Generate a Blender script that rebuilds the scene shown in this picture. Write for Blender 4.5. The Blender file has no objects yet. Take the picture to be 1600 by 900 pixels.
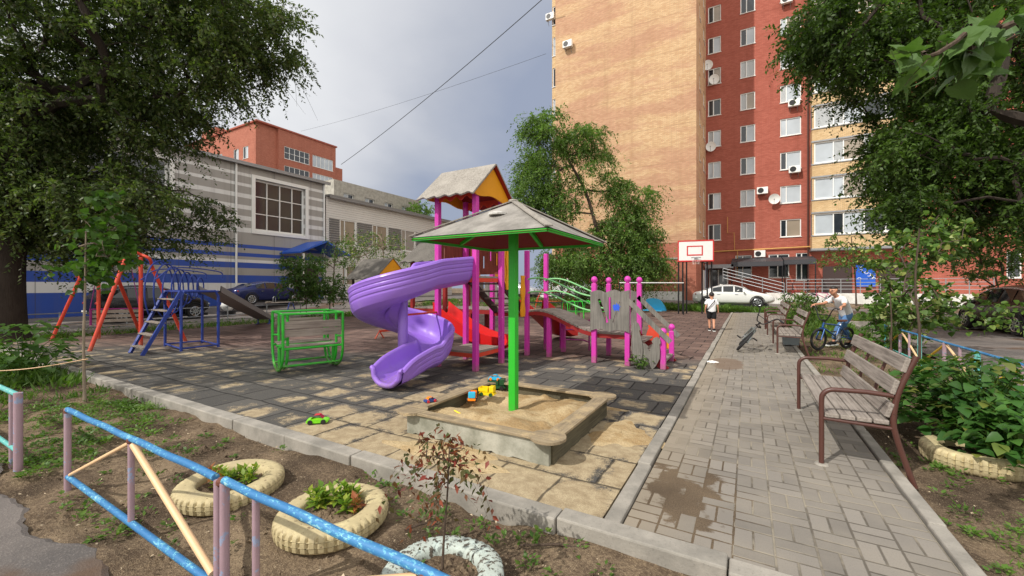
import bpy, math, random
import numpy as np
from mathutils import Vector, Matrix
R = math.radians
PI = math.pi
rnd = random.Random(7)
SC = bpy.context.scene
COL = SC.collection
# ---------------------------------------------------------------- camera geometry (metres, world z up)
EYE, FPX, UC, VC, YAW = 1.55, 642.0, 800.0, 447.0, R(29.8)
CY, SY = math.cos(YAW), math.sin(YAW)

def sstep(a, b, x):
    t = min(1.0, max(0.0, (x - a) / (b - a)))
    return t * t * (3 - 2 * t)

def zg(x, y):
    """height of the ground: level yard, rising gently towards the buildings"""
    d = y * CY - x * SY
    return 0.55 * sstep(23.5, 31.0, d)

def at(u, v, d):
    lat = (u - UC) / FPX * d
    return Vector((lat * CY - d * SY, lat * SY + d * CY, EYE + (VC - v) / FPX * d))

def gp(u, v, z=0.0):
    return at(u, v, (EYE - z) * FPX / (v - VC))

def onY(u, v, Y):
    t = (u - UC) / FPX
    d = Y / (t * SY + CY)
    return at(u, v, d)

def onX(u, v, X):
    t = (u - UC) / FPX
    d = X / (t * CY - SY)
    return at(u, v, d)

# ---------------------------------------------------------------- mesh builder
class MB:
    def __init__(s):
        s.v = []; s.f = []; s.m = []; s.cur = 0
    def add(s, vs, fs):
        o = len(s.v)
        s.v += [tuple(p) for p in vs]
        s.f += [tuple(i + o for i in f) for f in fs]
        s.m += [s.cur] * len(fs)
        return s
    def box(s, c, d, rz=0.0, mat=None):
        x, y, z = d[0] / 2, d[1] / 2, d[2] / 2
        vs = [Vector((a * x, b * y, e * z)) for e in (-1, 1) for b in (-1, 1) for a in (-1, 1)]
        M = Matrix.Translation(Vector(c)) @ (mat if mat is not None else Matrix.Rotation(rz, 4, 'Z'))
        return s.add([M @ p for p in vs], [(0, 2, 3, 1), (4, 5, 7, 6), (0, 1, 5, 4), (2, 6, 7, 3), (0, 4, 6, 2), (1, 3, 7, 5)])
    def span(s, a, b):
        """axis aligned box between two corners"""
        return s.box([(a[i] + b[i]) / 2 for i in range(3)], [abs(b[i] - a[i]) for i in range(3)])
    def beam(s, p, q, w, h, up=(0, 0, 1)):
        p, q = Vector(p), Vector(q); z = (q - p); L = z.length; z.normalize()
        x = z.cross(Vector(up))
        if x.length < 1e-4: x = z.cross(Vector((1, 0, 0)))
        x.normalize(); y = x.cross(z) * -1
        M = Matrix((x, y, z)).transposed().to_4x4()
        return s.box((p + q) / 2, (w, h, L), mat=M)
    def tube(s, pts, r, n=8, closed=False, caps=True):
        P = [Vector(p) for p in pts]; k = len(P)
        rr = r if isinstance(r, (list, tuple)) else [r] * k
        T = []
        for i in range(k):
            a = P[(i - 1) % k] if (closed or i > 0) else P[i]
            b = P[(i + 1) % k] if (closed or i < k - 1) else P[i]
            t = b - a
            T.append(t.normalized() if t.length > 1e-9 else Vector((0, 0, 1)))
        u = T[0].cross(Vector((0, 0, 1)))
        if u.length < 1e-3: u = T[0].cross(Vector((1, 0, 0)))
        u.normalize(); vs = []
        for i in range(k):
            u = u - T[i] * u.dot(T[i])
            if u.length < 1e-6: u = T[i].cross(Vector((0.3, 0.5, 0.8)))
            u.normalize(); w = T[i].cross(u)
            for j in range(n):
                a = 2 * PI * j / n
                vs.append(P[i] + (u * math.cos(a) + w * math.sin(a)) * rr[i])
        fs = []
        for i in range(k if closed else k - 1):
            i2 = (i + 1) % k
            for j in range(n):
                j2 = (j + 1) % n
                fs.append((i * n + j, i * n + j2, i2 * n + j2, i2 * n + j))
        if caps and not closed:
            fs.append(tuple(range(n - 1, -1, -1))); fs.append(tuple((k - 1) * n + j for j in range(n)))
        return s.add(vs, fs)
    def lathe(s, prof, c=(0, 0, 0), n=16, mat=None):
        """profile of (radius, height) pairs turned about z"""
        M = Matrix.Translation(Vector(c)) @ (mat if mat is not None else Matrix.Identity(4))
        vs = []; fs = []; k = len(prof)
        for r, z in prof:
            for j in range(n):
                a = 2 * PI * j / n
                vs.append(M @ Vector((r * math.cos(a), r * math.sin(a), z)))
        for i in range(k - 1):
            for j in range(n):
                j2 = (j + 1) % n
                fs.append((i * n + j, i * n + j2, (i + 1) * n + j2, (i + 1) * n + j))
        fs.append(tuple(range(n - 1, -1, -1))); fs.append(tuple((k - 1) * n + j for j in range(n)))
        return s.add(vs, fs)
    def ball(s, c, r, n=10, sq=(1, 1, 1)):
        prof = [(max(1e-3, math.sin(PI * i / n)), -math.cos(PI * i / n)) for i in range(n + 1)]
        M = Matrix.Diagonal((r * sq[0], r * sq[1], r * sq[2], 1))
        return s.lathe(prof, c, 2 * n, M)
    def prism(s, poly, t, M):
        """2D outline (x, y) thickened by t along local z, then placed by M"""
        k = len(poly)
        vs = [M @ Vector((x, y, z)) for z in (-t / 2, t / 2) for x, y in poly]
        fs = [tuple(range(k - 1, -1, -1)), tuple(range(k, 2 * k))]
        for i in range(k):
            j = (i + 1) % k
            fs.append((i, j, k + j, k + i))
        return s.add(vs, fs)
    def grid(s, P, closed=False):
        nu = len(P); nv = len(P[0])
        vs = [p for row in P for p in row]; fs = []
        for i in range(nu - 1):
            for j in range(nv if closed else nv - 1):
                j2 = (j + 1) % nv
                fs.append((i * nv + j, i * nv + j2, (i + 1) * nv + j2, (i + 1) * nv + j))
        return s.add(vs, fs)
    def build(s, name, mats, parent=None, loc=None, world=False, bevel=0.0, smooth=False, label=None, cat=None, group=None, kind=None, sub=0):
        off = Vector((0, 0, 0))
        if world:
            r = parent
            while r is not None and r.parent is not None: r = r.parent
            off = r.location.copy() if r is not None else (Vector(loc) if loc is not None else Vector((0, 0, 0)))
        me = bpy.data.meshes.new(name)
        me.from_pydata([(p[0] - off.x, p[1] - off.y, p[2] - off.z) for p in s.v], [], s.f)
        ml = mats if isinstance(mats, (list, tuple)) else [mats]
        for m in ml: me.materials.append(m)
        if len(ml) > 1: me.polygons.foreach_set('material_index', s.m)
        if smooth:
            me.polygons.foreach_set('use_smooth', [True] * len(me.polygons))
            try: me.set_sharp_from_angle(angle=R(40))
            except Exception: pass
        me.validate(); me.update()
        o = bpy.data.objects.new(name, me); COL.objects.link(o)
        if parent is not None: o.parent = parent
        if loc is not None: o.location = loc
        if bevel:
            b = o.modifiers.new('Bevel', 'BEVEL'); b.width = bevel; b.segments = 2; b.limit_method = 'ANGLE'
        if sub:
            b = o.modifiers.new('Sub', 'SUBSURF'); b.levels = sub; b.render_levels = sub
        tag(o, label, cat, group, kind)
        return o

def tag(o, label=None, cat=None, group=None, kind=None):
    if label: o['label'] = label
    if cat: o['category'] = cat
    if group: o['group'] = group
    if kind: o['kind'] = kind
    return o

def thing(name, label, cat, loc=(0, 0, 0), rz=0.0, group=None):
    o = bpy.data.objects.new(name, None); COL.objects.link(o)
    o.empty_display_size = 0.2
    o.location = loc; o.rotation_euler = (0, 0, rz)
    return tag(o, label, cat, group)

def copy_tree(o, parent=None):
    c = o.copy(); COL.objects.link(c)
    if parent is not None: c.parent = parent
    for ch in list(o.children): copy_tree(ch, c)
    return c

def ring(c, r, n=20, a0=0.0, a1=2 * PI, ax=(1, 0, 0), ay=(0, 0, 1)):
    c, ax, ay = Vector(c), Vector(ax), Vector(ay)
    return [c + ax * (r * math.cos(a0 + (a1 - a0) * i / n)) + ay * (r * math.sin(a0 + (a1 - a0) * i / n)) for i in range(n + 1)]

def smooth_path(pts, k=5):
    """Catmull-Rom through points"""
    P = [Vector(p) for p in pts]; out = []
    for i in range(len(P) - 1):
        a = P[i - 1] if i > 0 else P[i] * 2 - P[i + 1]
        b, c = P[i], P[i + 1]
        d = P[i + 2] if i + 2 < len(P) else P[i + 1] * 2 - P[i]
        for j in range(k):
            t = j / k
            out.append(0.5 * ((2 * b) + (c - a) * t + (2 * a - 5 * b + 4 * c - d) * t * t + (3 * b - a - 3 * c + d) * t ** 3))
    out.append(P[-1]); return out

# ---------------------------------------------------------------- materials
def S(r, g, b):
    f = lambda c: (c / 255 / 12.92) if c <= 10 else ((c / 255 + 0.055) / 1.055) ** 2.4
    return (f(r), f(g), f(b), 1.0)

class NT:
    def __init__(s, name):
        s.m = bpy.data.materials.new(name); s.m.use_nodes = True
        s.t = s.m.node_tree; s.t.nodes.clear()
        s.out = s.t.nodes.new('ShaderNodeOutputMaterial')
        s.p = s.t.nodes.new('ShaderNodeBsdfPrincipled')
        s.t.links.new(s.p.outputs[0], s.out.inputs[0])
    def n(s, typ, ins=None, **pr):
        nd = s.t.nodes.new('ShaderNode' + typ)
        for k, v in pr.items(): setattr(nd, k, v)
        for k, v in (ins or {}).items(): s.set(nd.inputs[k], v)
        return nd
    def set(s, sock, v):
        if isinstance(v, bpy.types.NodeSocket): s.t.links.new(v, sock)
        elif isinstance(v, bpy.types.Node): s.t.links.new(v.outputs[0], sock)
        else: sock.default_value = v
    def math(s, op, a, b=None, c=None, clamp=False):
        nd = s.n('Math', operation=op, use_clamp=clamp)
        s.set(nd.inputs[0], a)
        if b is not None: s.set(nd.inputs[1], b)
        if c is not None: s.set(nd.inputs[2], c)
        return nd.outputs[0]
    def mix(s, f, a, b, blend='MIX'):
        nd = s.n('Mix', data_type='RGBA', blend_type=blend)
        s.set(nd.inputs[0], f); s.set(nd.inputs[6], a); s.set(nd.inputs[7], b)
        return nd.outputs[2]
    def mixf(s, f, a, b):
        nd = s.n('Mix', data_type='FLOAT')
        s.set(nd.inputs[0], f); s.set(nd.inputs[2], a); s.set(nd.inputs[3], b)
        return nd.outputs[0]
    def noise(s, vec, scale, detail=4.0, rough=0.55, dist=0.0):
        nd = s.n('TexNoise', {'Scale': scale, 'Detail': detail, 'Roughness': rough, 'Distortion': dist})
        if vec is not None: s.set(nd.inputs['Vector'], vec)
        return nd.outputs[0]
    def step(s, x, a, b):
        nd = s.n('MapRange', interpolation_type='SMOOTHSTEP', clamp=True)
        s.set(nd.inputs[0], x); s.set(nd.inputs[1], a); s.set(nd.inputs[2], b)
        return nd.outputs[0]
    def pos(s):
        return s.n('NewGeometry').outputs['Position']
    def obj(s):
        return s.n('TexCoord').outputs['Object']
    def sep(s, v):
        nd = s.n('SeparateXYZ'); s.set(nd.inputs[0], v); return nd.outputs
    def vec(s, x=0.0, y=0.0, z=0.0):
        nd = s.n('CombineXYZ'); s.set(nd.inputs[0], x); s.set(nd.inputs[1], y); s.set(nd.inputs[2], z); return nd.outputs[0]
    def scalev(s, v, sc):
        nd = s.n('VectorMath', operation='MULTIPLY'); s.set(nd.inputs[0], v); nd.inputs[1].default_value = sc; return nd.outputs[0]
    def bump(s, h, strength=0.3, dist=0.02):
        nd = s.n('Bump', {'Strength': strength, 'Distance': dist}); s.set(nd.inputs['Height'], h)
        s.t.links.new(nd.outputs[0], s.p.inputs['Normal'])
    def fin(s, col, rough=0.6, metal=0.0, spec=0.5):
        s.set(s.p.inputs['Base Color'], col); s.set(s.p.inputs['Roughness'], rough)
        s.set(s.p.inputs['Metallic'], metal); s.set(s.p.inputs['Specular IOR Level'], spec)
        return s.m

def dk(c, k): return (c[0] * k, c[1] * k, c[2] * k, 1.0)

def m_plain(name, col, rough=0.5, var=0.18, scale=6.0, bump=0.0, metal=0.0, wear=None, wear_at=0.62, wscale=18.0, spec=0.5, stretch=(1, 1, 1), grime=0.0):
    """one paint, plastic or cloth: slight tone changes and, if asked, chips of another colour"""
    t = NT(name); o = t.scalev(t.obj(), stretch)
    n1 = t.noise(o, scale, 5)
    c = t.mix(n1, dk(col, 1 - var), dk(col, 1 + var))
    n2 = t.noise(o, scale * 7, 3)
    rg = t.mixf(n2, max(0.03, rough - 0.1), min(1, rough + 0.12))
    if wear is not None:
        n3 = t.noise(o, wscale, 6, 0.65)
        w = t.step(n3, wear_at, wear_at + 0.05)
        c = t.mix(w, c, wear)
        rg = t.mixf(w, rg, 0.85)
    if grime:                                  # soil splashed up from the ground and smeared, rubbed patches
        x, y, z = t.sep(t.pos()); n4 = t.noise(t.pos(), 13, 6, 0.7); n5 = t.noise(t.scalev(t.pos(), (1, 1, .35)), 5, 6, 0.7)
        g = t.math('ADD', t.math('MULTIPLY', t.step(z, 0.34, -0.05), 0.8), t.math('MULTIPLY', t.math('SUBTRACT', n4, 0.5), 1.6))
        c = t.mix(t.math('MULTIPLY', t.step(g, 0.25, 0.75), grime), c, S(128, 108, 84))
        c = t.mix(t.math('MULTIPLY', t.step(n5, 0.5, 0.72), grime * .6), c, t.mix(0.6, c, S(150, 142, 136)))
        rg = t.mixf(t.step(n5, 0.45, 0.65), rg, 0.75)
    if bump: t.bump(n2, bump, 0.01)
    return t.fin(c, rg, metal, spec)

def m_wood(name, a, b, axis=0, scale=3.0, crack=0.5):
    t = NT(name)
    st = [26.0, 26.0, 26.0]; st[axis] = 1.2
    v = t.scalev(t.obj(), tuple(s * scale / 3 for s in st))
    g = t.noise(v, 2.0, 6, 0.65, 0.4)
    big = t.noise(t.obj(), 3.0, 3)
    c = t.mix(t.step(g, 0.3, 0.7), a, b)
    c = t.mix(t.step(big, 0.35, 0.75), c, t.mix(0.5, c, dk(b, 1.15)))
    cr = t.step(g, 0.33, 0.27)
    c = t.mix(t.math('MULTIPLY', cr, crack), c, dk(a, 0.3))
    t.bump(g, 0.4, 0.006)
    return t.fin(c, 0.85, 0, 0.25)

def m_leaf(name, cols, rough=0.5, trans=0.35):
    t = NT(name)
    rp = t.n('NewGeometry').outputs['Random Per Island']
    cr = t.n('ValToRGB'); t.set(cr.inputs[0], rp)
    el = cr.color_ramp.elements
    while len(el) < len(cols): el.new(0.5)
    for i, c in enumerate(cols):
        el[i].position = i / max(1, len(cols) - 1); el[i].color = c
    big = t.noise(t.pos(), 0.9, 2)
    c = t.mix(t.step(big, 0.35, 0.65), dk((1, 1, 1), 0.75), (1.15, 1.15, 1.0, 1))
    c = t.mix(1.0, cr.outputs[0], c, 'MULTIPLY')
    t.fin(c, rough, 0, 0.35)
    tr = t.n('BsdfTranslucent'); t.set(tr.inputs[0], t.mix(1.0, c, (1.3, 1.5, 0.6, 1), 'MULTIPLY'))
    mx = t.n('MixShader', {0: trans}); t.t.links.new(t.p.outputs[0], mx.inputs[1]); t.t.links.new(tr.outputs[0], mx.inputs[2])
    t.t.links.new(mx.outputs[0], t.out.inputs[0])
    return t.m

def m_brick(name, cols, mortar, big=None, bw=0.25, bh=0.077, gap=0.009, stain=0.25):
    """bricks laid on any wall that faces along x or y; cols = two brick tones"""
    t = NT(name); x, y, z = t.sep(t.pos())
    v = t.vec(t.math('ADD', x, y), z, 0.0)
    br = t.n('TexBrick', {'Vector': v, 'Color1': cols[0], 'Color2': cols[1], 'Mortar': mortar, 'Scale': 1.0, 'Mortar Size': gap,
                          'Mortar Smooth': 0.2, 'Bias': 0.0, 'Brick Width': bw, 'Row Height': bh})
    c = br.outputs[0]
    if big is not None:                       # bands of another batch of brick
        w = t.noise(t.vec(t.math('MULTIPLY', x, 0.12), t.math('MULTIPLY', y, 0.12), t.math('MULTIPLY', z, 0.55)), 1.0, 4, 0.6)
        br2 = t.n('TexBrick', {'Vector': v, 'Color1': big[0], 'Color2': big[1], 'Mortar': mortar, 'Scale': 1.0, 'Mortar Size': gap,
                               'Mortar Smooth': 0.2, 'Bias': 0.0, 'Brick Width': bw, 'Row Height': bh})
        c = t.mix(t.step(w, 0.42, 0.58), c, br2.outputs[0])
    n = t.noise(t.pos(), 0.7, 5, 0.6)
    c = t.mix(t.math('MULTIPLY', t.step(n, 0.45, 0.8), stain), c, dk(cols[0], 0.55))
    # damp streaks running down and a faint course line at every floor slab
    st = t.noise(t.vec(t.math('MULTIPLY', t.math('ADD', x, y), 1.3), z, 0.0) if False else t.scalev(t.pos(), (1.6, 1.6, .07)), 1.0, 5, 0.65)
    c = t.mix(t.math('MULTIPLY', t.step(st, 0.52, 0.75), stain * 1.3), c, dk(cols[0], 0.6))
    sl_ = t.step(t.math('PINGPONG', t.math('ADD', z, 0.30), 1.39), 0.05, 0.02)
    c = t.mix(t.math('MULTIPLY', sl_, 0.28), c, dk(cols[0], 0.5))
    t.bump(t.math('MULTIPLY', br.outputs['Fac'], -1.0), 0.5, 0.01)
    return t.fin(c, 0.85, 0, 0.25)
# ---------------------------------------------------------------- palette
M = {}
M['pink'] = m_plain('pink_paint', S(200, 54, 162), 0.42, 0.12, 3, 0.05, wear=S(205, 160, 185), wear_at=0.64, wscale=30, grime=.55)
M['purple'] = m_plain('purple_plastic', S(148, 108, 206), 0.33, 0.08, 2.0, 0.02, wear=S(172, 142, 214), wear_at=0.69, wscale=8, grime=.5)
M['green'] = m_plain('green_paint', S(44, 178, 44), 0.38, 0.10, 4, 0.03, wear=S(70, 110, 60), wear_at=0.66, wscale=26, grime=.5)
M['pale_green'] = m_plain('pale_green_paint', S(120, 190, 120), 0.5, 0.15, 4)
M['orange'] = m_plain('orange_paint', S(206, 66, 40), 0.45, 0.12, 4, wear=S(110, 50, 40), wear_at=0.66, grime=.4)
M['dark_red'] = m_plain('dark_red_paint', S(140, 26, 24), 0.55, 0.15, 4)
M['red_plastic'] = m_plain('red_plastic', S(206, 24, 24), 0.4, 0.1, 3)
M['yellow'] = m_plain('yellow_paint', S(222, 150, 16), 0.5, 0.15, 3, wear=S(150, 90, 20), wear_at=0.66)
M['navy'] = m_plain('navy_paint', S(30, 54, 132), 0.6, 0.15, 4, wear=S(70, 80, 110), wear_at=0.68)
M['black_paint'] = m_plain('black_paint', S(26, 26, 28), 0.45, 0.2, 4)
M['brown_metal'] = m_plain('brown_metal', S(82, 50, 42), 0.42, 0.15, 5, wear=S(70, 40, 30), wear_at=0.64)
M['magenta'] = m_plain('magenta_paint', S(150, 40, 120), 0.45, 0.15, 5)
M['grey_metal'] = m_plain('grey_metal', S(150, 152, 154), 0.45, 0.12, 5, metal=0.4)
M['white'] = m_plain('white_paint', S(232, 232, 228), 0.5, 0.06, 3)
M['rubber'] = m_plain('rubber', S(30, 30, 31), 0.75, 0.2, 10)
M['chrome'] = m_plain('bright_metal', S(190, 192, 196), 0.25, 0.05, 4, metal=0.9)
M['plank'] = m_wood('weathered_plank', S(108, 100, 93), S(156, 147, 138), 1)
M['plank_x'] = m_wood('weathered_plank_lengthwise', S(114, 104, 94), S(160, 150, 138), 0)
M['panel'] = m_wood('weathered_panel', S(94, 91, 86), S(130, 126, 119), 2, 2.0, 0.5)
M['roof_wood'] = m_wood('roof_plywood', S(122, 116, 108), S(164, 158, 149), 2, 2.2, 0.6)
M['roof_shaded'] = m_wood('shaded_roof_plywood', S(80, 77, 72), S(112, 107, 101), 2, 2.2, 0.6)  # darker copy of the roof plywood, shade put into its colour
M['brown_wood'] = m_wood('red_brown_panel', S(96, 44, 36), S(132, 66, 54), 2)
def m_ledge(name, axis):
    m = m_wood(name, S(112, 100, 82), S(158, 142, 116), axis, 3.0, 0.8); t = NT.__new__(NT); t.m = m; t.t = m.node_tree
    p = next(n for n in t.t.nodes if n.type == 'BSDF_PRINCIPLED'); l = p.inputs['Base Color'].links[0].from_socket
    n = t.noise(t.pos(), 5, 6, 0.65); f = t.noise(t.pos(), 130, 2)
    k = t.step(t.math('ADD', t.math('MULTIPLY', n, .7), t.math('MULTIPLY', f, .35)), .53, .66)
    t.set(p.inputs['Base Color'], t.mix(t.math('MULTIPLY', k, .65), l, t.mix(f, S(176, 150, 108), S(214, 192, 150)))); return m
M['ledge'] = m_ledge('sandy_ledge', 0)
M['shaded_board'] = m_wood('shaded_board', S(64, 60, 48), S(98, 92, 74), 1, 3.0)  # brown-green wood, darkened so the boards' shade sits in the colour
M['tread'] = m_wood('grey_tread', S(112, 102, 94), S(150, 140, 130), 0)
M['concrete'] = None

def glass(name, col, rough=0.06):
    t = NT(name)
    n = t.noise(t.pos(), 0.8, 2)
    return t.fin(t.mix(n, dk(col, 0.7), dk(col, 1.3)), rough, 0.0, 0.8)
M['glass'] = glass('dark_glass', S(40, 46, 52))
def m_blind():
    t = NT('blinds_behind_glass'); x, y, z = t.sep(t.pos()); s = t.step(t.math('PINGPONG', z, 0.045), 0.010, 0.022)
    return t.fin(t.mix(s, S(96, 100, 104), S(196, 200, 200)), 0.15, 0, 0.7)
M['blind'] = m_blind()
M['drape'] = glass('warm_drape_glass', S(150, 138, 122), 0.12)
M['curtain'] = glass('curtained_glass', S(176, 184, 190), 0.12)
M['car_glass'] = glass('car_glass', S(22, 26, 30), 0.04)

def m_fence():
    """old pipe paint worn through in flakes to pale turquoise"""
    t = NT('worn_blue_pipe'); o = t.obj()
    n = t.noise(t.scalev(o, (.45, 1, 1)), 70, 10, 0.75, 0.4); n2 = t.noise(o, 5, 5)
    c = t.mix(n2, S(38, 98, 156), S(70, 136, 182))
    f = t.math('ADD', t.math('MULTIPLY', n, 0.75), t.math('MULTIPLY', n2, 0.3))
    c = t.mix(t.step(f, 0.555, 0.60), c, S(104, 178, 200))
    c = t.mix(t.step(f, 0.615, 0.65), c, S(190, 206, 200))
    c = t.mix(t.step(f, 0.40, 0.36), c, S(24, 62, 120))
    t.bump(f, 0.3, 0.003)
    return t.fin(c, 0.5)
M['fence_blue'] = m_fence()
M['fence_pink'] = m_plain('worn_pink_pipe', S(160, 134, 142), 0.55, 0.18, 9, 0.05, wear=S(140, 150, 176), wear_at=0.56, wscale=14)
M['fence_cream'] = m_plain('cream_pipe', S(226, 188, 144), 0.5, 0.1, 8, 0.03, wear=S(130, 80, 50), wear_at=0.7, wscale=40)
M['fence_turq'] = m_plain('turquoise_pipe', S(96, 176, 170), 0.5, 0.15, 8, wear=S(190, 205, 200), wear_at=0.58, wscale=26)
M['fence_yellow'] = m_plain('yellow_pipe', S(222, 180, 40), 0.5, 0.1, 8)
M['tyre_cream'] = m_plain('cream_painted_tyre', S(208, 194, 148), 0.7, 0.12, 6, 0.25, wear=S(128, 110, 82), wear_at=0.61, wscale=26, grime=.4)
M['tyre_white'] = m_plain('flaking_white_tyre', S(194, 210, 203), 0.75, 0.15, 6, 0.25, wear=S(60, 64, 62), wear_at=0.52, wscale=30, stretch=(1, 1, .6), grime=.3)

def m_concrete(name, a, b, sand=0.0):
    t = NT(name); p = t.pos()
    n = t.noise(p, 3.0, 8, 0.65); f = t.noise(p, 60, 4, 0.7)
    c = t.mix(t.step(n, 0.3, 0.7), a, b)
    c = t.mix(t.math('MULTIPLY', t.step(f, 0.55, 0.75), 0.5), c, dk(a, 0.55))
    t.bump(t.math('ADD', t.math('MULTIPLY', n, 0.5), t.math('MULTIPLY', f, 0.25)), 0.5, 0.02)
    return t.fin(c, 0.9, 0, 0.25)
M['concrete'] = m_concrete('kerb_concrete', S(130, 126, 118), S(164, 158, 148))
M['side_board'] = m_concrete('flaking_whitewashed_board', S(124, 124, 110), S(178, 176, 163))
M['grey_block'] = m_concrete('streaked_concrete', S(150, 146, 136), S(184, 180, 168))
M['plinth'] = m_concrete('white_plinth', S(206, 204, 198), S(232, 230, 224))

def m_sand():
    t = NT('sand'); p = t.pos()
    n = t.noise(p, 2.2, 6, 0.6, 0.5); f = t.noise(p, 160, 3, 0.7)
    c = t.mix(t.step(n, 0.42, 0.58), S(170, 142, 100), S(200, 178, 138))
    c = t.mix(t.step(f, 0.35, 0.7), c, t.mix(0.55, c, S(130, 106, 74)))
    c = t.mix(t.math('MULTIPLY', t.step(t.noise(p, 240, 1), 0.62, 0.7), 0.6), c, S(232, 220, 190))
    t.bump(t.math('ADD', t.noise(p, 26, 5, 0.6), t.math('MULTIPLY', f, 0.3)), 0.7, 0.03)
    return t.fin(c, 0.95, 0, 0.15)
M['sand'] = m_sand()

def m_dirt(name='soil', a=S(78, 65, 53), b=S(112, 95, 78), dry=S(156, 136, 110)):
    t = NT(name); p = t.pos()
    n = t.noise(p, 1.1, 8, 0.62, 0.3); f = t.noise(p, 38, 6, 0.7); g = t.noise(p, 170, 2, 0.6)
    c = t.mix(t.step(n, 0.35, 0.6), a, b)
    m = t.math('ADD', t.math('MULTIPLY', n, 0.55), t.math('MULTIPLY', f, 0.45))
    c = t.mix(t.math('MULTIPLY', t.step(m, 0.46, 0.60), 0.75), c, dry)
    c = t.mix(t.math('MULTIPLY', t.step(g, 0.60, 0.68), 0.7), c, S(204, 184, 152))
    c = t.mix(t.math('MULTIPLY', t.step(g, 0.36, 0.28), 0.7), c, dk(a, 0.4))
    t.bump(t.math('ADD', f, t.math('MULTIPLY', g, 0.4)), 0.8, 0.04)
    return t.fin(c, 0.95, 0, 0.15)
M['dirt'] = m_dirt()

def m_asphalt():
    t = NT('asphalt'); p = t.pos()
    n = t.noise(p, 0.8, 7, 0.6); f = t.noise(p, 90, 3, 0.7)
    c = t.mix(t.step(n, 0.3, 0.7), S(86, 82, 80), S(124, 116, 110))
    c = t.mix(t.math('MULTIPLY', t.step(f, 0.5, 0.75), 0.45), c, S(160, 152, 144))
    w = t.noise(p, 0.35, 5, 0.6)
    c = t.mix(t.step(w, 0.56, 0.62), c, S(98, 80, 66))
    t.bump(f, 0.6, 0.01)
    return t.fin(c, t.mixf(t.step(w, 0.5, 0.66), 0.9, 0.45), 0, 0.3)
M['asphalt'] = m_asphalt()

def m_tiles():
    """half-metre rubber tiles, blackish near and reddish far, with sand lying in their hollows"""
    t = NT('rubber_tiles'); p = t.pos(); x, y, z = t.sep(p)
    s = 0.52
    wob = t.math('MULTIPLY', t.math('SUBTRACT', t.noise(p, 1.3, 2), 0.5), 0.10)
    fy = t.math('DIVIDE', t.math('ADD', y, wob), s)
    row = t.math('FLOOR', fy)
    fx = t.math('ADD', t.math('DIVIDE', t.math('ADD', x, wob), s), t.math('MULTIPLY', t.math('FLOORED_MODULO', row, 2.0), 0.5))
    lx = t.math('FRACT', fx); ly = t.math('FRACT', fy)
    ex = t.math('MINIMUM', lx, t.math('SUBTRACT', 1.0, lx)); ey = t.math('MINIMUM', ly, t.math('SUBTRACT', 1.0, ly))
    e = t.math('MINIMUM', ex, ey)
    wn = t.n('TexWhiteNoise', noise_dimensions='3D'); t.set(wn.inputs[0], t.vec(t.math('FLOOR', fx), row, 0.0))
    tid = wn.outputs[0]
    far = t.step(t.math('ADD', t.math('SUBTRACT', y, t.math('MULTIPLY', x, 0.38)), t.math('MULTIPLY', t.noise(p, 0.5, 3), 2.0)), 9.6, 11.6)
    g1 = t.mix(tid, S(70, 69, 67), S(98, 95, 90)); g2 = t.mix(tid, S(88, 68, 63), S(114, 92, 84))
    base = t.mix(far, g1, g2)
    gr = t.noise(p, 120, 2, 0.7)
    base = t.mix(t.math('MULTIPLY', t.step(gr, 0.5, 0.7), 0.55), base, S(138, 130, 118))
    # sand: thick round the sandbox, thinner away, more in the middle of a tile
    dx = t.math('DIVIDE', t.math('SUBTRACT', x, -2.3), 2.2); dy = t.math('DIVIDE', t.math('SUBTRACT', y, 3.2), 1.9)
    dd = t.math('SQRT', t.math('ADD', t.math('MULTIPLY', dx, dx), t.math('MULTIPLY', dy, dy)))
    near = t.math('SUBTRACT', 1.0, t.step(dd, 0.25, 1.65))
    n = t.noise(p, 1.6, 7, 0.62, 0.4); n2 = t.noise(p, 9, 6, 0.7)
    mid = t.step(e, 0.02, 0.30)
    sm = t.math('ADD', t.math('MULTIPLY', near, 0.45), t.math('MULTIPLY', mid, 0.26))
    sm = t.math('ADD', sm, t.math('MULTIPLY', t.math('SUBTRACT', n, 0.5), 1.15))
    sm = t.math('ADD', sm, t.math('MULTIPLY', t.math('SUBTRACT', n2, 0.5), 0.6))
    sm = t.math('ADD', sm, t.math('MULTIPLY', t.math('SUBTRACT', tid, 0.5), 0.16))
    sm = t.math('ADD', sm, t.math('MULTIPLY', t.math('SUBTRACT', t.noise(p, 75, 3, 0.7), 0.5), 0.55))
    k = t.math('MULTIPLY', t.step(sm, 0.22, 0.40), t.mixf(far, 0.92, 0.22))
    sc = t.mix(t.step(n2, 0.35, 0.65), S(160, 142, 112), S(194, 177, 144))
    sc = t.mix(t.step(gr, 0.40, 0.62), t.mix(0.5, sc, S(120, 104, 80)), sc)
    sc = t.mix(far, sc, S(160, 128, 110))
    c = t.mix(k, base, sc)
    seam = t.step(t.math('ADD', e, t.math('MULTIPLY', t.math('SUBTRACT', n2, 0.5), 0.05)), 0.032, 0.012)
    c = t.mix(t.math('MULTIPLY', seam, t.mixf(near, 0.9, 0.7)), c, S(34, 32, 30))
    h = t.math('ADD', t.math('MULTIPLY', t.step(e, 0.0, 0.06), 0.5), t.math('MULTIPLY', gr, 0.14))
    h = t.math('ADD', h, t.math('MULTIPLY', t.math('MULTIPLY', k, n2), 0.3))
    t.bump(h, 0.55, 0.02)
    return t.fin(c, 0.9, 0, 0.25)
M['tiles'] = m_tiles()

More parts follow.
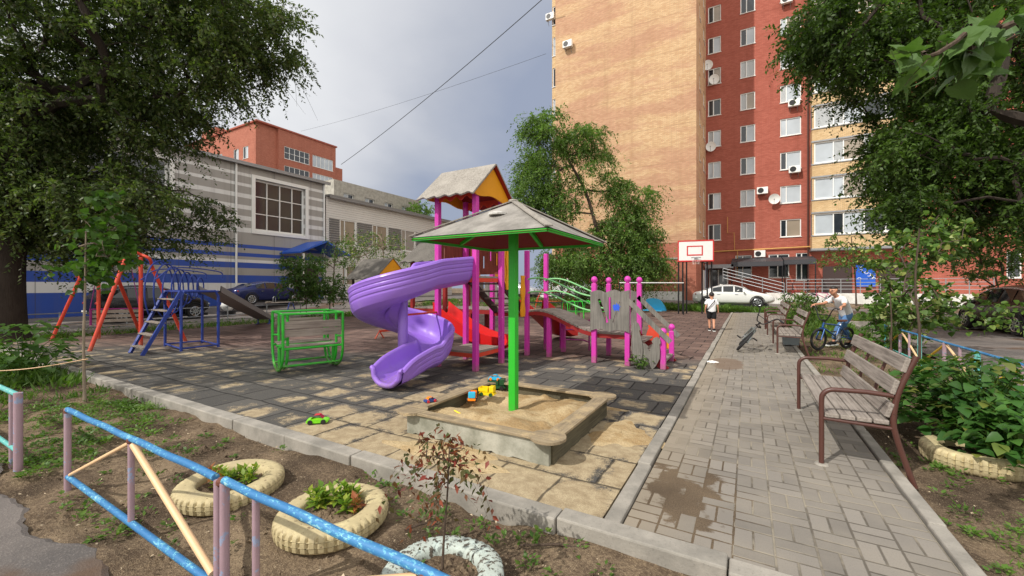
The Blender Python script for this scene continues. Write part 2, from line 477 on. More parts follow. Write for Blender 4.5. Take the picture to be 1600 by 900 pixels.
def m_pavers():
    """basket-weave concrete pavers, pairs laid along and across; soil washed over a sunken corner"""
    t = NT('pavers'); p = t.pos(); x, y, z = t.sep(p)
    s = 0.215
    fx = t.math('DIVIDE', t.math('ADD', x, 0.72), s); fy = t.math('DIVIDE', y, s)
    ix = t.math('FLOOR', fx); iy = t.math('FLOOR', fy)
    par = t.math('FLOORED_MODULO', t.math('ADD', ix, iy), 2.0)
    lx = t.math('FRACT', fx); ly = t.math('FRACT', fy)
    a = t.mixf(par, lx, ly); b = t.mixf(par, ly, lx)
    a2 = t.math('MULTIPLY', a, 2.0); half = t.math('FLOOR', a2); fa = t.math('FRACT', a2)
    d1 = t.math('MULTIPLY', t.math('MINIMUM', fa, t.math('SUBTRACT', 1.0, fa)), 0.5)
    d2 = t.math('MINIMUM', b, t.math('SUBTRACT', 1.0, b))
    wob = t.math('MULTIPLY', t.math('SUBTRACT', t.noise(p, 22, 3), 0.5), 0.03)
    e = t.math('ADD', t.math('MINIMUM', d1, d2), wob)
    wn = t.n('TexWhiteNoise', noise_dimensions='3D'); t.set(wn.inputs[0], t.vec(ix, iy, half)); bid = wn.outputs[0]
    n = t.noise(p, 1.4, 6, 0.6); f = t.noise(p, 110, 3, 0.7)
    c = t.mix(bid, S(116, 111, 104), S(138, 132, 124))
    c = t.mix(t.step(n, 0.35, 0.7), c, t.mix(0.5, c, S(150, 142, 129)))
    c = t.mix(t.math('MULTIPLY', t.step(f, 0.5, 0.72), 0.35), c, S(104, 98, 90))
    dust = t.step(t.math('ADD', x, t.math('MULTIPLY', n, 0.5)), 0.12, -0.5)
    c = t.mix(t.math('MULTIPLY', dust, 0.3), c, S(164, 146, 116))
    joint = t.step(e, 0.045, 0.012)
    jn = t.step(t.noise(p, 2.3, 4), 0.42, 0.58)
    c = t.mix(t.math('MULTIPLY', joint, 0.8), c, t.mix(jn, S(84, 78, 68), S(148, 139, 122)))
    # washed-in soil
    dx = t.math('DIVIDE', t.math('SUBTRACT', x, -0.45), 0.50); dy = t.math('DIVIDE', t.math('SUBTRACT', y, 3.30), 0.74)
    dd = t.math('SQRT', t.math('ADD', t.math('MULTIPLY', dx, dx), t.math('MULTIPLY', dy, dy)))
    m = t.math('ADD', t.math('SUBTRACT', 0.98, dd), t.math('MULTIPLY', joint, 0.55))
    m = t.math('ADD', m, t.math('MULTIPLY', t.math('SUBTRACT', t.noise(p, 5, 7, 0.65), 0.5), 1.3))
    m = t.math('ADD', m, t.math('MULTIPLY', t.math('SUBTRACT', bid, 0.5), 0.6))
    soil = t.math('MULTIPLY', t.step(m, 0.40, 0.54), 0.95)
    dx2 = t.math('DIVIDE', t.math('SUBTRACT', x, -0.35), 0.42); dy2 = t.math('DIVIDE', t.math('SUBTRACT', y, 9.3), 1.1)
    dd2 = t.math('SQRT', t.math('ADD', t.math('MULTIPLY', dx2, dx2), t.math('MULTIPLY', dy2, dy2)))
    wet = t.step(t.math('ADD', t.math('SUBTRACT', 1.0, dd2), t.math('MULTIPLY', t.math('SUBTRACT', n, 0.5), 1.2)), 0.3, 0.42)
    sc = t.mix(t.step(t.math('ADD', t.math('MULTIPLY', f, .6), t.math('MULTIPLY', n, .5)), .4, .75), S(74, 62, 49), S(118, 101, 80))
    c = t.mix(soil, c, sc)
    c = t.mix(t.math('MULTIPLY', wet, 0.7), c, S(112, 92, 76))
    h = t.math('ADD', t.math('MULTIPLY', t.math('SUBTRACT', 1.0, joint), 0.6), t.math('MULTIPLY', f, 0.12))
    h = t.math('ADD', h, t.math('MULTIPLY', bid, 0.12))
    h = t.mixf(soil, h, t.math('ADD', 0.66, t.math('MULTIPLY', f, 0.2)))
    t.bump(h, 0.6, 0.012)
    return t.fin(c, 0.88, 0, 0.25)
M['pavers'] = m_pavers()

def m_hall():
    """profiled metal cladding: grey and white bands, blue ones low down"""
    t = NT('banded_cladding'); x, y, z = t.sep(t.pos())
    f = t.math('DIVIDE', z, 11.0, clamp=True)
    cr = t.n('ValToRGB'); cr.color_ramp.interpolation = 'CONSTANT'; t.set(cr.inputs[0], f)
    g, w, b = S(166, 163, 158), S(228, 228, 226), S(24, 74, 172)
    st = [(0.0, b), (1.2, w), (1.75, b), (2.3, g), (2.8, b), (3.2, w), (3.4, g), (3.65, b), (3.88, g), (4.25, b), (4.47, g), (5.35, w), (5.7, g), (6.2, w), (6.5, g),
          (7.0, w), (7.3, g), (7.8, w), (8.1, g), (8.6, w), (8.85, g), (9.35, w), (9.55, g)]
    el = cr.color_ramp.elements
    while len(el) < len(st): el.new(0.999)
    for i, (zz, c) in enumerate(st):
        el[i].position = zz / 11.0; el[i].color = c
    n = t.noise(t.pos(), 0.5, 5); dr = t.noise(t.scalev(t.pos(), (2.2, 2.2, .12)), 1.0, 5, 0.65)
    c = t.mix(t.math('MULTIPLY', n, 0.25), cr.outputs[0], S(120, 116, 110))
    c = t.mix(t.math('MULTIPLY', t.step(dr, 0.5, 0.72), 0.3), c, S(104, 100, 94))
    seam = t.step(t.math('PINGPONG', y, 1.5), 0.03, 0.012); c = t.mix(t.math('MULTIPLY', seam, 0.55), c, S(70, 70, 72))
    rib = t.math('PINGPONG', z, 0.05)
    t.bump(rib, 0.6, 0.05)
    return t.fin(c, 0.5, 0.0, 0.4)
M['hall'] = m_hall()

def m_siding():
    t = NT('white_siding'); x, y, z = t.sep(t.pos())
    fr = t.math('FRACT', t.math('DIVIDE', z, 0.2))
    n = t.noise(t.pos(), 0.4, 5)
    c = t.mix(n, S(214, 212, 206), S(236, 234, 228))
    c = t.mix(t.step(fr, 0.12, 0.04), c, S(126, 122, 116))
    t.bump(fr, 0.7, 0.04)
    return t.fin(c, 0.6)
M['siding'] = m_siding()
M['louvre'] = m_plain('grey_louvre', S(132, 130, 128), 0.6, 0.1, 1)
mort_y, mort_r = S(164, 146, 122), S(136, 86, 74)
M['brick_y'] = m_brick('yellow_brick', (S(198, 156, 114), S(218, 184, 142)), mort_y, big=(S(184, 134, 104), S(202, 156, 124)))
M['brick_bay'] = m_brick('bay_yellow_brick', (S(208, 174, 126), S(226, 196, 150)), mort_y)
M['brick_r'] = m_brick('red_brick', (S(164, 88, 72), S(182, 104, 88)), mort_r)
M['brick_o'] = m_brick('orange_brick', (S(166, 100, 82), S(182, 118, 98)), S(150, 96, 76))
M['brick_p'] = m_brick('pale_orange_brick', (S(206, 138, 96), S(220, 156, 112)), S(160, 120, 90))
M['roof_blue'] = m_plain('blue_roof_sheet', S(28, 86, 186), 0.4, 0.1, 2)
M['dark_sheet'] = m_plain('dark_canopy_sheet', S(62, 62, 66), 0.5, 0.15, 2)
M['door'] = m_plain('dark_door', S(58, 42, 40), 0.5, 0.1, 2)
M['pipe_yellow'] = m_plain('gas_pipe', S(206, 158, 84), 0.5, 0.1, 2)
M['bark'] = m_wood('bark', S(58, 48, 40), S(92, 78, 66), 2, 5.0, 0.8)
M['bark_dark'] = m_wood('dark_bark', S(36, 30, 26), S(62, 54, 47), 2, 5.0, 0.8)
M['bark_pale'] = m_wood('pale_bark', S(112, 100, 86), S(146, 132, 114), 2, 5.0, 0.5)
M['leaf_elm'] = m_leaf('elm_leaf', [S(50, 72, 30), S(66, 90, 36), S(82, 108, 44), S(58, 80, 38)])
M['leaf_dark'] = m_leaf('brownish_elm_leaf', [S(56, 72, 40), S(72, 90, 48), S(94, 112, 60), S(84, 86, 56)])  # brown-green leaves of the left elms
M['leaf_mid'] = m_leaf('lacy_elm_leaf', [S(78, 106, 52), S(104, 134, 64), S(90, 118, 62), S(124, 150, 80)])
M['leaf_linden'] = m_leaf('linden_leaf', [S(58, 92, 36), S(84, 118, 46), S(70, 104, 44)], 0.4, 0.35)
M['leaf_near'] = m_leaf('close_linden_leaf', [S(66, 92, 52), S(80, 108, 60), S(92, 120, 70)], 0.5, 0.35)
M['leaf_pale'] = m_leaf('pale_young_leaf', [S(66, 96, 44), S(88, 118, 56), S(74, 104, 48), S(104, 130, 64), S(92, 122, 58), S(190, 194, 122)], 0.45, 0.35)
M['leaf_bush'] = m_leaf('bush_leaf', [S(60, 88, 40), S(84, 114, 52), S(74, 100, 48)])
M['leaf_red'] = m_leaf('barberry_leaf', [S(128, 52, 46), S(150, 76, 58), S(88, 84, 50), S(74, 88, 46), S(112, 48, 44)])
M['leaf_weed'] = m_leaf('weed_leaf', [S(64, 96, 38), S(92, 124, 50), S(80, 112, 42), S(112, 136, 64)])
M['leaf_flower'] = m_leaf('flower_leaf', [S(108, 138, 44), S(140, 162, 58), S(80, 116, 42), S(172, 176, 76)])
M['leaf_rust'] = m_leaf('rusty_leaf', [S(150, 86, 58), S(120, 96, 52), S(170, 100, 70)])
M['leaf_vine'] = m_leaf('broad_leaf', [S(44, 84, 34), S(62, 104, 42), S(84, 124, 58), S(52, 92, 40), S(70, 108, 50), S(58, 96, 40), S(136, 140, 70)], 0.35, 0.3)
M['skin'] = m_plain('skin', S(198, 142, 112), 0.55, 0.06, 8)
M['hair'] = m_plain('dark_hair', S(28, 22, 20), 0.55, 0.3, 40)
M['cotton'] = m_plain('white_cotton', S(226, 226, 226), 0.8, 0.06, 8)
M['denim'] = m_plain('blue_denim', S(84, 122, 168), 0.85, 0.2, 14)
M['black_cloth'] = m_plain('black_cloth', S(24, 24, 26), 0.85, 0.2, 10)

# ---------------------------------------------------------------- sky, sun, camera
SUN_DIR = Vector((-0.423, -0.906, 1.0)).normalized()       # towards the sun
w = bpy.data.worlds.new('World'); SC.world = w; w.use_nodes = True
wt = w.node_tree; wt.nodes.clear()
class WT(NT):
    def __init__(s, t): s.t = t
W = WT(wt)
sky = W.n('TexSky', sky_type='NISHITA', sun_disc=False)
sky.sun_elevation = math.asin(SUN_DIR.z)
sky.sun_rotation = math.atan2(SUN_DIR.x, SUN_DIR.y)
sky.air_density = 1.2; sky.dust_density = 1.5
bg1 = W.n('Background', {0: sky.outputs[0], 1: 0.09})
d = W.n('TexCoord').outputs['Generated']
dx_, dy_, dz_ = W.sep(d)
k_ = W.math('DIVIDE', 1.0, W.math('ADD', W.math('MAXIMUM', dz_, 0.0), 0.22))
cv = W.vec(W.math('MULTIPLY', dx_, k_), W.math('MULTIPLY', dy_, k_), W.math('MULTIPLY', dz_, 0.6))
n1 = W.noise(cv, 0.7, 4, 0.45, 0.3); n2 = W.noise(cv, 2.6, 5, 0.55, 0.2)
nn = W.math('ADD', W.math('MULTIPLY', n1, 0.85), W.math('MULTIPLY', n2, 0.15))
# brighter cloud towards the west (left), heavier blue-grey towards the north (ahead)
west = W.math('SUBTRACT', W.math('MULTIPLY', dx_, -0.85), W.math('MULTIPLY', dy_, 0.50))
nn = W.math('ADD', W.math('SUBTRACT', nn, 0.23), W.math('MULTIPLY', west, 0.68))
nn = W.math('ADD', nn, W.math('MULTIPLY', W.math('SUBTRACT', dz_, 0.30), 0.62))
cr = W.n('ValToRGB'); W.set(cr.inputs[0], nn)
for i, (ps, c) in enumerate([(0.30, S(160, 170, 192)), (0.46, S(190, 195, 207)), (0.60, S(220, 222, 228)), (0.80, S(248, 249, 250))]):
    if i > 1: cr.color_ramp.elements.new(ps)
    cr.color_ramp.elements[i].position = ps; cr.color_ramp.elements[i].color = c
# unseen sky behind and right of the camera, brightened to lift shaded walls
sky_fill = W.math('ADD', W.math('MULTIPLY', dx_, 0.80), W.math('MULTIPLY', dy_, -0.60))
bg2 = W.n('Background', {0: W.mix(W.step(sky_fill, -0.1, 0.5), cr.outputs[0], (0.62, 0.60, 0.57, 1)), 1: W.math('ADD', 1.0, W.math('MULTIPLY', W.step(sky_fill, -0.1, 0.75), 1.5))})
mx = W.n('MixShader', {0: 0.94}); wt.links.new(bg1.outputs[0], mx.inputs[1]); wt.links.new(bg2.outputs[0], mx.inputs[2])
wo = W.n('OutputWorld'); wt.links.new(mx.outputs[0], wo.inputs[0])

sl = bpy.data.lights.new('sun', 'SUN'); sl.energy = 3.8; sl.angle = R(0.53); sl.color = (1.0, 0.955, 0.885)
so = bpy.data.objects.new('sun', sl); COL.objects.link(so)
so.rotation_euler = SUN_DIR.to_track_quat('Z', 'Y').to_euler(); so.location = SUN_DIR * 60

cam = bpy.data.cameras.new('camera'); cam.sensor_width = 36.0; cam.lens = 36.0 * FPX / 1600.0
cam.shift_y = -(450.0 - VC) / 1600.0; cam.clip_start = 0.02; cam.clip_end = 2000
co = bpy.data.objects.new('camera', cam); COL.objects.link(co)
co.location = (0, 0, EYE); co.rotation_euler = (R(90), 0, YAW); SC.camera = co
SC.view_settings.view_transform = 'Standard'; SC.view_settings.look = 'None'
SC.view_settings.exposure = 0.0; SC.view_settings.gamma = 1.0; SC.view_settings.use_curve_mapping = False
SC.cycles.max_bounces = 6; SC.cycles.diffuse_bounces = 3; SC.cycles.glossy_bounces = 3; SC.cycles.transmission_bounces = 3; SC.cycles.transparent_max_bounces = 4

# ---------------------------------------------------------------- ground
def lines(a, b, dense, coarse, lo, hi):
    out = []; x = a
    while x < b:
        out.append(x)
        x += dense if lo <= x < hi else coarse * (0.4 if (lo - 12 < x < hi + 12) else 1.0)
    out.append(b); return out

def ground():
    xs = lines(-160, 120, 0.06, 6, -9.0, 4.6); ys = lines(-60, 160, 0.06, 6, -0.2, 3.0)
    nx, ny = len(xs), len(ys); X, Y = np.meshgrid(np.array(xs), np.array(ys), indexing='ij')
    D = Y * CY - X * SY; T = np.clip((D - 23.5) / 7.5, 0, 1)
    Z = -0.085 + 0.55 * T * T * (3 - 2 * T)
    rs = np.random.RandomState(3); bump = np.zeros_like(Z)
    for i in range(46):                                         # low lumps and small clods
        a = rs.uniform(0, 2 * PI); f = rs.uniform(2, 26); ph = rs.uniform(0, 6.28)
        bump += np.sin((X * math.cos(a) + Y * math.sin(a)) * f + ph) * 0.030 / f ** 0.75
    near = ((X > -9) & (X < 4.6) & (Y > -0.2) & (Y < 3.0))
    Z = Z + np.where(near, np.clip(bump, -0.035, 0.035), 0)
    MBg = MB()
    MBg.v = [tuple(p) for p in np.stack([X, Y, Z], -1).reshape(-1, 3)]
    MBg.f = [(i * ny + j, (i + 1) * ny + j, (i + 1) * ny + j + 1, i * ny + j + 1) for i in range(nx - 1) for j in range(ny - 1)]
    MBg.m = [0] * len(MBg.f)
    return MBg.build('ground', M['dirt'], smooth=False, kind='structure')
ground()

def sheet(name, x0, x1, y0, y1, off, mat, step=1.5, clip=None, kind='structure'):
    nx = max(1, int((x1 - x0) / step)); ny = max(1, int((y1 - y0) / step))
    P = [[(x0 + (x1 - x0) * i / nx, y0 + (y1 - y0) * j / ny) for j in range(ny + 1)] for i in range(nx + 1)]
    b = MB(); b.grid([[(x, y, zg(x, y) + off) for x, y in row] for row in P])
    if clip:
        keep = [f for f in b.f if all(clip(b.v[i][0], b.v[i][1]) for i in f)]
        b.f = keep; b.m = [0] * len(keep)
    return b.build(name, mat, kind=kind)

def tiles():
    poly = [(-17.6, 2.62), (-0.84, 2.62), (-0.84, 27.0), (-9.5, 25.2), (-17.6, 18.0)]
    b = MB(); k = len(poly)
    top = [(x, y, 0.0) for x, y in poly]; bot = [(x, y, -0.2) for x, y in poly]
    b.add(top + bot, [tuple(range(k))] + [(i, k + i, k + (i + 1) % k, (i + 1) % k) for i in range(k)])
    b.build('playground_floor', M['tiles'], kind='structure')
tiles()
b = MB(); b.span((-0.70, 2.64, -0.2), (1.0, 27.2, 0.0)); b.build('path', M['pavers'], kind='structure')

def kerbs():
    b = MB(); rr = random.Random(4)
    def run(p, q, w, top, L=1.0, bot=-0.22):
        p, q = Vector(p), Vector(q); n = max(1, round((q - p).length / L)); dv = (q - p) / n; u = dv.normalized()
        for i in range(n):
            a = p + dv * i + u * 0.004; e = p + dv * (i + 1) - u * 0.004; jz = rr.uniform(-0.006, 0.006); jw = rr.uniform(-0.006, 0.006)
            nrm = Vector((-u.y, u.x, 0))
            a2 = a + nrm * jw; e2 = e + nrm * (jw + rr.uniform(-0.006, 0.006))
            b.beam(Vector((a2.x, a2.y, (top + bot) / 2 + jz)), Vector((e2.x, e2.y, (top + bot) / 2 + jz + rr.uniform(-.004, .004))), w, top - bot)
    run((-20.0, 2.54, 0), (1.9, 2.54, 0), 0.15, 0.035)
    run((-0.77, 2.63, 0), (-0.77, 27.0, 0), 0.11, 0.025)
    run((1.06, 2.63, 0), (1.06, 27.0, 0), 0.09, 0.02)
    run((-0.7, 27.3, 0), (1.0, 27.3, 0), 0.1, 0.03)
    run((3.55, 13.5, 0), (3.55, 21.5, 0), 0.16, 0.10)
    run((3.63, 21.6, 0), (12.0, 23.5, 0), 0.16, 0.10)
    run((-19.6, 2.6, 0), (-19.6, 15.0, 0), 0.14, 0.06)
    b.build('kerb', M['concrete'], bevel=0.012, kind='structure')
kerbs()
# asphalt: street corner by the near fence, car lanes left, right and along the tower
def near_asphalt():
    b = MB(); rr = random.Random(12); edge = []
    x = -14.0
    while x < 3.0:
        y = 0.85 + 0.06 * math.sin(x * 1.7) + 0.05 * math.sin(x * 5.3 + 1) + rr.uniform(-0.02, 0.02)
        if x > -3.1: y -= 0.5 * min(1, (x + 3.1) / 0.5)
        edge.append((x, y)); x += 0.06
    b.grid([[(x, y, -0.062), (x, y - 0.03, -0.048), (x, -30.0, -0.045)] for x, y in edge])
    b.build('street', M['asphalt'], kind='structure')
near_asphalt()
sheet('side_road', 3.65, 11.5, -6, 33, -0.045, M['asphalt'], 1.5, lambda x, y: y < 21.6 + (x - 3.6) * 0.24)
sheet('parking_lane', -30.4, -20.6, -12, 40, -0.035, M['asphalt'], 1.5)
sheet('courtyard_lane', -20.4, 14, 29.2, 33.4, -0.03, M['asphalt'], 1.0)
# ================================================================ buildings
def wall_open(b, plane, const, u0, u1, z0, z1, opens, depth, sgn):
    """wall sheet in x (plane 'y') or in y (plane 'x') with real openings and reveals of the given depth; sgn = side the reveal goes to"""
    def pt(u, z, dd=0.0):
        return (u, const + sgn * dd, z) if plane == 'y' else (const + sgn * dd, u, z)
    us = sorted({u0, u1} | {o[0] for o in opens} | {o[1] for o in opens}); zs = sorted({z0, z1} | {o[2] for o in opens} | {o[3] for o in opens})
    for i in range(len(us) - 1):
        for j in range(len(zs) - 1):
            cu, cz = (us[i] + us[i + 1]) / 2, (zs[j] + zs[j + 1]) / 2
            if any(o[0] < cu < o[1] and o[2] < cz < o[3] for o in opens): continue
            b.add([pt(us[i], zs[j]), pt(us[i + 1], zs[j]), pt(us[i + 1], zs[j + 1]), pt(us[i], zs[j + 1])], [(0, 1, 2, 3)])
    for a, c, e, f in opens:
        for (p, q) in (((a, e), (c, e)), ((c, e), (c, f)), ((c, f), (a, f)), ((a, f), (a, e))):
            b.add([pt(*p), pt(*q), pt(*q, depth), pt(*p, depth)], [(0, 1, 2, 3)])

def window(parent, plane, const, sgn, u0, u1, z0, z1, cols, rows=1, style=0, fw=0.07, depth=0.10, mull=None):
    """frame part with its pane as sub-part, set back in a reveal; style: which sashes are curtained"""
    f = MB(); p = MB()
    mid = const + sgn * depth
    def bx(B, a, c, e, g, t0, t1):
        lo, hi = const + sgn * t0, const + sgn * t1
        if plane == 'y': B.span((a, lo, e), (c, hi, g))
        else: B.span((lo, a, e), (hi, c, g))
    d0, d1 = depth - 0.05, depth + 0.03
    bx(f, u0, u1, z0, z0 + fw, d0, d1); bx(f, u0, u1, z1 - fw, z1, d0, d1)
    bx(f, u0, u0 + fw, z0 + fw, z1 - fw, d0, d1); bx(f, u1 - fw, u1, z0 + fw, z1 - fw, d0, d1)
    bx(f, u0 - 0.04, u1 + 0.04, z0 - 0.045, z0 - 0.003, -0.07, depth)                       # sill
    w = (u1 - u0)
    cuts = [u0 + w * k for k in (mull or [i / cols for i in range(1, cols)])]
    for c in cuts: bx(f, c - 0.035, c + 0.035, z0 + fw, z1 - fw, d0 + .004, d1)
    for r in range(1, rows):
        zz = z0 + (z1 - z0) * r / rows
        bx(f, u0 + fw, u1 - fw, zz - 0.03, zz + 0.03, d0 + .008, d1)
    e = [u0 + fw * .5] + cuts + [u1 - fw * .5]
    pm = const + sgn * (depth + 0.012)
    for i in range(len(e) - 1):
        p.cur = style[i] if isinstance(style, tuple) else (style >> i) & 1
        for r in range(rows):
            za, zb = z0 + (z1 - z0) * r / rows, z0 + (z1 - z0) * (r + 1) / rows
            if plane == 'y': q = [(e[i], pm, za), (e[i + 1], pm, za), (e[i + 1], pm, zb), (e[i], pm, zb)]
            else: q = [(pm, e[i], za), (pm, e[i + 1], za), (pm, e[i + 1], zb), (pm, e[i], zb)]
            p.add(q, [(0, 1, 2, 3)])
    fr = f.build('window', M['white'], parent, world=True)
    p.build('pane', [M['glass'], M['curtain'], M['blind'], M['drape']], fr, world=True)
    return fr

# ---------------------------------------------------------------- brick apartment tower
TW = thing('apartment_tower', 'tall brick apartment tower, plain yellow brick side wall beside a red brick front', 'apartment block', (-3.23, 40.7, 0.4))
ST, Z0 = 2.78, 6.33
rw = random.Random(21)
TOP = 34.0
# yellow block
b = MB()
b.add([(-14.4, 32.7, 4.8), (-3.23, 32.7, 4.8), (-3.23, 32.7, TOP), (-14.4, 32.7, TOP)], [(0, 1, 2, 3)])
ops = [(35.0, 35.7, Z0 + ST * k - 0.55, Z0 + ST * k + 0.75) for k in range(0, 9)] + [(38.3, 39.3, Z0 + ST * k - 0.55, Z0 + ST * k + 0.75) for k in range(0, 9)]
wall_open(b, 'x', -3.23, 32.7, 40.7, 4.8, TOP, ops, 0.14, -1)
b.add([(-14.4, 32.7, 4.8), (-14.4, 32.7, TOP), (-14.4, 48, TOP), (-14.4, 48, 4.8)], [(0, 1, 2, 3)])
b.add([(-14.4, 32.7, TOP), (-3.23, 32.7, TOP), (-3.23, 48, TOP), (-14.4, 48, TOP)], [(0, 1, 2, 3)])
b.build('wall', M['brick_y'], TW, world=True, label='plain yellow and orange brick side wall')
for o_ in ops: window(TW, 'x', -3.23, -1, o_[0], o_[1], o_[2], o_[3], 1, 1, 0)
b = MB()
b.add([(-14.4, 32.72, 0), (-3.25, 32.72, 0), (-3.25, 32.72, 4.8), (-14.4, 32.72, 4.8)], [(0, 1, 2, 3)])
b.add([(-3.25, 32.72, 0), (-3.25, 40.7, 0), (-3.25, 40.7, 4.8), (-3.25, 32.72, 4.8)], [(0, 1, 2, 3)])
b.add([(-14.38, 32.72, 0), (-14.38, 48, 0), (-14.38, 48, 4.8), (-14.38, 32.72, 4.8)], [(0, 1, 2, 3)])
b.build('base_wall', M['brick_o'], TW, world=True)
b = MB(); b.span((-14.45, 32.64, 3.55), (-3.17, 32.715, 3.68)); b.span((-3.245, 32.6, 3.55), (-3.16, 40.6, 3.68))
b.build('string_course', M['concrete'], TW, world=True)
# red front
cols = [(-3.05, -2.02), (-0.52, 0.58), (2.37, 3.80)]
ops = []
for k in range(0, 10):
    zc = Z0 + ST * k
    for c in cols: ops.append((c[0], c[1], zc - 0.72, zc + 0.72))
gf = [(-0.9, 0.35, 2.25, 4.2), (1.55, 3.0, 2.25, 4.2), (3.45, 4.3, 2.0, 4.25)]
gf2 = [(15.2, 15.9, 2.1, 3.9)]
b = MB(); wall_open(b, 'y', 40.7, -3.23, 24.0, 0.0, TOP, ops + gf + gf2, 0.14, 1)
b.build('wall', M['brick_r'], TW, world=True, label='red brick front wall')
for i, o_ in enumerate(ops):
    last = (i % 3 == 2)
    window(TW, 'y', 40.7, 1, *o_, 2, 1, (rw.choice([0, 0, 0, 2, 1]), rw.choice([1, 1, 1, 0, 3, 2, 1])) if not last else (rw.choice([1, 1, 0, 2]), rw.choice([1, 1, 2, 3, 1])), mull=[0.42] if not last else [0.3])
for o_ in gf + gf2: window(TW, 'y', 40.7, 1, *o_, 2, 1, 0, mull=[0.45])
# glazed loggia stack
BX0, BX1, BY = 4.4, 9.7, 39.6
ops = [(BX0 + 0.12, BX1 - 0.1, Z0 + ST * k - 0.80, Z0 + ST * k + 0.86) for k in range(0, 10)]
b = MB(); wall_open(b, 'y', BY, BX0, BX1, 4.5, TOP, ops, 0.12, 1)
for k in range(-1, 10):
    za = 4.5 if k < 0 else Z0 + ST * k + 0.9; zb = Z0 + ST * (k + 1) - 0.84
    b.add([(BX0, BY, za), (BX0, 40.7, za), (BX0, 40.7, zb), (BX0, BY, zb)], [(0, 1, 2, 3)])
    b.add([(BX1, BY, za), (BX1, 40.7, za), (BX1, 40.7, zb), (BX1, BY, zb)], [(0, 1, 2, 3)])
b.add([(BX0, BY, 4.5), (BX1, BY, 4.5), (BX1, 40.7, 4.5), (BX0, 40.7, 4.5)], [(0, 1, 2, 3)])
b.build('loggia_wall', M['brick_bay'], TW, world=True)
for k, o_ in enumerate(ops):
    fr = window(TW, 'y', BY, 1, *o_, 5, 1, tuple(rw.choice([0, 1, 1, 2, 3]) if k else rw.choice([0, 0, 1]) for _ in range(5)), fw=0.10, mull=[0.24, 0.36, 0.6, 0.84])
    s = MB(); s.span((BX0 + 0.005, BY + 0.05, o_[2]), (BX0 + 0.05, 40.6, o_[3])); s.build('side_pane', M['curtain'], fr, world=True)
b = MB()
for k in range(0, 10):
    b.span((BX0 - 0.05, BY - 0.06, Z0 + ST * k + 0.87), (BX1 + 0.05, BY - 0.004, Z0 + ST * k + 0.99))
    b.span((BX0 - 0.05, BY - 0.05, Z0 + ST * k - 0.90), (BX1 + 0.05, BY - 0.004, Z0 + ST * k - 0.81))
b.span((BX0 - 0.06, BY - 0.08, 4.32), (BX1 + 0.06, 40.69, 4.495))
b.build('loggia_trim', M['grey_metal'], TW, world=True)
# balcony stack behind the far edge of the yellow wall
b = MB(); ops = [(-15.25, -14.55, Z0 + ST * k - 0.75, Z0 + ST * k + 0.95) for k in range(0, 10)]
wall_open(b, 'y', 34.0, -15.3, -14.4, 4.0, TOP, ops, 0.1, 1)
b.add([(-15.3, 34, 4), (-15.3, 40, 4), (-15.3, 40, TOP), (-15.3, 34, TOP)], [(0, 1, 2, 3)])
b.build('balcony_wall', M['brick_bay'], TW, world=True)
for o_ in ops: window(TW, 'y', 34.0, 1, *o_, 1, 1, rw.choice([0, 1, 1]))
# ground floor: doors, signs, pipe
b = MB(); b.span((5.2, 40.55, 0.5), (7.0, 40.69, 3.1)); dr = b.build('door', M['door'], TW, world=True)
b = MB(); b.span((8.6, 40.55, 0.5), (10.7, 40.69, 3.3)); b.build('door', M['door'], TW, world=True)
b = MB(); b.span((-3.16, 38.2, 0.5), (-3.245, 39.4, 2.9)); b.build('door', M['white'], TW, world=True)
b = MB(); b.span((-2.9, 40.5, 0.5), (-1.5, 40.69, 3.0)); d1 = b.build('door', M['glass'], TW, world=True)
b = MB(); b.span((-2.95, 40.46, 0.5), (-2.85, 40.51, 3.0)); b.span((-2.25, 40.46, 0.5), (-2.17, 40.51, 3.0)); b.span((-1.55, 40.46, 0.5), (-1.45, 40.51, 3.0)); b.build('door_frame', M['white'], d1, world=True)
b = MB(); b.tube([(-3.2, 40.55, 4.6), (6.2, 40.55, 4.75)], 0.05); b.tube([(-0.95, 40.55, 4.6), (-1.0, 40.55, 6.2), (-1.5, 40.55, 6.2), (-1.5, 40.55, 7.6)], 0.025); b.tube([(-0.75, 40.56, 4.6), (-0.75, 40.56, 2.4)], 0.025)
b.build('gas_pipe', M['pipe_yellow'], TW, world=True)
for x in (4.25, 9.9):
    b = MB(); b.tube([(x, 40.6, 0.5), (x, 40.6, TOP)], 0.06); b.build('downpipe', M['brown_metal'], TW, world=True)
# porch roof and awnings belong to the tower wall
b = MB(); b.span((-3.1, 38.2, 3.05), (-1.0, 40.66, 3.35)); b.build('porch_roof', M['grey_metal'], TW, world=True)
def awning(x0, x1, y0, zf, zb):
    b = MB(); n = int((x1 - x0) / 0.09); P = []
    for i in range(n + 1):
        x = x0 + (x1 - x0) * i / n; r = 0.018 if i % 2 else 0.0
        P.append([(x, y0, zf - 0.35), (x, y0, zf + r), (x, 40.66, zb + r)])
    b.grid(P); b.grid([[(p[0], p[1] + (0.02 if p[1] < 40 else 0), p[2] - 0.03) for p in r] for r in P])
    a = b.build('awning', M['dark_sheet'], TW, world=True)
    for x in (x0 + 0.05, x1 - 0.05):
        c = MB(); c.tube([(x, y0 + 0.06, 0.4), (x, y0 + 0.06, zf)], 0.04); c.build('awning_post', M['black_paint'], a, world=True)
awning(-1.15, 2.42, 38.2, 3.5, 3.95); awning(2.5, 4.55, 38.5, 3.6, 3.95)
b = MB(); b.span((7.25, 40.55, 1.5), (8.4, 40.66, 3.3)); s_ = b.build('wall_sign', M['roof_blue'], None)
s_.location = (0, 0, 0); tag(s_, 'blue information board with pale swirls on the red brick ground floor', 'sign')
b = MB()
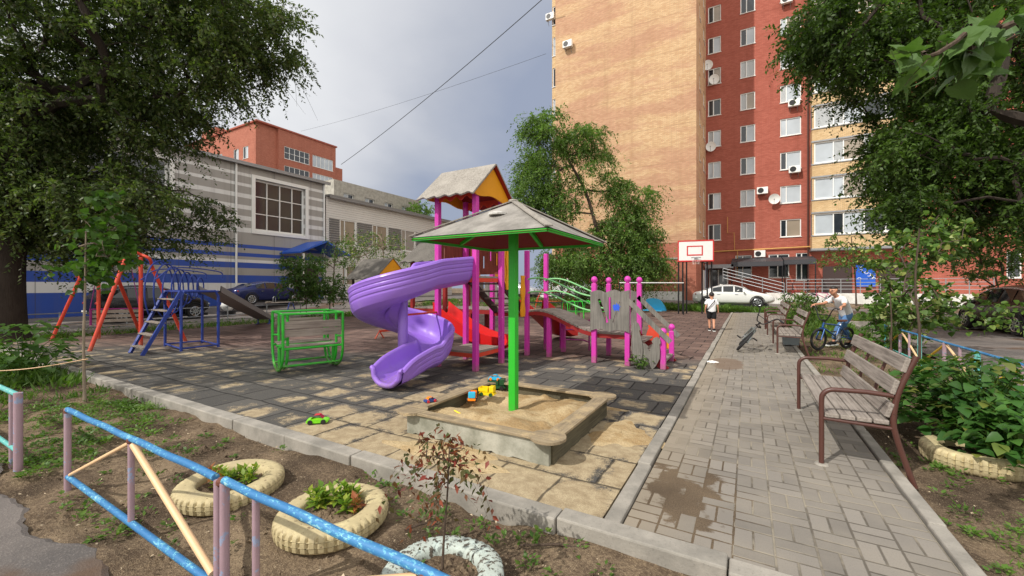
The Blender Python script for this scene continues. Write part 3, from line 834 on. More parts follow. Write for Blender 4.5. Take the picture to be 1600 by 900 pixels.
for i in range(7):
    b.tube(ring((7.45 + 0.14 * i, 40.545, 2.1 + 0.16 * ((i * 5) % 6)), 0.10 + 0.02 * (i % 3), 9, i, i + 3.6), 0.018, 5)
b.build('sign_pattern', M['white'], s_)
b = MB(); b.span((16.1, 40.5, 2.3), (18.4, 40.62, 4.1)); s_ = b.build('shop_sign', m_plain('yellow_sign', S(220, 214, 40), 0.5), None)
tag(s_, 'bright yellow shop board on the red brick wall at the far right', 'sign')

def ac_unit(px, py, plane='y', const=40.7, label=''):
    p = onY(px, py, const)
    t = thing('air_conditioner', label, 'air conditioner', (p.x, const, p.z), 0, 'air conditioners on the tower walls')
    b = MB(); b.box((0, -0.30, 0), (0.80, 0.30, 0.56)); b.build('casing', M['white'], t, bevel=0.02)
    b = MB()
    for r in (0.06, 0.11, 0.16, 0.21): b.tube(ring((-0.12, -0.455, 0), r, 16)[:-1], 0.008, 4, closed=True)
    b.lathe([(0.22, 0), (0.22, 0.01)], (-0.12, -0.452, 0), 16, Matrix.Rotation(R(90), 4, 'X')); b.build('fan_grille', M['black_paint'], t)
    b = MB()
    for s in (-0.25, 0.25): b.beam((s, 0, -0.30), (s, -0.45, -0.30), 0.03, 0.03); b.beam((s, 0, -0.62), (s, -0.4, -0.31), 0.025, 0.025)
    b.build('bracket', M['grey_metal'], t)
ac_unit(889, 72, const=32.7, label='white air conditioner alone on the yellow brick side wall')
ac_unit(862, 29, const=34.0, label='white air conditioner under a balcony window left of the yellow wall')
ac_unit(1229, 3, label='white air conditioner on the red front at the very top of the picture')
ac_unit(1240, 163, label='white air conditioner under the third column window, above its twin two floors lower')
ac_unit(1241, 266, label='white air conditioner under a third column window, two floors below its twin')
ac_unit(1191, 299, label='white air conditioner on bare red brick left of a satellite dish')
ac_unit(1187, 397, label='white air conditioner just above the dark entrance awning')

def dish(px, py, label, const=40.7, out=0.35):
    p = onY(px, py, const)
    t = thing('satellite_dish', label, 'satellite dish', (p.x, const, p.z), 0, 'satellite dishes on the red front')
    Mx = Matrix.Translation((0, -out, 0)) @ Matrix.Rotation(R(100), 4, 'X') @ Matrix.Rotation(R(12), 4, 'Y')
    b = MB(); b.lathe([(0.001, 0.0), (0.16, 0.012), (0.30, 0.05), (0.42, 0.10), (0.42, 0.115), (0.30, 0.065), (0.16, 0.03), (0.001, 0.02)], (0, 0, 0), 22, Mx)
    b.build('reflector', M['white'], t, smooth=True)
    b = MB(); b.tube([(0, -out - 0.02, -0.38), (0, -out - 0.42, -0.12)], 0.015); b.ball((0, -out - 0.42, -0.10), 0.05, 6); b.tube([(0, 0, -0.1), (0, -out, 0)], 0.025)
    b.build('feed_arm', M['grey_metal'], t)
dish(1106, 105, 'white satellite dish at the corner by the yellow wall, uppermost of the four', 40.4)
dish(1116, 127, 'white satellite dish under a first column window, just below another dish')
dish(1111, 231, 'white satellite dish under a first column window, alone at mid height')
dish(1209, 312, 'white satellite dish on the sunlit red brick beside a third column window')

# ramp and railings before the entrance
def railing(pts, h, rails, label, mat, post_every=1.5):
    p0 = Vector(pts[0]); t = thing('railing', label, 'railing', p0)
    for i in range(len(pts) - 1):
        a, c = Vector(pts[i]) - p0, Vector(pts[i + 1]) - p0; n = max(1, int((c - a).length / post_every))
        for k in range(n + (1 if i == len(pts) - 2 else 0)):
            q = a + (c - a) * k / n
            b = MB(); b.tube([q, q + Vector((0, 0, h))], 0.028, 6); b.build('post', mat, t)
        for j in range(rails):
            z = Vector((0, 0, h - j * 0.24)); b = MB(); b.tube([a + z, c + z], 0.024, 6); b.build('rail', mat, t)
railing([(-1.6, 35.0, 1.9), (2.2, 33.8, 0.75)], 1.0, 4, 'sloping grey metal railing of the ramp behind the white car', M['grey_metal'], 1.2)
railing([(2.6, 37.6, 1.0), (13.5, 37.6, 1.0)], 1.05, 4, 'level grey metal railing along the red brick entrance terrace', M['grey_metal'], 1.0)
b = MB(); b.span((1.3, 36.9, 0.2), (14.5, 40.5, 1.0)); b.build('terrace', M['plinth'], kind='structure')
b = MB(); b.add([(-1.8, 34.6, 0.3), (2.3, 33.4, 0.3), (2.3, 34.6, 0.3), (-1.8, 36.0, 0.3), (-1.8, 34.6, 1.7), (2.3, 33.4, 0.55), (2.3, 34.6, 0.55), (-1.8, 36.0, 1.7)],
                [(0, 1, 5, 4), (1, 2, 6, 5), (2, 3, 7, 6), (3, 0, 4, 7), (4, 5, 6, 7)]); b.build('entrance_ramp', M['plinth'], loc=(0, 0, 0), label='sloping white concrete ramp to the tower entrance', cat='ramp')
b = MB(); b.span((-20.5, 32.1, 0.1), (-4.0, 32.3, 1.15)); b.build('low_wall', M['plinth'], label='long low white wall in front of the tower behind the play yard', cat='wall')

# ---------------------------------------------------------------- sports hall with banded cladding
HX = -31.0
HL = thing('sports_hall', 'long hall clad in grey and white bands with royal blue bands near the ground', 'building', (HX, 10, 0))
wins = [(16.6, 20.5, 5.6, 9.35), (7.6, 11.5, 5.6, 9.35), (-1.0, 2.9, 5.6, 9.35)]
b = MB(); wall_open(b, 'x', HX, -22, 22.3, -0.2, 10.25, wins, 0.3, -1)
b.add([(HX, 22.3, -0.2), (HX - 14, 22.3, -0.2), (HX - 14, 22.3, 10.25), (HX, 22.3, 10.25)], [(0, 1, 2, 3)])
b.build('wall', M['hall'], HL, world=True)
for o_ in wins: window(HL, 'x', HX, -1, *o_, 4, 3, 0, fw=0.14, depth=0.25)
for o_ in wins:
    b = MB()
    for (ya, yb, za, zb) in ((o_[0] - .25, o_[0] - .003, o_[2] - .25, o_[3] + .25), (o_[1] + .003, o_[1] + .25, o_[2] - .25, o_[3] + .25), (o_[0], o_[1], o_[3] + .003, o_[3] + .25), (o_[0], o_[1], o_[2] - .25, o_[2] - .05)):
        b.span((HX + 0.004, ya, za), (HX + 0.09, yb, zb))
    b.build('window_surround', M['white'], HL, world=True)
b = MB(); b.span((HX - 15, -22, 10.25), (HX + 0.35, 22.6, 10.33)); b.span((HX + 0.22, -22, 10.10), (HX + 0.36, 22.6, 10.24)); b.build('roof', M['grey_metal'], HL, world=True)
for y in (15.3, 22.15):
    b = MB(); b.tube([(HX + 0.1, y, 0.2), (HX + 0.1, y, 10.1)], 0.07); b.build('downpipe', M['white'], HL, world=True)
# blue porch
b = MB(); b.prism([(-2.2, 0), (0, 1.0), (2.2, 0), (2.2, -0.12), (0, 0.86), (-2.2, -0.12)], 2.6, Matrix.Translation((HX + 1.31, 20.6, 4.1)) @ Matrix(((0, 0, 1, 0), (1, 0, 0, 0), (0, 1, 0, 0), (0, 0, 0, 1))))
pr = b.build('porch_roof', M['roof_blue'], HL, world=True)
for y in (18.7, 22.4):
    b = MB(); b.span((HX + 2.3, y, 0.2), (HX + 2.45, y + 0.15, 4.0)); b.build('porch_post', M['white'], pr, world=True)
b = MB(); b.span((HX + 0.003, 19.6, 0.2), (HX + 0.08, 21.6, 3.2)); b.build('door', M['door'], HL, world=True)

WG = thing('side_wing', 'lower white sided wing with curtained windows next to the banded hall', 'building', (HX, 30, 0))
wins = [(23.8, 25.5, 5.2, 7.45), (27.4, 29.3, 5.2, 7.45), (31.2, 33.2, 5.2, 7.45), (35.2, 37.0, 5.2, 7.45), (24.0, 25.5, 1.6, 3.4), (31.2, 33.2, 1.6, 3.4)]
b = MB(); wall_open(b, 'x', HX - 0.02, 22.4, 39.5, 0, 9.2, wins, 0.2, -1)
b.add([(HX - .02, 39.5, 0), (HX - 12, 39.5, 0), (HX - 12, 39.5, 9.2), (HX - .02, 39.5, 9.2)], [(0, 1, 2, 3)])
b.build('wall', M['siding'], WG, world=True)
for o_ in wins: window(WG, 'x', HX - 0.02, -1, *o_, 2, 1, (3, 3), fw=0.1, mull=[0.3])
b = MB(); b.span((HX - 12, 22.4, 9.2), (HX + 0.5, 39.8, 9.32)); b.span((HX + 0.38, 22.45, 9.02), (HX + 0.5, 39.8, 9.19)); b.build('roof', M['louvre'], WG, world=True)
for (a, c) in ((22.7, 23.7), (25.6, 27.3), (29.4, 31.1), (33.3, 35.1)):
    b = MB()
    for k in range(11): b.box((HX + 0.02, (a + c) / 2, 5.3 + 0.2 * k), (0.05, c - a, 0.14), mat=Matrix.Rotation(R(25), 4, 'Y'))
    b.build('louvre_panel', M['louvre'], WG, world=True)
BB = thing('concrete_block_building', 'bare streaked concrete upper storey with small square windows behind the white wing', 'building', (-38, 34, 9))
b = MB(); ops = [(29.6 + 2.9 * k, 31.0 + 2.9 * k, 10.9, 11.7) for k in range(4)]
wall_open(b, 'x', -38.0, 28.4, 41.5, 0, 12.9, ops, 0.3, -1)
b.add([(-38, 28.4, 0), (-50, 28.4, 0), (-50, 28.4, 12.9), (-38, 28.4, 12.9)], [(0, 1, 2, 3)]); b.add([(-38, 28.4, 12.9), (-38, 41.5, 12.9), (-50, 41.5, 12.9), (-50, 28.4, 12.9)], [(0, 1, 2, 3)])
b.add([(-38, 41.5, 0), (-50, 41.5, 0), (-50, 41.5, 12.9), (-38, 41.5, 12.9)], [(0, 1, 2, 3)])
b.build('wall', M['grey_block'], BB, world=True)
for o_ in ops: window(BB, 'x', -38.0, -1, *o_, 2, 1, 1, depth=0.25)
# ---------------------------------------------------------------- orange brick block far behind
OB = thing('orange_apartment_block', 'orange brick apartment block standing far behind the banded hall', 'apartment block', (-68.5, 36.8, 0))
H5 = 27.9
b = MB(); opsA = []
for k in range(5):
    z = 23.6 - 3.0 * k
    for x in (-72.3, -75.2, -80.5, -83.4): opsA.append((x, x + 1.6, z - 1.1, z + 0.9))
wall_open(b, 'y', 36.8, -100, -68.5, 0, H5, opsA, 0.15, 1)
opsB = []
for k in range(5):
    z = 24.3 - 3.25 * k
    opsB += [(41.2, 45.8, z - 1.1, z + 0.95), (46.4, 50.6, z - 1.1, z + 0.95)]
wall_open(b, 'x', -68.0, 40.2, 51.2, 0, H5, opsB, 0.3, -1)
b.add([(-68.5, 36.8, 0), (-68.5, 40.2, 0), (-68.5, 40.2, H5), (-68.5, 36.8, H5)], [(0, 1, 2, 3)]); b.add([(-68.5, 40.2, 0), (-68.0, 40.2, 0), (-68.0, 40.2, H5), (-68.5, 40.2, H5)], [(0, 1, 2, 3)])
b.add([(-68.0, 51.2, 0), (-90, 51.2, 0), (-90, 51.2, H5), (-68.0, 51.2, H5)], [(0, 1, 2, 3)])
b.add([(-68.4, 51.2, 0), (-68.4, 53, 0), (-68.4, 53, H5 - 3.6), (-68.4, 51.2, H5 - 3.6)], [(0, 1, 2, 3)])
b.add([(-68.5, 36.8, H5), (-68.0, 51.2, H5), (-100, 51.2, H5), (-100, 36.8, H5)], [(0, 1, 2, 3)])
b.span((-87, 37.2, H5), (-82, 41, H5 + 2.0)); b.span((-100, 37.0, H5), (-97.5, 39, H5 + 1.3))
b.build('wall', M['brick_o'], OB, world=True)
b = MB(); b.span((-100, 36.78, 3), (-68.55, 36.797, 22.3))
for z in (25.5,): b.span((-100, 36.79, z - .05), (-68.55, 36.798, z + .05))
for o_ in opsA: window(OB, 'y', 36.8, 1, *o_, 2, 1, 2)
for i, o_ in enumerate(opsB): window(OB, 'x', -68.0, -1, *o_, 5, 2 if i != 1 else 1, 0 if i in (0, 2) else 31)
b = MB(); b.span((-68.9, 36.5, H5), (-67.8, 51.4, H5 + 0.25)); b.span((-100, 36.55, H5 + .002), (-68.9, 37.0, H5 + 0.25)); b.build('parapet', M['brick_r'], OB, world=True)
# cables
def cable(p, q, sag, r, label):
    p, q = Vector(p), Vector(q)
    b = MB(); b.tube([p + (q - p) * (i / 24) + Vector((0, 0, -sag * 4 * (i / 24) * (1 - i / 24))) for i in range(25)], r, 5)
    b.build('overhead_cable', M['black_paint'], loc=p, world=True, label=label, cat='cable')
cable(at(862, -14, 34.2), at(533, 257, 62), 0.5, 0.035, 'thick dark cable sagging across the sky from the tower')
cable(at(853, 84, 34.2), at(470, 205, 64), 0.4, 0.012, 'faint thin wire crossing the sky below the thick cable')
# ================================================================ play structure (tower, slide, bridge, steps: one bolted thing)
PS = thing('play_structure', 'pink posted wooden play structure with purple spiral slide, roofed tower and plank bridge', 'play structure', (-4.7, 7.0, 0))
def post(x, y, h, name='post', m='pink', w=0.095, cap=False, z0=0.0):
    b = MB(); b.box((x, y, z0 + (h - z0) / 2), (w, w, h - z0))
    p = b.build(name, M[m], PS, world=True, bevel=0.008)
    if cap:
        c = MB(); c.lathe([(0.035, 0), (0.035, 0.02), (0.06, 0.05), (0.066, 0.085), (0.05, 0.125), (0.02, 0.145), (0.002, 0.148)], (x, y, h), 14)
        c.build('ball_cap', M[m], p, world=True, smooth=True)
    return p
TX0, TX1, TY0, TY1 = -5.17, -4.29, 6.16, 7.06
for x in (TX0, TX1):
    for y in (TY0, TY1): post(x, y, 3.32)
# decks
def deck(x0, x1, y0, y1, z, name='platform', edge='orange'):
    b = MB(); n = max(1, int((x1 - x0) / 0.12))
    for i in range(n):
        a = x0 + (x1 - x0) * i / n; b.span((a + 0.004, y0, z - 0.035), (a + (x1 - x0) / n - 0.004, y1, z))
    d = b.build(name, M['tread'], PS, world=True)
    f = MB()
    for y in (y0 + 0.02, y1 - 0.02): f.span((x0, y - 0.02, z - 0.115), (x1, y + 0.02, z - 0.037))
    for x in (x0 + 0.02, x1 - 0.02): f.span((x - 0.02, y0 + 0.042, z - 0.113), (x + 0.02, y1 - 0.042, z - 0.039))
    f.build('deck_frame', M[edge], d, world=True)
    return d
deck(TX0 + 0.05, TX1 - 0.05, TY0 - 0.03, TY1 + 0.03, 1.74)
deck(TX0 + 0.05, TX1 - 0.04, TY0 + 0.05, TY1 + 0.03, 0.34)
# gable roof with wavy eaves
def gable_roof(x0, x1, ym, half, zr, ze, gable_inset, name='roof', lower=0.10, inner='orange', top='roof_wood'):
    n = 26; th = 0.03
    b = MB(); u = MB()
    for sgn in (-1, 1):
        dirv = Vector((0, sgn * half, ze - zr)); L = dirv.length; nrm = Vector((0, sgn * (zr - ze), half)).normalized()
        rowA, rowB = [], []
        for i in range(n + 1):
            x = x0 + (x1 - x0) * i / n
            e = 0.035 * math.cos(i / n * 2 * PI * 5) + lower
            pe = Vector((x, ym, zr)) + dirv * (1 + e / L)
            rowA.append(([Vector((x, ym, zr)) + nrm * th, Vector((x, ym, zr)) + nrm * th + dirv * 0.55, pe + nrm * th, pe, Vector((x, ym, zr)) + dirv * 0.55, Vector((x, ym, zr))]))
        b.grid(rowA); k = len(rowA)
        b.add(rowA[0], [tuple(range(6))]); b.add(rowA[-1], [tuple(range(5, -1, -1))])
        u.grid([[p[3] - nrm * 0.004 - dirv.normalized() * 0.01, p[5] - nrm * 0.004] for p in rowA])
    r = b.build(name, M[top], PS, world=True)
    u.build('roof_underside', M[inner], r, world=True)
    for x in (x0 + gable_inset, x1 - gable_inset):
        pl = [(ym - half * 0.99, ze + 0.02), (ym, zr - 0.03), (ym + half * 0.99, ze + 0.02)]
        pl += [(ym + half * (1 - 2 * i / 10), ze - 0.02 - 0.03 * math.sin(PI * i * 3 / 10)) for i in range(1, 10)]
        g = MB(); g.prism(pl, 0.03, Matrix.Translation((x, 0, 0)) @ Matrix(((0, 0, 1, 0), (1, 0, 0, 0), (0, 1, 0, 0), (0, 0, 0, 1))))
        g.build('gable', M['yellow'], r, world=True)
    return r
gable_roof(-5.42, -4.12, 6.6, 0.66, 3.84, 3.24, 0.10, inner='dark_red')
# scalloped valance boards under the eaves
for y in (TY0 - 0.02, TY1 + 0.02):
    pl = [(TX0 - 0.05, 3.30), (TX1 + 0.05, 3.30)] + [(TX1 + 0.05 - (TX1 - TX0 + 0.1) * i / 24, 3.18 + 0.04 * math.cos(i / 24 * 2 * PI * 4)) for i in range(25)]
    b = MB(); b.prism(pl, 0.02, Matrix.Translation((0, y, 0)) @ Matrix(((1, 0, 0, 0), (0, 0, -1, 0), (0, 1, 0, 0), (0, 0, 0, 1)))); b.build('valance', M['orange'], PS, world=True)
MXZ = lambda x, y, z: Matrix.Translation((x, y, z)) @ Matrix(((1, 0, 0, 0), (0, 0, -1, 0), (0, 1, 0, 0), (0, 0, 0, 1)))     # outline in x-z
MYZ = lambda x, y, z: Matrix.Translation((x, y, z)) @ Matrix(((0, 0, 1, 0), (1, 0, 0, 0), (0, 1, 0, 0), (0, 0, 0, 1)))      # outline in y-z
def slotted(name, mat, M4, w, h, slots, t=0.028, wave=0.0):
    """board with real vertical slots: strips between them"""
    b = MB(); xs = [-w / 2] + [s for sl in slots for s in (sl[0], sl[1])] + [w / 2]
    for i in range(0, len(xs), 2):
        b.prism([(xs[i], -h / 2), (xs[i + 1], -h / 2), (xs[i + 1], h / 2 + wave * math.sin(i)), (xs[i], h / 2 + wave)], t, M4)
    for s0, s1, z0, z1 in slots:
        b.prism([(s0, -h / 2), (s1, -h / 2), (s1, z0), (s0, z0)], t, M4); b.prism([(s0, z1), (s1, z1), (s1, h / 2), (s0, h / 2)], t, M4)
    return b.build(name, mat, PS, world=True)
# red-brown slotted boards on the tower's rear and side
slotted('guard_panel', M['brown_wood'], MXZ(-4.73, TY1 + 0.07, 2.12), 0.9, 0.66, [(-0.28, -0.24, -0.1, 0.2), (-0.05, -0.01, -0.2, 0.05), (0.12, 0.16, -0.05, 0.25), (0.27, 0.31, -0.15, 0.1)], wave=0.03)
slotted('guard_panel', M['brown_wood'], MYZ(TX0 - 0.07, 6.61, 2.12), 0.84, 0.66, [(-0.2, -0.16, -0.1, 0.2), (0.1, 0.14, -0.2, 0.05)], wave=0.03)
# purple spiral slide: straight lip, one full clockwise turn, run-out
AX, AYc, RR = -5.19, 5.25, 0.55
def slide():
    path = []
    for i in range(5): path.append((Vector((AX + RR, 6.16 - (6.16 - AYc) * i / 5, 0)), Vector((1, 0, 0)), 1.62 - 0.10 * i / 5))
    N = 44
    for i in range(N + 1):
        a = -2 * PI * i / N; r = Vector((math.cos(a), math.sin(a), 0))
        path.append((Vector((AX, AYc, 0)) + r * RR, r, 1.52 - 1.30 * (i / N) ** 0.95))
    for i in range(1, 9):
        y = AYc - 0.90 * i / 8
        path.append((Vector((AX + RR, y, 0)), Vector((1, 0, 0)), 0.24 - 0.16 * sstep(0, 1, i / 8)))
    n = len(path)
    inner, outer = [], []
    for i, (c, r, z) in enumerate(path):
        hi = 0.42 - 0.31 * sstep(6, 14, i) + 0.31 * sstep(n - 16, n - 8, i); ho = 0.46; wi, wo_ = 0.27, 0.29
        if i > n - 10: hi = min(hi, 0.36); ho = 0.36; wi = 0.28; wo_ = 0.30
        if i >= n - 3: hi = ho = [0.35, 0.31, 0.24][i - (n - 3)]
        prof = [(-wi - 0.05, hi - 0.03), (-wi - 0.035, hi + 0.012), (-wi - 0.005, hi + 0.016), (-wi + 0.02, hi), (-wi + 0.03, max(hi * 0.5, 0.06)), (-wi + 0.06, min(0.12, hi * 0.4)), (-wi * 0.55, 0.025), (0, 0.0), (wo_ * 0.55, 0.025),
                (wo_ - 0.06, 0.12), (wo_ - 0.025, ho * 0.5), (wo_ - 0.018, ho), (wo_ + 0.005, ho + 0.016), (wo_ + 0.04, ho + 0.012), (wo_ + 0.058, ho - 0.03)]
        groove = [(wo_ + 0.045, ho - 0.06), (wo_ + 0.048, ho - 0.09), (wo_ + 0.028, ho - 0.10), (wo_ + 0.044, ho - 0.11), (wo_ + 0.04, ho - 0.16), (wo_ + 0.02, ho - 0.17), (wo_ + 0.036, ho - 0.18),
                  (wo_ + 0.03, ho - 0.24), (wo_ + 0.01, ho - 0.25), (wo_ + 0.024, ho - 0.26)] if ho > 0.25 else []
        under = [(wo_ - 0.01, 0.05), (wo_ * 0.5, -0.035), (0, -0.055), (-wi * 0.5, -0.035), (-wi - 0.02, min(0.08, hi - 0.06))]
        inner.append([c + r * a + Vector((0, 0, z + h)) for a, h in prof])
        if i <= n - 4: g = groove
        else: g = [(wo_ + 0.045 - 0.004 * k, max(0.065, (ho - 0.04) - (ho - 0.04) * k / 10)) for k in range(10)]
        outer.append([c + r * a + Vector((0, 0, z + h)) for a, h in [prof[-1]] + g + under + [prof[0]]])
    for rows_ in (inner, outer):          # close support rows keep the mouths crisp when smoothed
        rows_.insert(-1, [p.lerp(q, .93) for p, q in zip(rows_[-2], rows_[-1])]); rows_.insert(1, [p.lerp(q, .07) for p, q in zip(rows_[0], rows_[1])])
    b = MB(); b.grid(inner)
    # a piece is broken out of the run-out floor beside the outer wall
    nv = len(inner[0]); hole = {(n - k_, j_) for k_, js in ((16, (8,)), (15, (7, 8, 9)), (14, (7, 8, 9)), (13, (6, 7, 8, 9)), (12, (7, 8, 9)), (11, (7, 8)), (10, (8, 9)), (9, (8,))) for j_ in js}
    b.f = [f for f in b.f if (f[0] // nv, f[0] % nv) not in hole]; b.m = [0] * len(b.f)
    k0 = len(b.f); b.grid(outer)
    # close both mouths
    for e in (0, -1):
        A, O = inner[e], outer[e][::-1]; i = j = 0; fs = []; na = len(A)
        while i < na - 1 or j < len(O) - 1:
            if j == len(O) - 1 or (i < na - 1 and (i + 1) / (na - 1) <= (j + 1) / (len(O) - 1)): fs.append((i, i + 1, na + j)); i += 1
            else: fs.append((i, na + j + 1, na + j)); j += 1
        if e == 0: b.add(A + O, fs)
        if e == -1: b.tube([p + Vector((0, -.004, -.014)) for p in A[1:-1]], .044, 8)          # rolled lip
    s = b.build('spiral_slide', M['purple'], PS, world=True, smooth=True, sub=1)
    c = MB(); c.lathe([(0.085, 0), (0.085, 1.75), (0.06, 1.79)], (AX, AYc, 0.0), 20)
    # helical skirt joining trough and column
    rows = []
    for i in range(5, 5 + N + 1):
        cc, r, z = path[i]; rows.append([Vector((AX, AYc, z + 0.02)) + r * 0.08, Vector((AX, AYc, z + 0.10)) + r * 0.25, Vector((AX, AYc, z + 0.04)) + r * 0.30])
    c.grid(rows); c.grid([[p - Vector((0, 0, 0.03)) for p in q][::-1] for q in rows])
    c.build('slide_column', M['purple'], s, world=True, smooth=True)
    for z in (1.05,):
        q = MB(); q.tube([(TX0, TY0, z), (AX + 0.05, AYc, z)], 0.02, 6); q.build('slide_bracket', M['orange'], s, world=True)
slide()
# middle tower, bridge, low deck
MX0, MX1, MY0, MY1 = -5.2, -4.28, 8.15, 9.15
for x, h in ((MX0, 2.4), (MX1, 2.34)):
    for y in (MY0, MY1): post(x, y, h)
deck(MX0 + 0.05, MX1 - 0.05, MY0, MY1, 0.97, edge='dark_red')
# steps up to the tower from the middle deck
for i in range(4):
    z = 1.10 + 0.16 * i; y = MY0 - 0.02 - 0.27 * (i + 0.4)
    b = MB(); b.span((TX0 + 0.1, y - 0.13, z), (TX1 - 0.1, y + 0.13, z + 0.035)); b.build('step', M['tread'], PS, world=True)
for x in (TX0 + 0.08, TX1 - 0.08):
    b = MB(); b.beam((x, MY0, 0.98), (x, TY1 + 0.02, 1.68), 0.04, 0.16); b.build('stringer', M['door'], PS, world=True)
def wavy_strip(x, y, z, h, w, m):
    n = 14
    L = [(-w / 2 - 0.02 * math.sin(i / n * 2 * PI * 2), -h / 2 + h * i / n) for i in range(n + 1)]; Rr = [(w / 2 + 0.02 * math.sin(i / n * 2 * PI * 2), -h / 2 + h * i / n) for i in range(n, -1, -1)]
    b = MB(); b.prism(L + Rr, 0.025, MYZ(x, y, z)); b.build('side_board', M[m], PS, world=True)
wavy_strip(TX1 + 0.01, 7.30, 1.95, 0.95, 0.13, 'yellow'); wavy_strip(TX1 + 0.01, 7.95, 1.33, 0.90, 0.17, 'yellow'); wavy_strip(TX1 + 0.01, 7.62, 1.75, 0.9, 0.17, 'panel'); wavy_strip(TX0 - 0.01, 7.5, 1.7, 1.0, 0.17, 'yellow')
LX0, LX1, LY0, LY1, LZ = -2.69, -2.02, 8.05, 9.05, 0.62
for x in (LX0, LX1):
    for y in (LY0, LY1): post(x, y, 1.60, cap=True)
deck(LX0 - 0.05, LX1 + 0.05, LY0 + 0.05, LY1 - 0.05, LZ, edge='dark_red')
# arched plank bridge
def bz(u): return 0.97 + (LZ - 0.97) * sstep(0, 1, u) + 0.10 * math.sin(PI * u) * (1 - u) * 1.6
b = MB(); nb = 16
for i in range(nb):
    u0, u1 = i / nb, (i + 1) / nb; x0 = MX1 + (LX0 - MX1) * u0; x1 = MX1 + (LX0 - MX1) * u1
    b.beam((x0 + 0.006, 8.6, bz(u0)), (x1 - 0.006, 8.6, bz(u1)), 0.92 + rnd.uniform(-.01, .01), 0.035)
br = b.build('bridge', M['plank'], PS, world=True)
for y in (8.15, 9.05):
    b = MB(); b.grid([[(MX1 + (LX0 - MX1) * i / 20, y - 0.02, bz(i / 20) - 0.10), (MX1 + (LX0 - MX1) * i / 20, y - 0.02, bz(i / 20) - 0.022), (MX1 + (LX0 - MX1) * i / 20, y + 0.02, bz(i / 20) - 0.022), (MX1 + (LX0 - MX1) * i / 20, y + 0.02, bz(i / 20) - 0.10)] for i in range(21)], closed=True)
    b.build('bridge_beam', M['dark_red'], br, world=True)
for y in (8.12, 9.08):
    for hh in (0.72, 0.42):
        b = MB(); b.tube([(MX1 + (LX0 - MX1) * i / 18, y, bz(i / 18) + hh) for i in range(19)], 0.018, 8); b.build('handrail', M['pale_green'], br, world=True, smooth=True)
post(-3.76, 8.2, 0.9, 'bridge_leg'); post(-3.76, 9.0, 0.9, 'bridge_leg')
# grey cut-out boards on the low deck, one each side
def cat_board(y):
    W_, H_ = 0.78, 0.82
    n = 16; top = [(W_ / 2 - W_ * i / n, H_ / 2 - 0.055 + 0.055 * abs(math.cos(i / n * 2.5 * PI))) for i in range(n + 1)]
    bot = [(-W_ / 2 + W_ * i / n, -H_ / 2 + 0.05 * abs(math.sin(i / n * 2 * PI))) for i in range(n + 1)]
    me = bpy.data.meshes.new('tmp'); bm = __import__('bmesh').new()
    import bmesh
    slots = [[(-0.24, 0.22), (-0.19, 0.24), (-0.02, -0.22), (-0.07, -0.24)], [(0.24, 0.18), (0.20, 0.19), (0.06, -0.22), (0.10, -0.24)], [(-0.02, 0.27), (0.03, 0.27), (0.035, -0.16), (-0.015, -0.16)]]
    edges = []
    for loop in [top + bot] + slots:
        vs = [bm.verts.new((p[0], 0, p[1])) for p in loop]
        for i in range(len(vs)): edges.append(bm.edges.new((vs[i], vs[(i + 1) % len(vs)])))
    bmesh.ops.triangle_fill(bm, use_beauty=True, use_dissolve=False, edges=edges)
    # drop the faces that fill the slots
    def inside(p, poly):
        c = False
        for i in range(len(poly)):
            (x1, y1), (x2, y2) = poly[i - 1], poly[i]
            if (y1 > p[1]) != (y2 > p[1]) and p[0] < (x2 - x1) * (p[1] - y1) / (y2 - y1) + x1: c = not c
        return c
    kill = [f for f in bm.faces if any(inside((f.calc_center_median().x, f.calc_center_median().z), s) for s in slots)]
    bmesh.ops.delete(bm, geom=kill, context='FACES')
    r = bmesh.ops.extrude_face_region(bm, geom=bm.faces[:]); bmesh.ops.translate(bm, vec=(0, 0.03, 0), verts=[g for g in r['geom'] if isinstance(g, bmesh.types.BMVert)])
    bmesh.ops.recalc_face_normals(bm, faces=bm.faces[:]); bm.to_mesh(me); bm.free()
    b = MB(); b.v = [(v.co.x + (LX0 + LX1) / 2, v.co.y + y, v.co.z + 1.06) for v in me.vertices]; b.f = [tuple(p.vertices) for p in me.polygons]; b.m = [0] * len(b.f)
    return b.build('cut_out_board', M['panel'], PS, world=True)
cb = cat_board(LY0 - 0.085); cat_board(LY1 + 0.055)
b = MB(); rr = random.Random(5)
pl = [(math.cos(a) * r_, math.sin(a) * r_) for a, r_ in [(2 * PI * i / 22, (0.085 if i % 2 else 0.055) * rr.uniform(.8, 1.15)) for i in range(22)]]
b.prism(pl, 0.003, MXZ(-2.22, LY0 - 0.0872, 1.13)); b.build('paint_splash', m_plain('blue_splash', S(40, 90, 210), 0.5), cb, world=True)
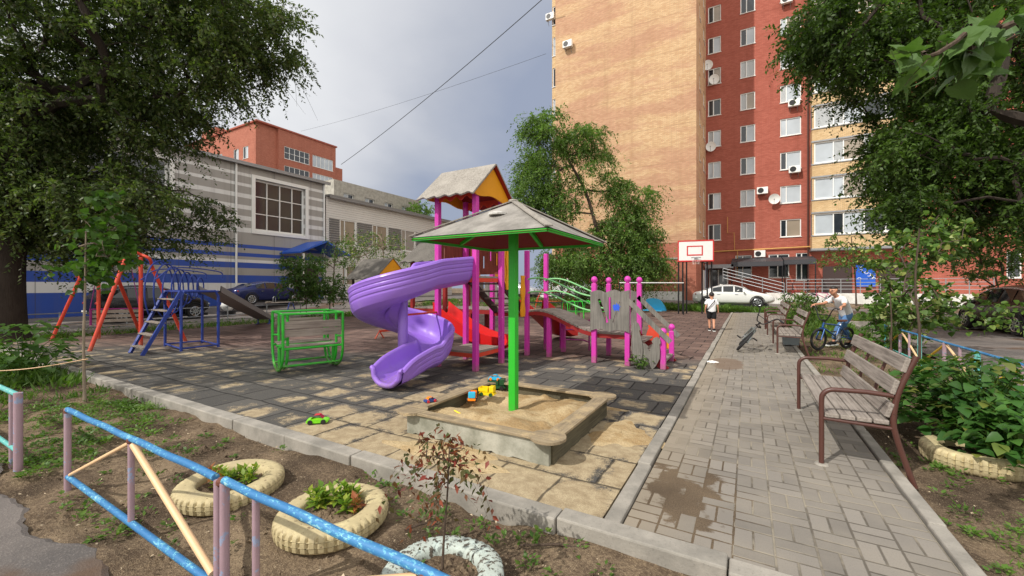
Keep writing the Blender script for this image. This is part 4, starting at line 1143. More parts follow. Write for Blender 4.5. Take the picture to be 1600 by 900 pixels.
# steps down to the right, with slanted rails and leaf shaped cheek boards
for y in (LY0, LY1 - 0.02): post(-1.36, y, 0.62, 'newel_post', cap=True)
for y in (LY0 - 0.02, LY1 + 0.02):
    b = MB(); b.beam((LX1 - 0.02, y - 0.05, 1.32), (-1.22, y - 0.05, 0.52), 0.035, 0.09); b.build('stair_rail', M['panel'], PS, world=True)
for i in range(3):
    b = MB(); b.span((-1.95 + 0.2 * i, LY0 + 0.06, 0.46 - 0.17 * i), (-1.73 + 0.2 * i, LY1 - 0.06, 0.50 - 0.17 * i)); b.build('step', M['tread'], PS, world=True)
for y in (LY0 + 0.04, LY1 - 0.04):
    b = MB(); b.beam((LX1, y, 0.50), (-1.3, y, -0.02), 0.04, 0.12); b.build('stringer', M['dark_red'], PS, world=True)
def leaf_board(x, z, h, w, tilt, m='panel', y=LY0 - 0.06):
    n = 18; pl = []
    for i in range(n + 1):
        t = i / n; pl.append((w / 2 * (math.sin(PI * t) ** 0.8) * (1.1 - 0.5 * t) + (0.04 if 0.8 < t < 0.97 else 0), -h / 2 + h * t))
    for i in range(n - 1, 0, -1):
        t = i / n; pl.append((-w / 2 * (math.sin(PI * t) ** 0.8) * (1.1 - 0.5 * t) - (0.04 if 0.8 < t < 0.97 else 0), -h / 2 + h * t))
    b = MB(); b.prism(pl, 0.025, MXZ(x, y, z) @ Matrix.Rotation(R(tilt), 4, 'Z')); b.build('cheek_board', M[m], PS, world=True)
leaf_board(-1.83, 0.45, 0.86, 0.24, 4); leaf_board(-1.5, 0.30, 0.62, 0.22, -8, y=LY0 - 0.075); leaf_board(-1.68, 0.22, 0.5, 0.3, 14, y=LY0 - 0.03)
leaf_board(-1.75, 0.52, 0.5, 0.3, 0, 'orange', LY1 + 0.05); leaf_board(-1.45, 0.40, 0.34, 0.22, 0, 'yellow', LY1 + 0.06)
# rear left wing: plank walkway, grey boards, second roof, red chute
WX0, WX1, WY0, WY1, WZ = -7.75, -6.65, 8.2, 9.2, 1.0
for x in (WX0, WX1):
    for y in (WY0, WY1): post(x, y, 2.28, m='dark_red')
deck(WX0, WX1, WY0, WY1, WZ, edge='dark_red')
gable_roof(-7.95, -6.45, 8.7, 0.66, 2.72, 2.22, 0.06, inner='dark_red', top='roof_shaded')
b = MB(); 
for i in range(9): b.beam((-6.65 + 0.16 * i + 0.005, 8.62, WZ), (-6.65 + 0.16 * (i + 1) - 0.005, 8.62, WZ), 0.85, 0.035)
wk = b.build('walkway', M['plank'], PS, world=True)
for y in (8.22, 9.02):
    b = MB(); b.span((-6.65, y - 0.02, WZ - 0.12), (-5.2, y + 0.02, WZ - 0.022)); b.build('walkway_beam', M['dark_red'], wk, world=True)
for xx in (-6.2, -5.6):
    slotted('guard_panel', M['panel'], MXZ(xx, 9.1, 1.45), 0.58, 0.66, [(-0.18, -0.13, -0.12, 0.22), (-0.05, 0.0, -0.2, 0.12), (0.11, 0.16, -0.1, 0.2)], wave=0.05)
post(-5.9, 8.24, 0.9, 'walkway_leg', 'dark_red'); post(-5.9, 8.98, 0.9, 'walkway_leg', 'dark_red')
slotted('guard_panel', M['yellow'], MYZ(-5.24, 8.65, 2.05), 0.9, 0.8, [(-0.1, 0.0, -0.1, 0.2)], wave=0.05)
# red trough slide leaving the rear deck
rows = []
for i in range(15):
    u = i / 14; y = 9.2 + 2.4 * u; z = 0.95 - 0.85 * sstep(-0.05, 1.0, u)
    rows.append([(-5.05, y, z + 0.26), (-5.02, y, z + 0.03), (-4.9, y, z), (-4.55, y, z), (-4.43, y, z + 0.03), (-4.40, y, z + 0.26), (-4.37, y, z + 0.26), (-4.38, y, z - 0.02), (-4.55, y, z - 0.06), (-4.9, y, z - 0.06), (-5.07, y, z - 0.02), (-5.08, y, z + 0.26)])
b = MB(); b.grid(rows, closed=True); b.build('red_slide', M['red_plastic'], PS, world=True, smooth=True)
# red scoop seen below the walkway
b = MB(); rows = []
for i in range(13):
    u = i / 12; x = -6.3 + 1.75 * u; z = 0.88 - 0.62 * math.sin(u * PI * 0.52)
    rows.append([(x, 7.35, z + 0.30 * (1 - .3 * u)), (x, 7.38, z + 0.05), (x, 7.5, z), (x, 7.75, z), (x, 7.87, z + 0.05), (x, 7.9, z + 0.30 * (1 - .3 * u)), (x, 7.93, z + 0.3 * (1 - .3 * u)), (x, 7.92, z - 0.02), (x, 7.75, z - 0.06), (x, 7.5, z - 0.06), (x, 7.33, z - 0.02), (x, 7.32, z + 0.3 * (1 - .3 * u))])
b.grid(rows, closed=True); b.build('red_slide', M['red_plastic'], PS, world=True, smooth=True)
fa, fb = gp(593, 529), gp(640, 522)
for p_ in (fa, fb):
    b = MB(); b.tube([p_ + Vector((-.05, -.12, 0)), p_ + Vector((0, 0, .22)), p_ + Vector((.05, .12, 0))], .025, 6); b.build('balance_foot', M['orange'], PS, world=True)
b = MB(); b.beam(fa + Vector((0, 0, .22)), fb + Vector((.3, .2, .22)), .07, .06); b.build('balance_beam', M['orange'], PS, world=True)
b = MB()
for z in (0.2, 0.45, 0.7): b.tube([(-4.05, 9.5, z), (-3.9, 9.75, z), (-3.55, 9.8, z), (-3.3, 9.5, z)], 0.018, 6)
b.tube([(-4.05, 9.5, 0), (-4.05, 9.5, 0.9)], 0.02, 6); b.tube([(-3.3, 9.5, 0), (-3.3, 9.5, 0.75)], 0.02, 6)
b.build('climbing_rungs', M['magenta'], PS, world=True, smooth=True)

# ================================================================ sandbox, umbrella, toys
SX0, SX1, SYa, SYb, SZ = -3.12, -1.48, 3.24, 4.86, 0.24
SB = thing('sandbox', 'square wooden sandbox with whitewashed front board and rounded corner seats', 'sandbox', (-2.3, 4.05, 0))
def board(p, q, m, nm='side_board'):
    b = MB(); n = 14; p, q = Vector(p), Vector(q); nrm = Vector((-(q - p).normalized().y, (q - p).normalized().x, 0)) * 0.022
    rows = []
    for i in range(n + 1):
        c = p + (q - p) * i / n; zb = -0.03 + (0.05 * abs(math.sin(i * 1.9)) if 0 < i < n else 0)
        rows.append([c + nrm + Vector((0, 0, zb)), c + nrm + Vector((0, 0, SZ - 0.03)), c - nrm + Vector((0, 0, SZ - 0.03)), c - nrm + Vector((0, 0, zb))])
    b.grid(rows, closed=True); b.add(rows[0], [(0, 1, 2, 3)]); b.add(rows[-1], [(3, 2, 1, 0)])
    return b.build(nm, m, SB, world=True)
board((SX0, SYa, 0), (SX1, SYa, 0), M['side_board']); board((SX1, SYa + .03, 0), (SX1, SYb - .03, 0), M['shaded_board'])
board((SX1, SYb, 0), (SX0, SYb, 0), M['shaded_board']); board((SX0, SYb - .03, 0), (SX0, SYa + .03, 0), M['shaded_board'])
def sill(x0, x1, y0, y1, m):
    b = MB(); b.span((x0, y0, SZ - 0.028), (x1, y1, SZ)); b.build('seat_board', m, SB, world=True, bevel=0.006)
sill(SX0 + .1, SX1 - .1, SYa - 0.05, SYa + 0.07, M['ledge']); sill(SX0 + .1, SX1 - .1, SYb - 0.08, SYb + 0.06, M['ledge'])
ly_ = m_ledge('sandy_ledge_crosswise', 1)
sill(SX1 - 0.09, SX1 + 0.07, SYa + .1, SYb - .1, ly_); sill(SX0 - 0.07, SX0 + 0.09, SYa + .1, SYb - .1, ly_)
for cx, cy in ((SX0, SYa), (SX1, SYa), (SX1, SYb), (SX0, SYb)):
    b = MB(); b.lathe([(0.001, -0.026), (0.16, -0.022), (0.16, 0.002), (0.001, 0.003)], (cx + (0.03 if cx == SX0 else -0.03), cy + (0.03 if cy == SYa else -0.03), SZ), 26)
    b.build('corner_seat', M['ledge'], SB, world=True)
def sand_heap():
    n = 64; rows = []; rs = random.Random(9)
    hum = [(rs.uniform(SX0, SX1), rs.uniform(SYa, SYb), rs.uniform(0.06, 0.22), rs.uniform(-0.035, 0.05)) for _ in range(46)] + [(-1.75, 4.35, 0.25, 0.07), (-2.5, 3.6, 0.35, 0.05), (-1.9, 3.5, 0.4, 0.09), (-2.75, 4.3, 0.35, -0.05)]
    for i in range(n + 1):
        r = []
        for j in range(n + 1):
            x = SX0 + 0.03 + (SX1 - SX0 - 0.06) * i / n; y = SYa + 0.03 + (SYb - SYa - 0.06) * j / n
            z = 0.125 + sum(h * math.exp(-((x - a) ** 2 + (y - c) ** 2) / (s * s)) for a, c, s, h in hum) + rs.uniform(-0.004, 0.004)
            r.append((x, y, min(z, 0.24)))
        rows.append(r)
    b = MB(); b.grid(rows); b.build('sand', M['sand'], smooth=True, kind='stuff')
sand_heap()
# loose sand banked against the outside of the box and spilt on its front corner
def sand_spill():
    rs = random.Random(31); b = MB()
    for (cx, cy, rx, ry, h, z0) in ((-1.15, 4.3, 0.36, 0.5, 0.025, 0), (-2.4, 3.0, 0.8, 0.26, 0.025, 0), (-2.0, 5.1, 0.7, 0.22, 0.03, 0)):
        rows = []
        for i in range(15):
            r = []
            for j in range(28):
                a = 2 * PI * j / 28; k = i / 14; w_ = 1 + 0.22 * math.sin(3 * a + cx * 9) + 0.12 * math.sin(7 * a + cy * 5)
                r.append((cx + rx * k * w_ * math.cos(a), cy + ry * k * w_ * math.sin(a), z0 - 0.006 + h * (1 - k * k) ** 1.5 + rs.uniform(-.003, .003) * (1 - k)))
            rows.append(r)
        b.grid(rows, closed=True)
    b.build('spilt_sand', M['sand'], smooth=True, kind='stuff')
sand_spill()

UB = thing('sandbox_umbrella', 'square pyramid sunshade with grey top, dark red underside and green pole planted in the sandbox', 'sunshade', (-2.34, 4.12, 0))
b = MB(); b.box((0, 0, 1.2), (0.088, 0.088, 2.4)); b.build('pole', M['green'], UB, bevel=0.006)
s_, ze, zt = 0.82, 2.05, 2.50
b = MB(); c4 = [(-s_, -s_), (s_, -s_), (s_, s_), (-s_, s_)]
for i in range(4):
    (xa, ya), (xb, yb) = c4[i], c4[(i + 1) % 4]; N_ = 10
    rows = []
    for k in range(N_ + 1):
        t = k / N_; row = []
        for j in range(N_ + 1):
            q = j / N_; x = (xa + (xb - xa) * q) * (1 - t); y = (ya + (yb - ya) * q) * (1 - t)
            row.append((x, y, ze + 0.022 + (zt - ze) * t))
        rows.append(row)
    b.grid(rows[:-1]); b.add(rows[-2] + [(0, 0, zt + 0.022)], [(j, j + 1, N_ + 1) for j in range(N_)])
rf = b.build('canopy', m_concrete('grey_board_roof', S(120, 116, 110), S(162, 157, 150)), UB)
b = MB()
for i in range(4):
    (xa, ya), (xb, yb) = c4[i], c4[(i + 1) % 4]
    b.add([(xa, ya, ze), (xb, yb, ze), (0, 0, zt - 0.01)], [(0, 2, 1)])
b.build('canopy_lining', m_plain('lining_red', S(112, 20, 20), .7, .15, 4), rf)
b = MB()
for i in range(4):
    (xa, ya), (xb, yb) = c4[i], c4[(i + 1) % 4]
    q_ = .975; b.beam((xa * q_, ya * q_, ze + 0.002), (xb * q_, yb * q_, ze + 0.002), 0.024, 0.03)
b.build('canopy_edge', M['green'], rf)
b = MB()
for i in range(4):
    xa, ya = c4[i]; b.beam((xa * 1.01, ya * 1.01, ze + 0.034), (0, 0, zt + 0.034), 0.075, 0.012, up=(0, 0, 1))
b.lathe([(0.001, 0), (0.06, 0.0), (0.05, 0.02), (0.001, 0.03)], (0, 0, zt + 0.025), 10)
b.build('hip_strip', M['roof_wood'], rf)
b = MB()
for i in range(4):
    xa, ya = c4[i]; xb, yb = c4[(i + 1) % 4]
    b.beam(((xa + xb) * .46, (ya + yb) * .46, ze + 0.03), (0, 0, zt - 0.06), 0.04, 0.05)
b.build('rafter', M['green'], UB)
b = MB(); b.lathe([(0.001, 0.0), (0.10, 0.0), (0.105, 0.02), (0.05, 0.035), (0.001, 0.036)], (0.02, -0.38, zt - 0.19), 12); st_ = b.build('flat_stone', M['plinth'], None)
st_.location = UB.location; tag(st_, 'small flat pale stone lying on the sunshade roof', 'stone')

def toy_car(x, y, z, rz, sc, cols, label, name='toy_car', kind=0):
    t = thing(name, label, 'toy', (x, y, z), rz, 'toys around the sandbox'); L, Wd = 0.20 * sc, 0.11 * sc
    k = sc
    P = [[(-.10, .0, .018), (-.10, .045, .018), (-.10, .045, .035), (-.10, .0, .038)], [(-.085, 0, .014), (-.085, .05, .014), (-.085, .05, .045), (-.085, 0, .055)], [(0, 0, .014), (0, .052, .014), (0, .052, .05), (0, 0, .06)], [(.08, 0, .014), (.08, .05, .014), (.08, .05, .042), (.08, 0, .05)], [(.10, 0, .02), (.10, .042, .02), (.10, .042, .03), (.10, 0, .034)]]
    rows = [[(p[0] * k, p[1] * k, p[2] * k) for p in r] + [(p[0] * k, -p[1] * k, p[2] * k) for p in r[::-1]] for r in P]
    b = MB(); b.grid(rows, closed=True); b.add(rows[0], [tuple(range(8))]); b.add(rows[-1], [tuple(range(7, -1, -1))]); b.build('body', cols[0], t, bevel=0.004 * k, smooth=True)
    b = MB()
    if kind == 0: b.grid([[(-.06 * k, s * .04 * k, .05 * k), (-.03 * k, s * .032 * k, .085 * k), (.02 * k, s * .032 * k, .088 * k), (.055 * k, s * .04 * k, .05 * k)] for s in (-1, -0.4, 0.4, 1)]); b.build('cabin', cols[1], t, smooth=True)
    else:
        b.box((.06 * k, 0, .085 * k), (.06 * k, .085 * k, .07 * k)); b.build('cabin', cols[1], t, bevel=.006 * k)
        b = MB(); b.span((-.10 * k, -.05 * k, .055 * k), (.02 * k, -.042 * k, .10 * k)); b.span((-.10 * k, .042 * k, .055 * k), (.02 * k, .05 * k, .10 * k)); b.span((-.105 * k, -.042 * k, .055 * k), (-.097 * k, .042 * k, .10 * k)); b.span((.012 * k, -.042 * k, .055 * k), (.02 * k, .042 * k, .11 * k)); b.span((-.097 * k, -.042 * k, .055 * k), (.012 * k, .042 * k, .06 * k)); b.build('tipper', cols[2], t)
    for sx in (-.06, .06):
        for sy in (-1, 1):
            b = MB(); b.lathe([(.001, -.012 * k), (.022 * k, -.012 * k), (.024 * k, 0), (.022 * k, .012 * k), (.001, .012 * k)], (sx * k, sy * .05 * k, .024 * k), 12, Matrix.Rotation(R(90), 4, 'X')); b.build('wheel', cols[-1], t)
def pl_(n, c): return m_plain(n, c, 0.35, 0.05, 3)
T_lime, T_red, T_blue, T_or, T_ye, T_dg, T_cy, T_bk = pl_('lime_toy', S(120, 210, 30)), pl_('red_toy', S(200, 40, 50)), pl_('blue_toy', S(40, 70, 130)), pl_('orange_toy', S(240, 130, 20)), pl_('yellow_toy', S(240, 208, 20)), pl_('dark_green_toy', S(30, 76, 44)), pl_('cyan_toy', S(50, 180, 220)), pl_('black_toy', S(34, 34, 38))
p = gp(497, 661); toy_car(p.x, p.y, 0.0, R(40), 1.15, (T_lime, T_red, T_bk), 'lime green toy car with red top on the tiles away from the sandbox')
p = gp(738, 625, 0.14); toy_car(p.x, p.y, 0.135, R(-60), 1.0, (T_or, T_cy, T_or, T_bk), 'orange toy truck with pale blue cab standing in the sand', 'toy_truck', 1)
p = gp(762, 618, 0.16); toy_car(p.x, p.y, 0.16, R(10), 1.05, (T_ye, T_ye, T_ye, T_dg), 'bright yellow toy truck in the sand beside the pole', 'toy_truck', 1)
p = gp(774, 610, 0.13); toy_car(p.x, p.y + .05, 0.14, R(20), 1.2, (T_dg, T_dg, T_dg, T_bk), 'dark green toy trailer behind the yellow truck', 'toy_truck', 1)
toy_car(SX0 + 0.08, SYb - 0.02, SZ + .003, R(15), 0.9, (T_cy, T_cy, T_or), 'cyan toy car parked on the rear corner seat of the sandbox')
toy_car(SX0 + 0.01, SYa + 0.33, SZ, R(70), 0.7, (T_blue, T_or, T_red), 'tiny dark blue and orange toy car on the left sandbox edge')
b = MB(); b.grid([[(-.06, -.03, .012), (-.06, 0, .002), (-.06, .03, .012)], [(0, -.035, .014), (0, 0, .003), (0, .035, .014)], [(.05, -.02, .008), (.05, 0, .004), (.05, .02, .008)]]); b.tube([(-.06, 0, .008), (-.16, 0.01, .03)], .008, 6)
p = gp(728, 652, 0.17); b.build('toy_shovel', T_ye, loc=(p.x, p.y, .185), label='yellow toy shovel lying in the sand at the front', cat='toy')
# ================================================================ other yard equipment
# green face-to-face rocker: two pairs of U runners joined by boards; local x across (between runners), y along a runner
RK = thing('rocking_bench', 'bright green tube rocking bench with plank seats facing each other', 'rocker', (-7.25, 4.84, 0), R(69))
for s in (-1, 1):
    for q in (0, 1):
        x = s * (0.50 - 0.09 * q); h = 1.06
        hw = 0.50 - 0.10 * q
        pts = [(x, -hw, h)] + [(x, -hw * math.cos(PI * i / 20) * (1.0), 0.50 - (0.485 - 0.03 * q) * math.sin(PI * i / 20) ** 0.8) for i in range(0, 21)] + [(x, hw, h)]
        b = MB(); b.tube(pts, 0.024, 8); b.build('runner', M['green'], RK, smooth=True)
    for q_ in ([(s * 0.5, -0.5, 1.06), (s * 0.5, 0.5, 1.06)], [(s * 0.5, -0.5, .62), (s * .41, -.4, .62)], [(s * .5, .5, .62), (s * .41, .4, .62)], [(s * 0.47, -0.05, 0.03), (s * 0.47, -0.05, 0.42), (s * .47, .05, .42), (s * .47, .05, .03)]):
        b = MB(); b.tube(q_, .019, 8); b.build('side_brace', M['green'], RK, smooth=True)
for y, z in ((-0.5, 1.06), (0.5, 1.06), (-0.30, 0.12), (0.30, 0.12), (-0.12, 0.44), (0.12, 0.44), (-0.42, 0.44), (0.42, 0.44)):
    b = MB(); b.tube([(-0.5, y, z), (0.5, y, z)], 0.021, 8); b.build('cross_bar', M['green'], RK, smooth=True)
for y, z, tl in ((-0.20, 0.47, 0), (-0.36, 0.48, 0), (0.20, 0.47, 0), (0.36, 0.48, 0), (-0.46, 0.86, 1), (0.46, 0.86, 1), (-0.455, 0.72, 1)):
    b = MB(); b.box((0, y, z), (0.94, 0.03, 0.13) if tl else (0.94, 0.13, 0.03)); b.build('plank', M['plank_x'], RK, bevel=0.004)

# red swing frame with a pink bench seat
SWc = Vector((-13.8, 4.5, 0)); SW = thing('swing_set', 'tall orange red swing frame on slanted legs with a pink seat hanging in it', 'swing', SWc)
topz = 2.35
for a, c in ((gp(140, 549), at(197, 402, 10.45)), (gp(222, 527), at(183, 433, 10.3)), (gp(80, 533), at(127, 430, 11.7)), (gp(290, 533), at(237, 416, 10.8))):
    m_ = MB(); m_.tube([a - SWc, c - SWc], 0.042, 10); m_.build('leg', M['orange'], SW, smooth=True)
for a, h in ((gp(154, 529), 2.05), (gp(220, 541), 2.30)):
    m_ = MB(); m_.tube([a - SWc, a - SWc + Vector((0, 0, h))], 0.045, 10); m_.build('post', M['orange'], SW, smooth=True)
pv = gp(220, 541) - SWc
m_ = MB(); m_.tube([at(197, 403, 10.45) - SWc, at(154, 424, 11.4) - SWc, at(120, 432, 11.8) - SWc], 0.04, 8); m_.build('top_bar', M['orange'], SW, smooth=True)
m_ = MB(); m_.tube(smooth_path([at(186, 394, 10.6) - SWc, at(200, 400, 10.5) - SWc, at(212, 395, 10.5) - SWc, pv + Vector((0, 0, 2.36)), pv + Vector((.16, .12, 2.26)), at(238, 418, 10.8) - SWc], 5), 0.036, 8); m_.build('curved_arm', M['orange'], SW, smooth=True)
sc_ = (gp(180, 525) - SWc); sc_.z = 0.34
for s in (-0.55, 0.55):
    m_ = MB(); m_.tube([sc_ + Vector((s * .5, s * .9, 0)), sc_ + Vector((s * .5, s * .9, .5)), sc_ + Vector((s * .3, s * .6, topz - .55))], 0.012, 6); m_.build('hanger', M['magenta'], SW)
for k in range(4):
    m_ = MB(); m_.beam(sc_ + Vector((-.28 + .08 * k, -.5 + .05 * k, 0)), sc_ + Vector((.27 + .08 * k, .5 + .05 * k, 0)), .09, .025); m_.build('seat_slat', M['plank_x'], SW)
for k in range(3):
    m_ = MB(); m_.beam(sc_ + Vector((-.34, -.42, .14 + .14 * k)), sc_ + Vector((.21, .58, .14 + .14 * k)), .025, .10); m_.build('back_slat', M['plank_x'], SW)
m_ = MB(); m_.tube([sc_ + Vector((-.34, -.45, .5)), sc_ + Vector((-.34, -.45, 0)), sc_ + Vector((.1, -.35, 0))], .02); m_.tube([sc_ + Vector((.21, .6, .5)), sc_ + Vector((.21, .6, 0)), sc_ + Vector((.55, .6, 0))], .02); m_.tube([sc_ + Vector((-.34, -.45, .5)), sc_ + Vector((.21, .6, .5))], .02)
m_.build('seat_frame', M['magenta'], SW)

# blue climber: ladder, arched tunnel of hoops, table frame, grey chute
BCc = gp(300, 545); BC = thing('climbing_frame', 'navy blue tube climbing frame with ladder, ring arches and grey chute', 'climbing frame', BCc)
def bp(u, v, z=0.0): return gp(u, v, z) - BCc
def lift(p, z): return Vector((p.x, p.y, z))
f1, f2, f3, f4 = bp(283, 549), bp(341, 542), bp(316, 536), bp(258, 541)
hd = 1.42
b = MB(); b.tube([f1, lift(f1, hd - .12), lift(f1 + (f2 - f1) * .08, hd), lift(f1 + (f2 - f1) * .92, hd), lift(f2, hd - .12), f2], 0.032, 8); b.build('leg_frame', M['navy'], BC, smooth=True)
b = MB(); b.tube([f4, lift(f4, hd - .12), lift(f4 + (f3 - f4) * .08, hd), lift(f4 + (f3 - f4) * .92, hd), lift(f3, hd - .12), f3], 0.032, 8); b.build('leg_frame', M['navy'], BC, smooth=True)
for a_, c_ in ((f1, f2), (f2, f3), (f3, f4), (f4, f1)): b = MB(); b.tube([lift(a_, .06), lift(c_, .06)], 0.02, 6); b.build('ground_bar', M['navy'], BC, smooth=True)
for k in range(6):
    a_ = f1 + (f2 - f1) * k / 5; c_ = f4 + (f3 - f4) * k / 5; b = MB(); b.tube([lift(a_, hd), lift(c_, hd)], 0.02, 6); b.build('deck_bar', M['navy'], BC, smooth=True)
l1, l2 = bp(203, 552), bp(222, 556)
t1, t2 = lift(f4, hd), lift(f1, hd)
for a_, c_ in ((l1, t1), (l2, t2)):
    b = MB(); b.beam(a_, c_, .05, .07); b.build('ladder_rail', M['navy'], BC)
for k in range(5):
    u = (k + .6) / 5.3; a_ = l1 + (t1 - l1) * u; c_ = l2 + (t2 - l2) * u; b = MB(); b.beam(a_, c_, .14, .025); b.build('rung', M['tread'], BC)
fw = (f2 - f1).normalized(); sd = (f4 - f1); sd.z = 0
for k in range(7):
    c_ = at(250 + 10.5 * k, 456 - 1.5 * k, 10.6 + .1 * k) - BCc; r = 0.80 - 0.095 * k
    b = MB(); b.tube(ring(c_, r, 26, ax=sd.normalized() * .5 + fw * .5, ay=(0, 0, 1))[:-1], 0.017, 6, closed=True); b.build('ring', M['navy'], BC, smooth=True)
for (g1, g2) in ((f1, f2), (f4, f3)): b = MB(); b.tube(smooth_path([lift(g1 - fw * .5, 1.7), lift(g1 - fw * .1, 1.98), lift(g2, 1.92), lift(g2 + fw * .1, 1.75)], 6), .015, 6); b.build('arch_rail', M['navy'], BC, smooth=True)
e1 = bp(412, 506); e0 = lift((f2 + f3) / 2, hd)
e1 = lift(e1, .22); dd = (e1 - e0); sdn = Vector((-dd.y, dd.x, 0)).normalized()
b = MB(); b.grid([[p - sdn * .24 + Vector((0, 0, .14)), p - sdn * .22, p + sdn * .22, p + sdn * .24 + Vector((0, 0, .14)), p + sdn * .26 + Vector((0, 0, .13)), p + sdn * .24 - Vector((0, 0, .03)), p - sdn * .24 - Vector((0, 0, .03)), p - sdn * .26 + Vector((0, 0, .13))] for p in (e0, e0 + dd * .3, e0 + dd * .6, e0 + dd * .9, e0 + dd * 1.0 + Vector((0, 0, -.0)), e0 + dd * 1.08 + Vector((0, 0, .05)))], closed=True)
b.build('chute', M['louvre'], BC)
b = MB()
for s in (-.2, .2): b.tube([lift(e1 + sdn * s, 0), e1 + sdn * s], .025, 6); b.tube([lift(e1 + sdn * s - dd.normalized() * .3, .02), lift(e1 + sdn * s + dd.normalized() * .2, .02)], .02, 6)
b.build('chute_leg', M['navy'], BC)

# little playhouse with yellow gable
PHc = Vector((-17.0, 15.6, 0)); PH = thing('playhouse', 'small playhouse far back with grey roof, yellow gable and brown board walls', 'playhouse', PHc)
PSx = PS; PS = PH
gable_roof(-18.35, -16.1, 15.6, 1.15, 3.0, 1.95, 0.06, inner='yellow', top='roof_shaded')
for x in (-18.1, -16.35):
    for y in (14.7, 16.5): post(x, y, 2.05, m='door')
b = MB()
for k in range(9): b.span((-18.1 + .2 * k, 14.62, .05), (-17.92 + .2 * k, 14.66, .95 + .06 * (k % 3)))
b.build('wall_board', M['brown_wood'], PH, world=True)
b = MB()
for k in range(9): b.span((-16.32, 14.7 + .2 * k, .05), (-16.28, 14.88 + .2 * k, 1.0 + .05 * (k % 2)))
b.build('wall_board', M['brown_wood'], PH, world=True)
b = MB(); b.tube([(-18.1, 14.7, 1.95), (-16.35, 14.7, 1.95), (-16.35, 16.5, 1.95), (-18.1, 16.5, 1.95)], .035, 6, closed=True); b.build('tie_beam', M['navy'], PH, world=True)
PS = PSx
# balancing seesaw behind the green rocker
q = gp(455, 486); SS = thing('seesaw', 'low grey seesaw with curved handles behind the green rocking bench', 'seesaw', (q.x, q.y, 0), R(35))
b = MB(); b.beam((-1.5, 0, .52), (1.5, 0, .62), .22, .05); b.build('beam', M['tread'], SS)
b = MB(); b.tube([(-.1, -.3, 0), (0, -.25, .5), (0, .25, .5), (.1, .3, 0)], .035, 8); b.build('stand', M['navy'], SS, smooth=True)
for s in (-1.25, 1.25):
    b = MB(); b.tube(ring((s * .8, 0, .78 + .02 * s), .16, 14, 0, PI, ax=(0, 1, 0)), .018, 6); b.tube([(s * .8, -.16, .55), (s * .8, -.16, .78)], .018, 6); b.tube([(s * .8, .16, .55), (s * .8, .16, .78)], .018, 6); b.build('handle', M['grey_metal'], SS, smooth=True)
    b = MB(); b.lathe([(.001, 0), (.17, 0), (.18, .05), (.001, .06)], (s * 1.05, 0, .58 + .03 * s), 14); b.build('seat', M['plank_x'], SS)

# basketball stand
hb = gp(1086, 491); hz = 0.02
BH = thing('basketball_hoop', 'white basketball backboard with red border and square on thin black posts', 'basketball hoop', (hb.x, hb.y, 0), R(10))
for s in (-.84, -.62, -.40, .40, .62, .84):
    b = MB(); b.tube([(s, .1 if abs(s) > .5 else .5, 0), (s, .1 if abs(s) > .5 else .5, 2.95)], .04, 8); b.build('post', M['black_paint'], BH)
for q_ in ([(-.84, .1, 2.9), (.84, .1, 2.9)], [(-.4, .5, 2.9), (-.4, -.3, 2.95)], [(.4, .5, 2.9), (.4, -.3, 2.95)]): b = MB(); b.tube(q_, .03, 6); b.build('cross_bar', M['black_paint'], BH)
b = MB(); b.box((0, -.36, 3.46), (1.78, .04, 1.14)); bd = b.build('backboard', M['white'], BH)
rl = m_plain('red_line', S(206, 44, 40), .5, .1)
b = MB(); 
for (x0, x1, z0, z1) in ((-.90, .90, 2.88, 2.95), (-.90, .90, 3.97, 4.04), (-.90, -.84, 2.952, 3.968), (.84, .90, 2.952, 3.968), (-.44, .36, 3.68, 3.74), (-.44, -.38, 3.27, 3.678), (.30, .36, 3.27, 3.678), (-.44, .36, 3.2, 3.268)): b.span((x0, -.388, z0), (x1, -.379, z1))
b.build('board_marking', rl, bd)
b = MB(); b.tube(ring((0, -.68, 3.08), .24, 20, ax=(1, 0, 0), ay=(0, 1, 0))[:-1], .012, 6, closed=True); b.span((-.08, -.46, 3.05), (.08, -.39, 3.1)); b.build('rim', M['grey_metal'], BH)
b = MB()
for k in range(12):
    a = 2 * PI * k / 12; b.tube([(.24 * math.cos(a), -.68 + .24 * math.sin(a), 3.07), (.15 * math.cos(a + .3), -.68 + .15 * math.sin(a + .3), 2.72)], .004, 4)
b.build('net', M['white'], BH)

# tube climbers behind the bridge
q = gp(852, 497); AR = thing('arch_climber', 'thin black tube arches of a climber seen through the plank bridge railing', 'climbing frame', (q.x, q.y, 0), R(25))
for k in range(5):
    b = MB(); x = -1.6 + .8 * k; b.tube([(x, -.35, 0), (x, -.35, 1.2)] + ring((x, 0, 1.2), .35, 12, PI, 0, ax=(0, 1, 0)) + [(x, .35, 1.2), (x, .35, 0)], .02, 6); b.build('arch', M['black_paint'], AR, smooth=True)
for z in (.35, .75, 1.15):
    for y in (-.35, .35): b = MB(); b.tube([(-1.6, y, z), (1.6, y, z)], .014, 6); b.build('cross_bar', M['black_paint'], AR)
q = gp(868, 484); OR = thing('dome_climber', 'orange tube spider shaped climber under the elm tree', 'climbing frame', (q.x, q.y, 0))
for k in range(8):
    a = 2 * PI * k / 8; b = MB(); b.tube([(1.4 * math.cos(a) * math.cos(t), 1.4 * math.sin(a) * math.cos(t), 1.7 * math.sin(t)) for t in [PI / 2 * i / 10 for i in range(11)]], .02, 6); b.build('rib', M['orange'], OR, smooth=True)
b = MB()
for t in (.35, .75): b.tube(ring((0, 0, 1.7 * math.sin(t)), 1.4 * math.cos(t), 24, ax=(1, 0, 0), ay=(0, 1, 0))[:-1], .018, 6, closed=True)
b.build('hoop', M['orange'], OR, smooth=True)
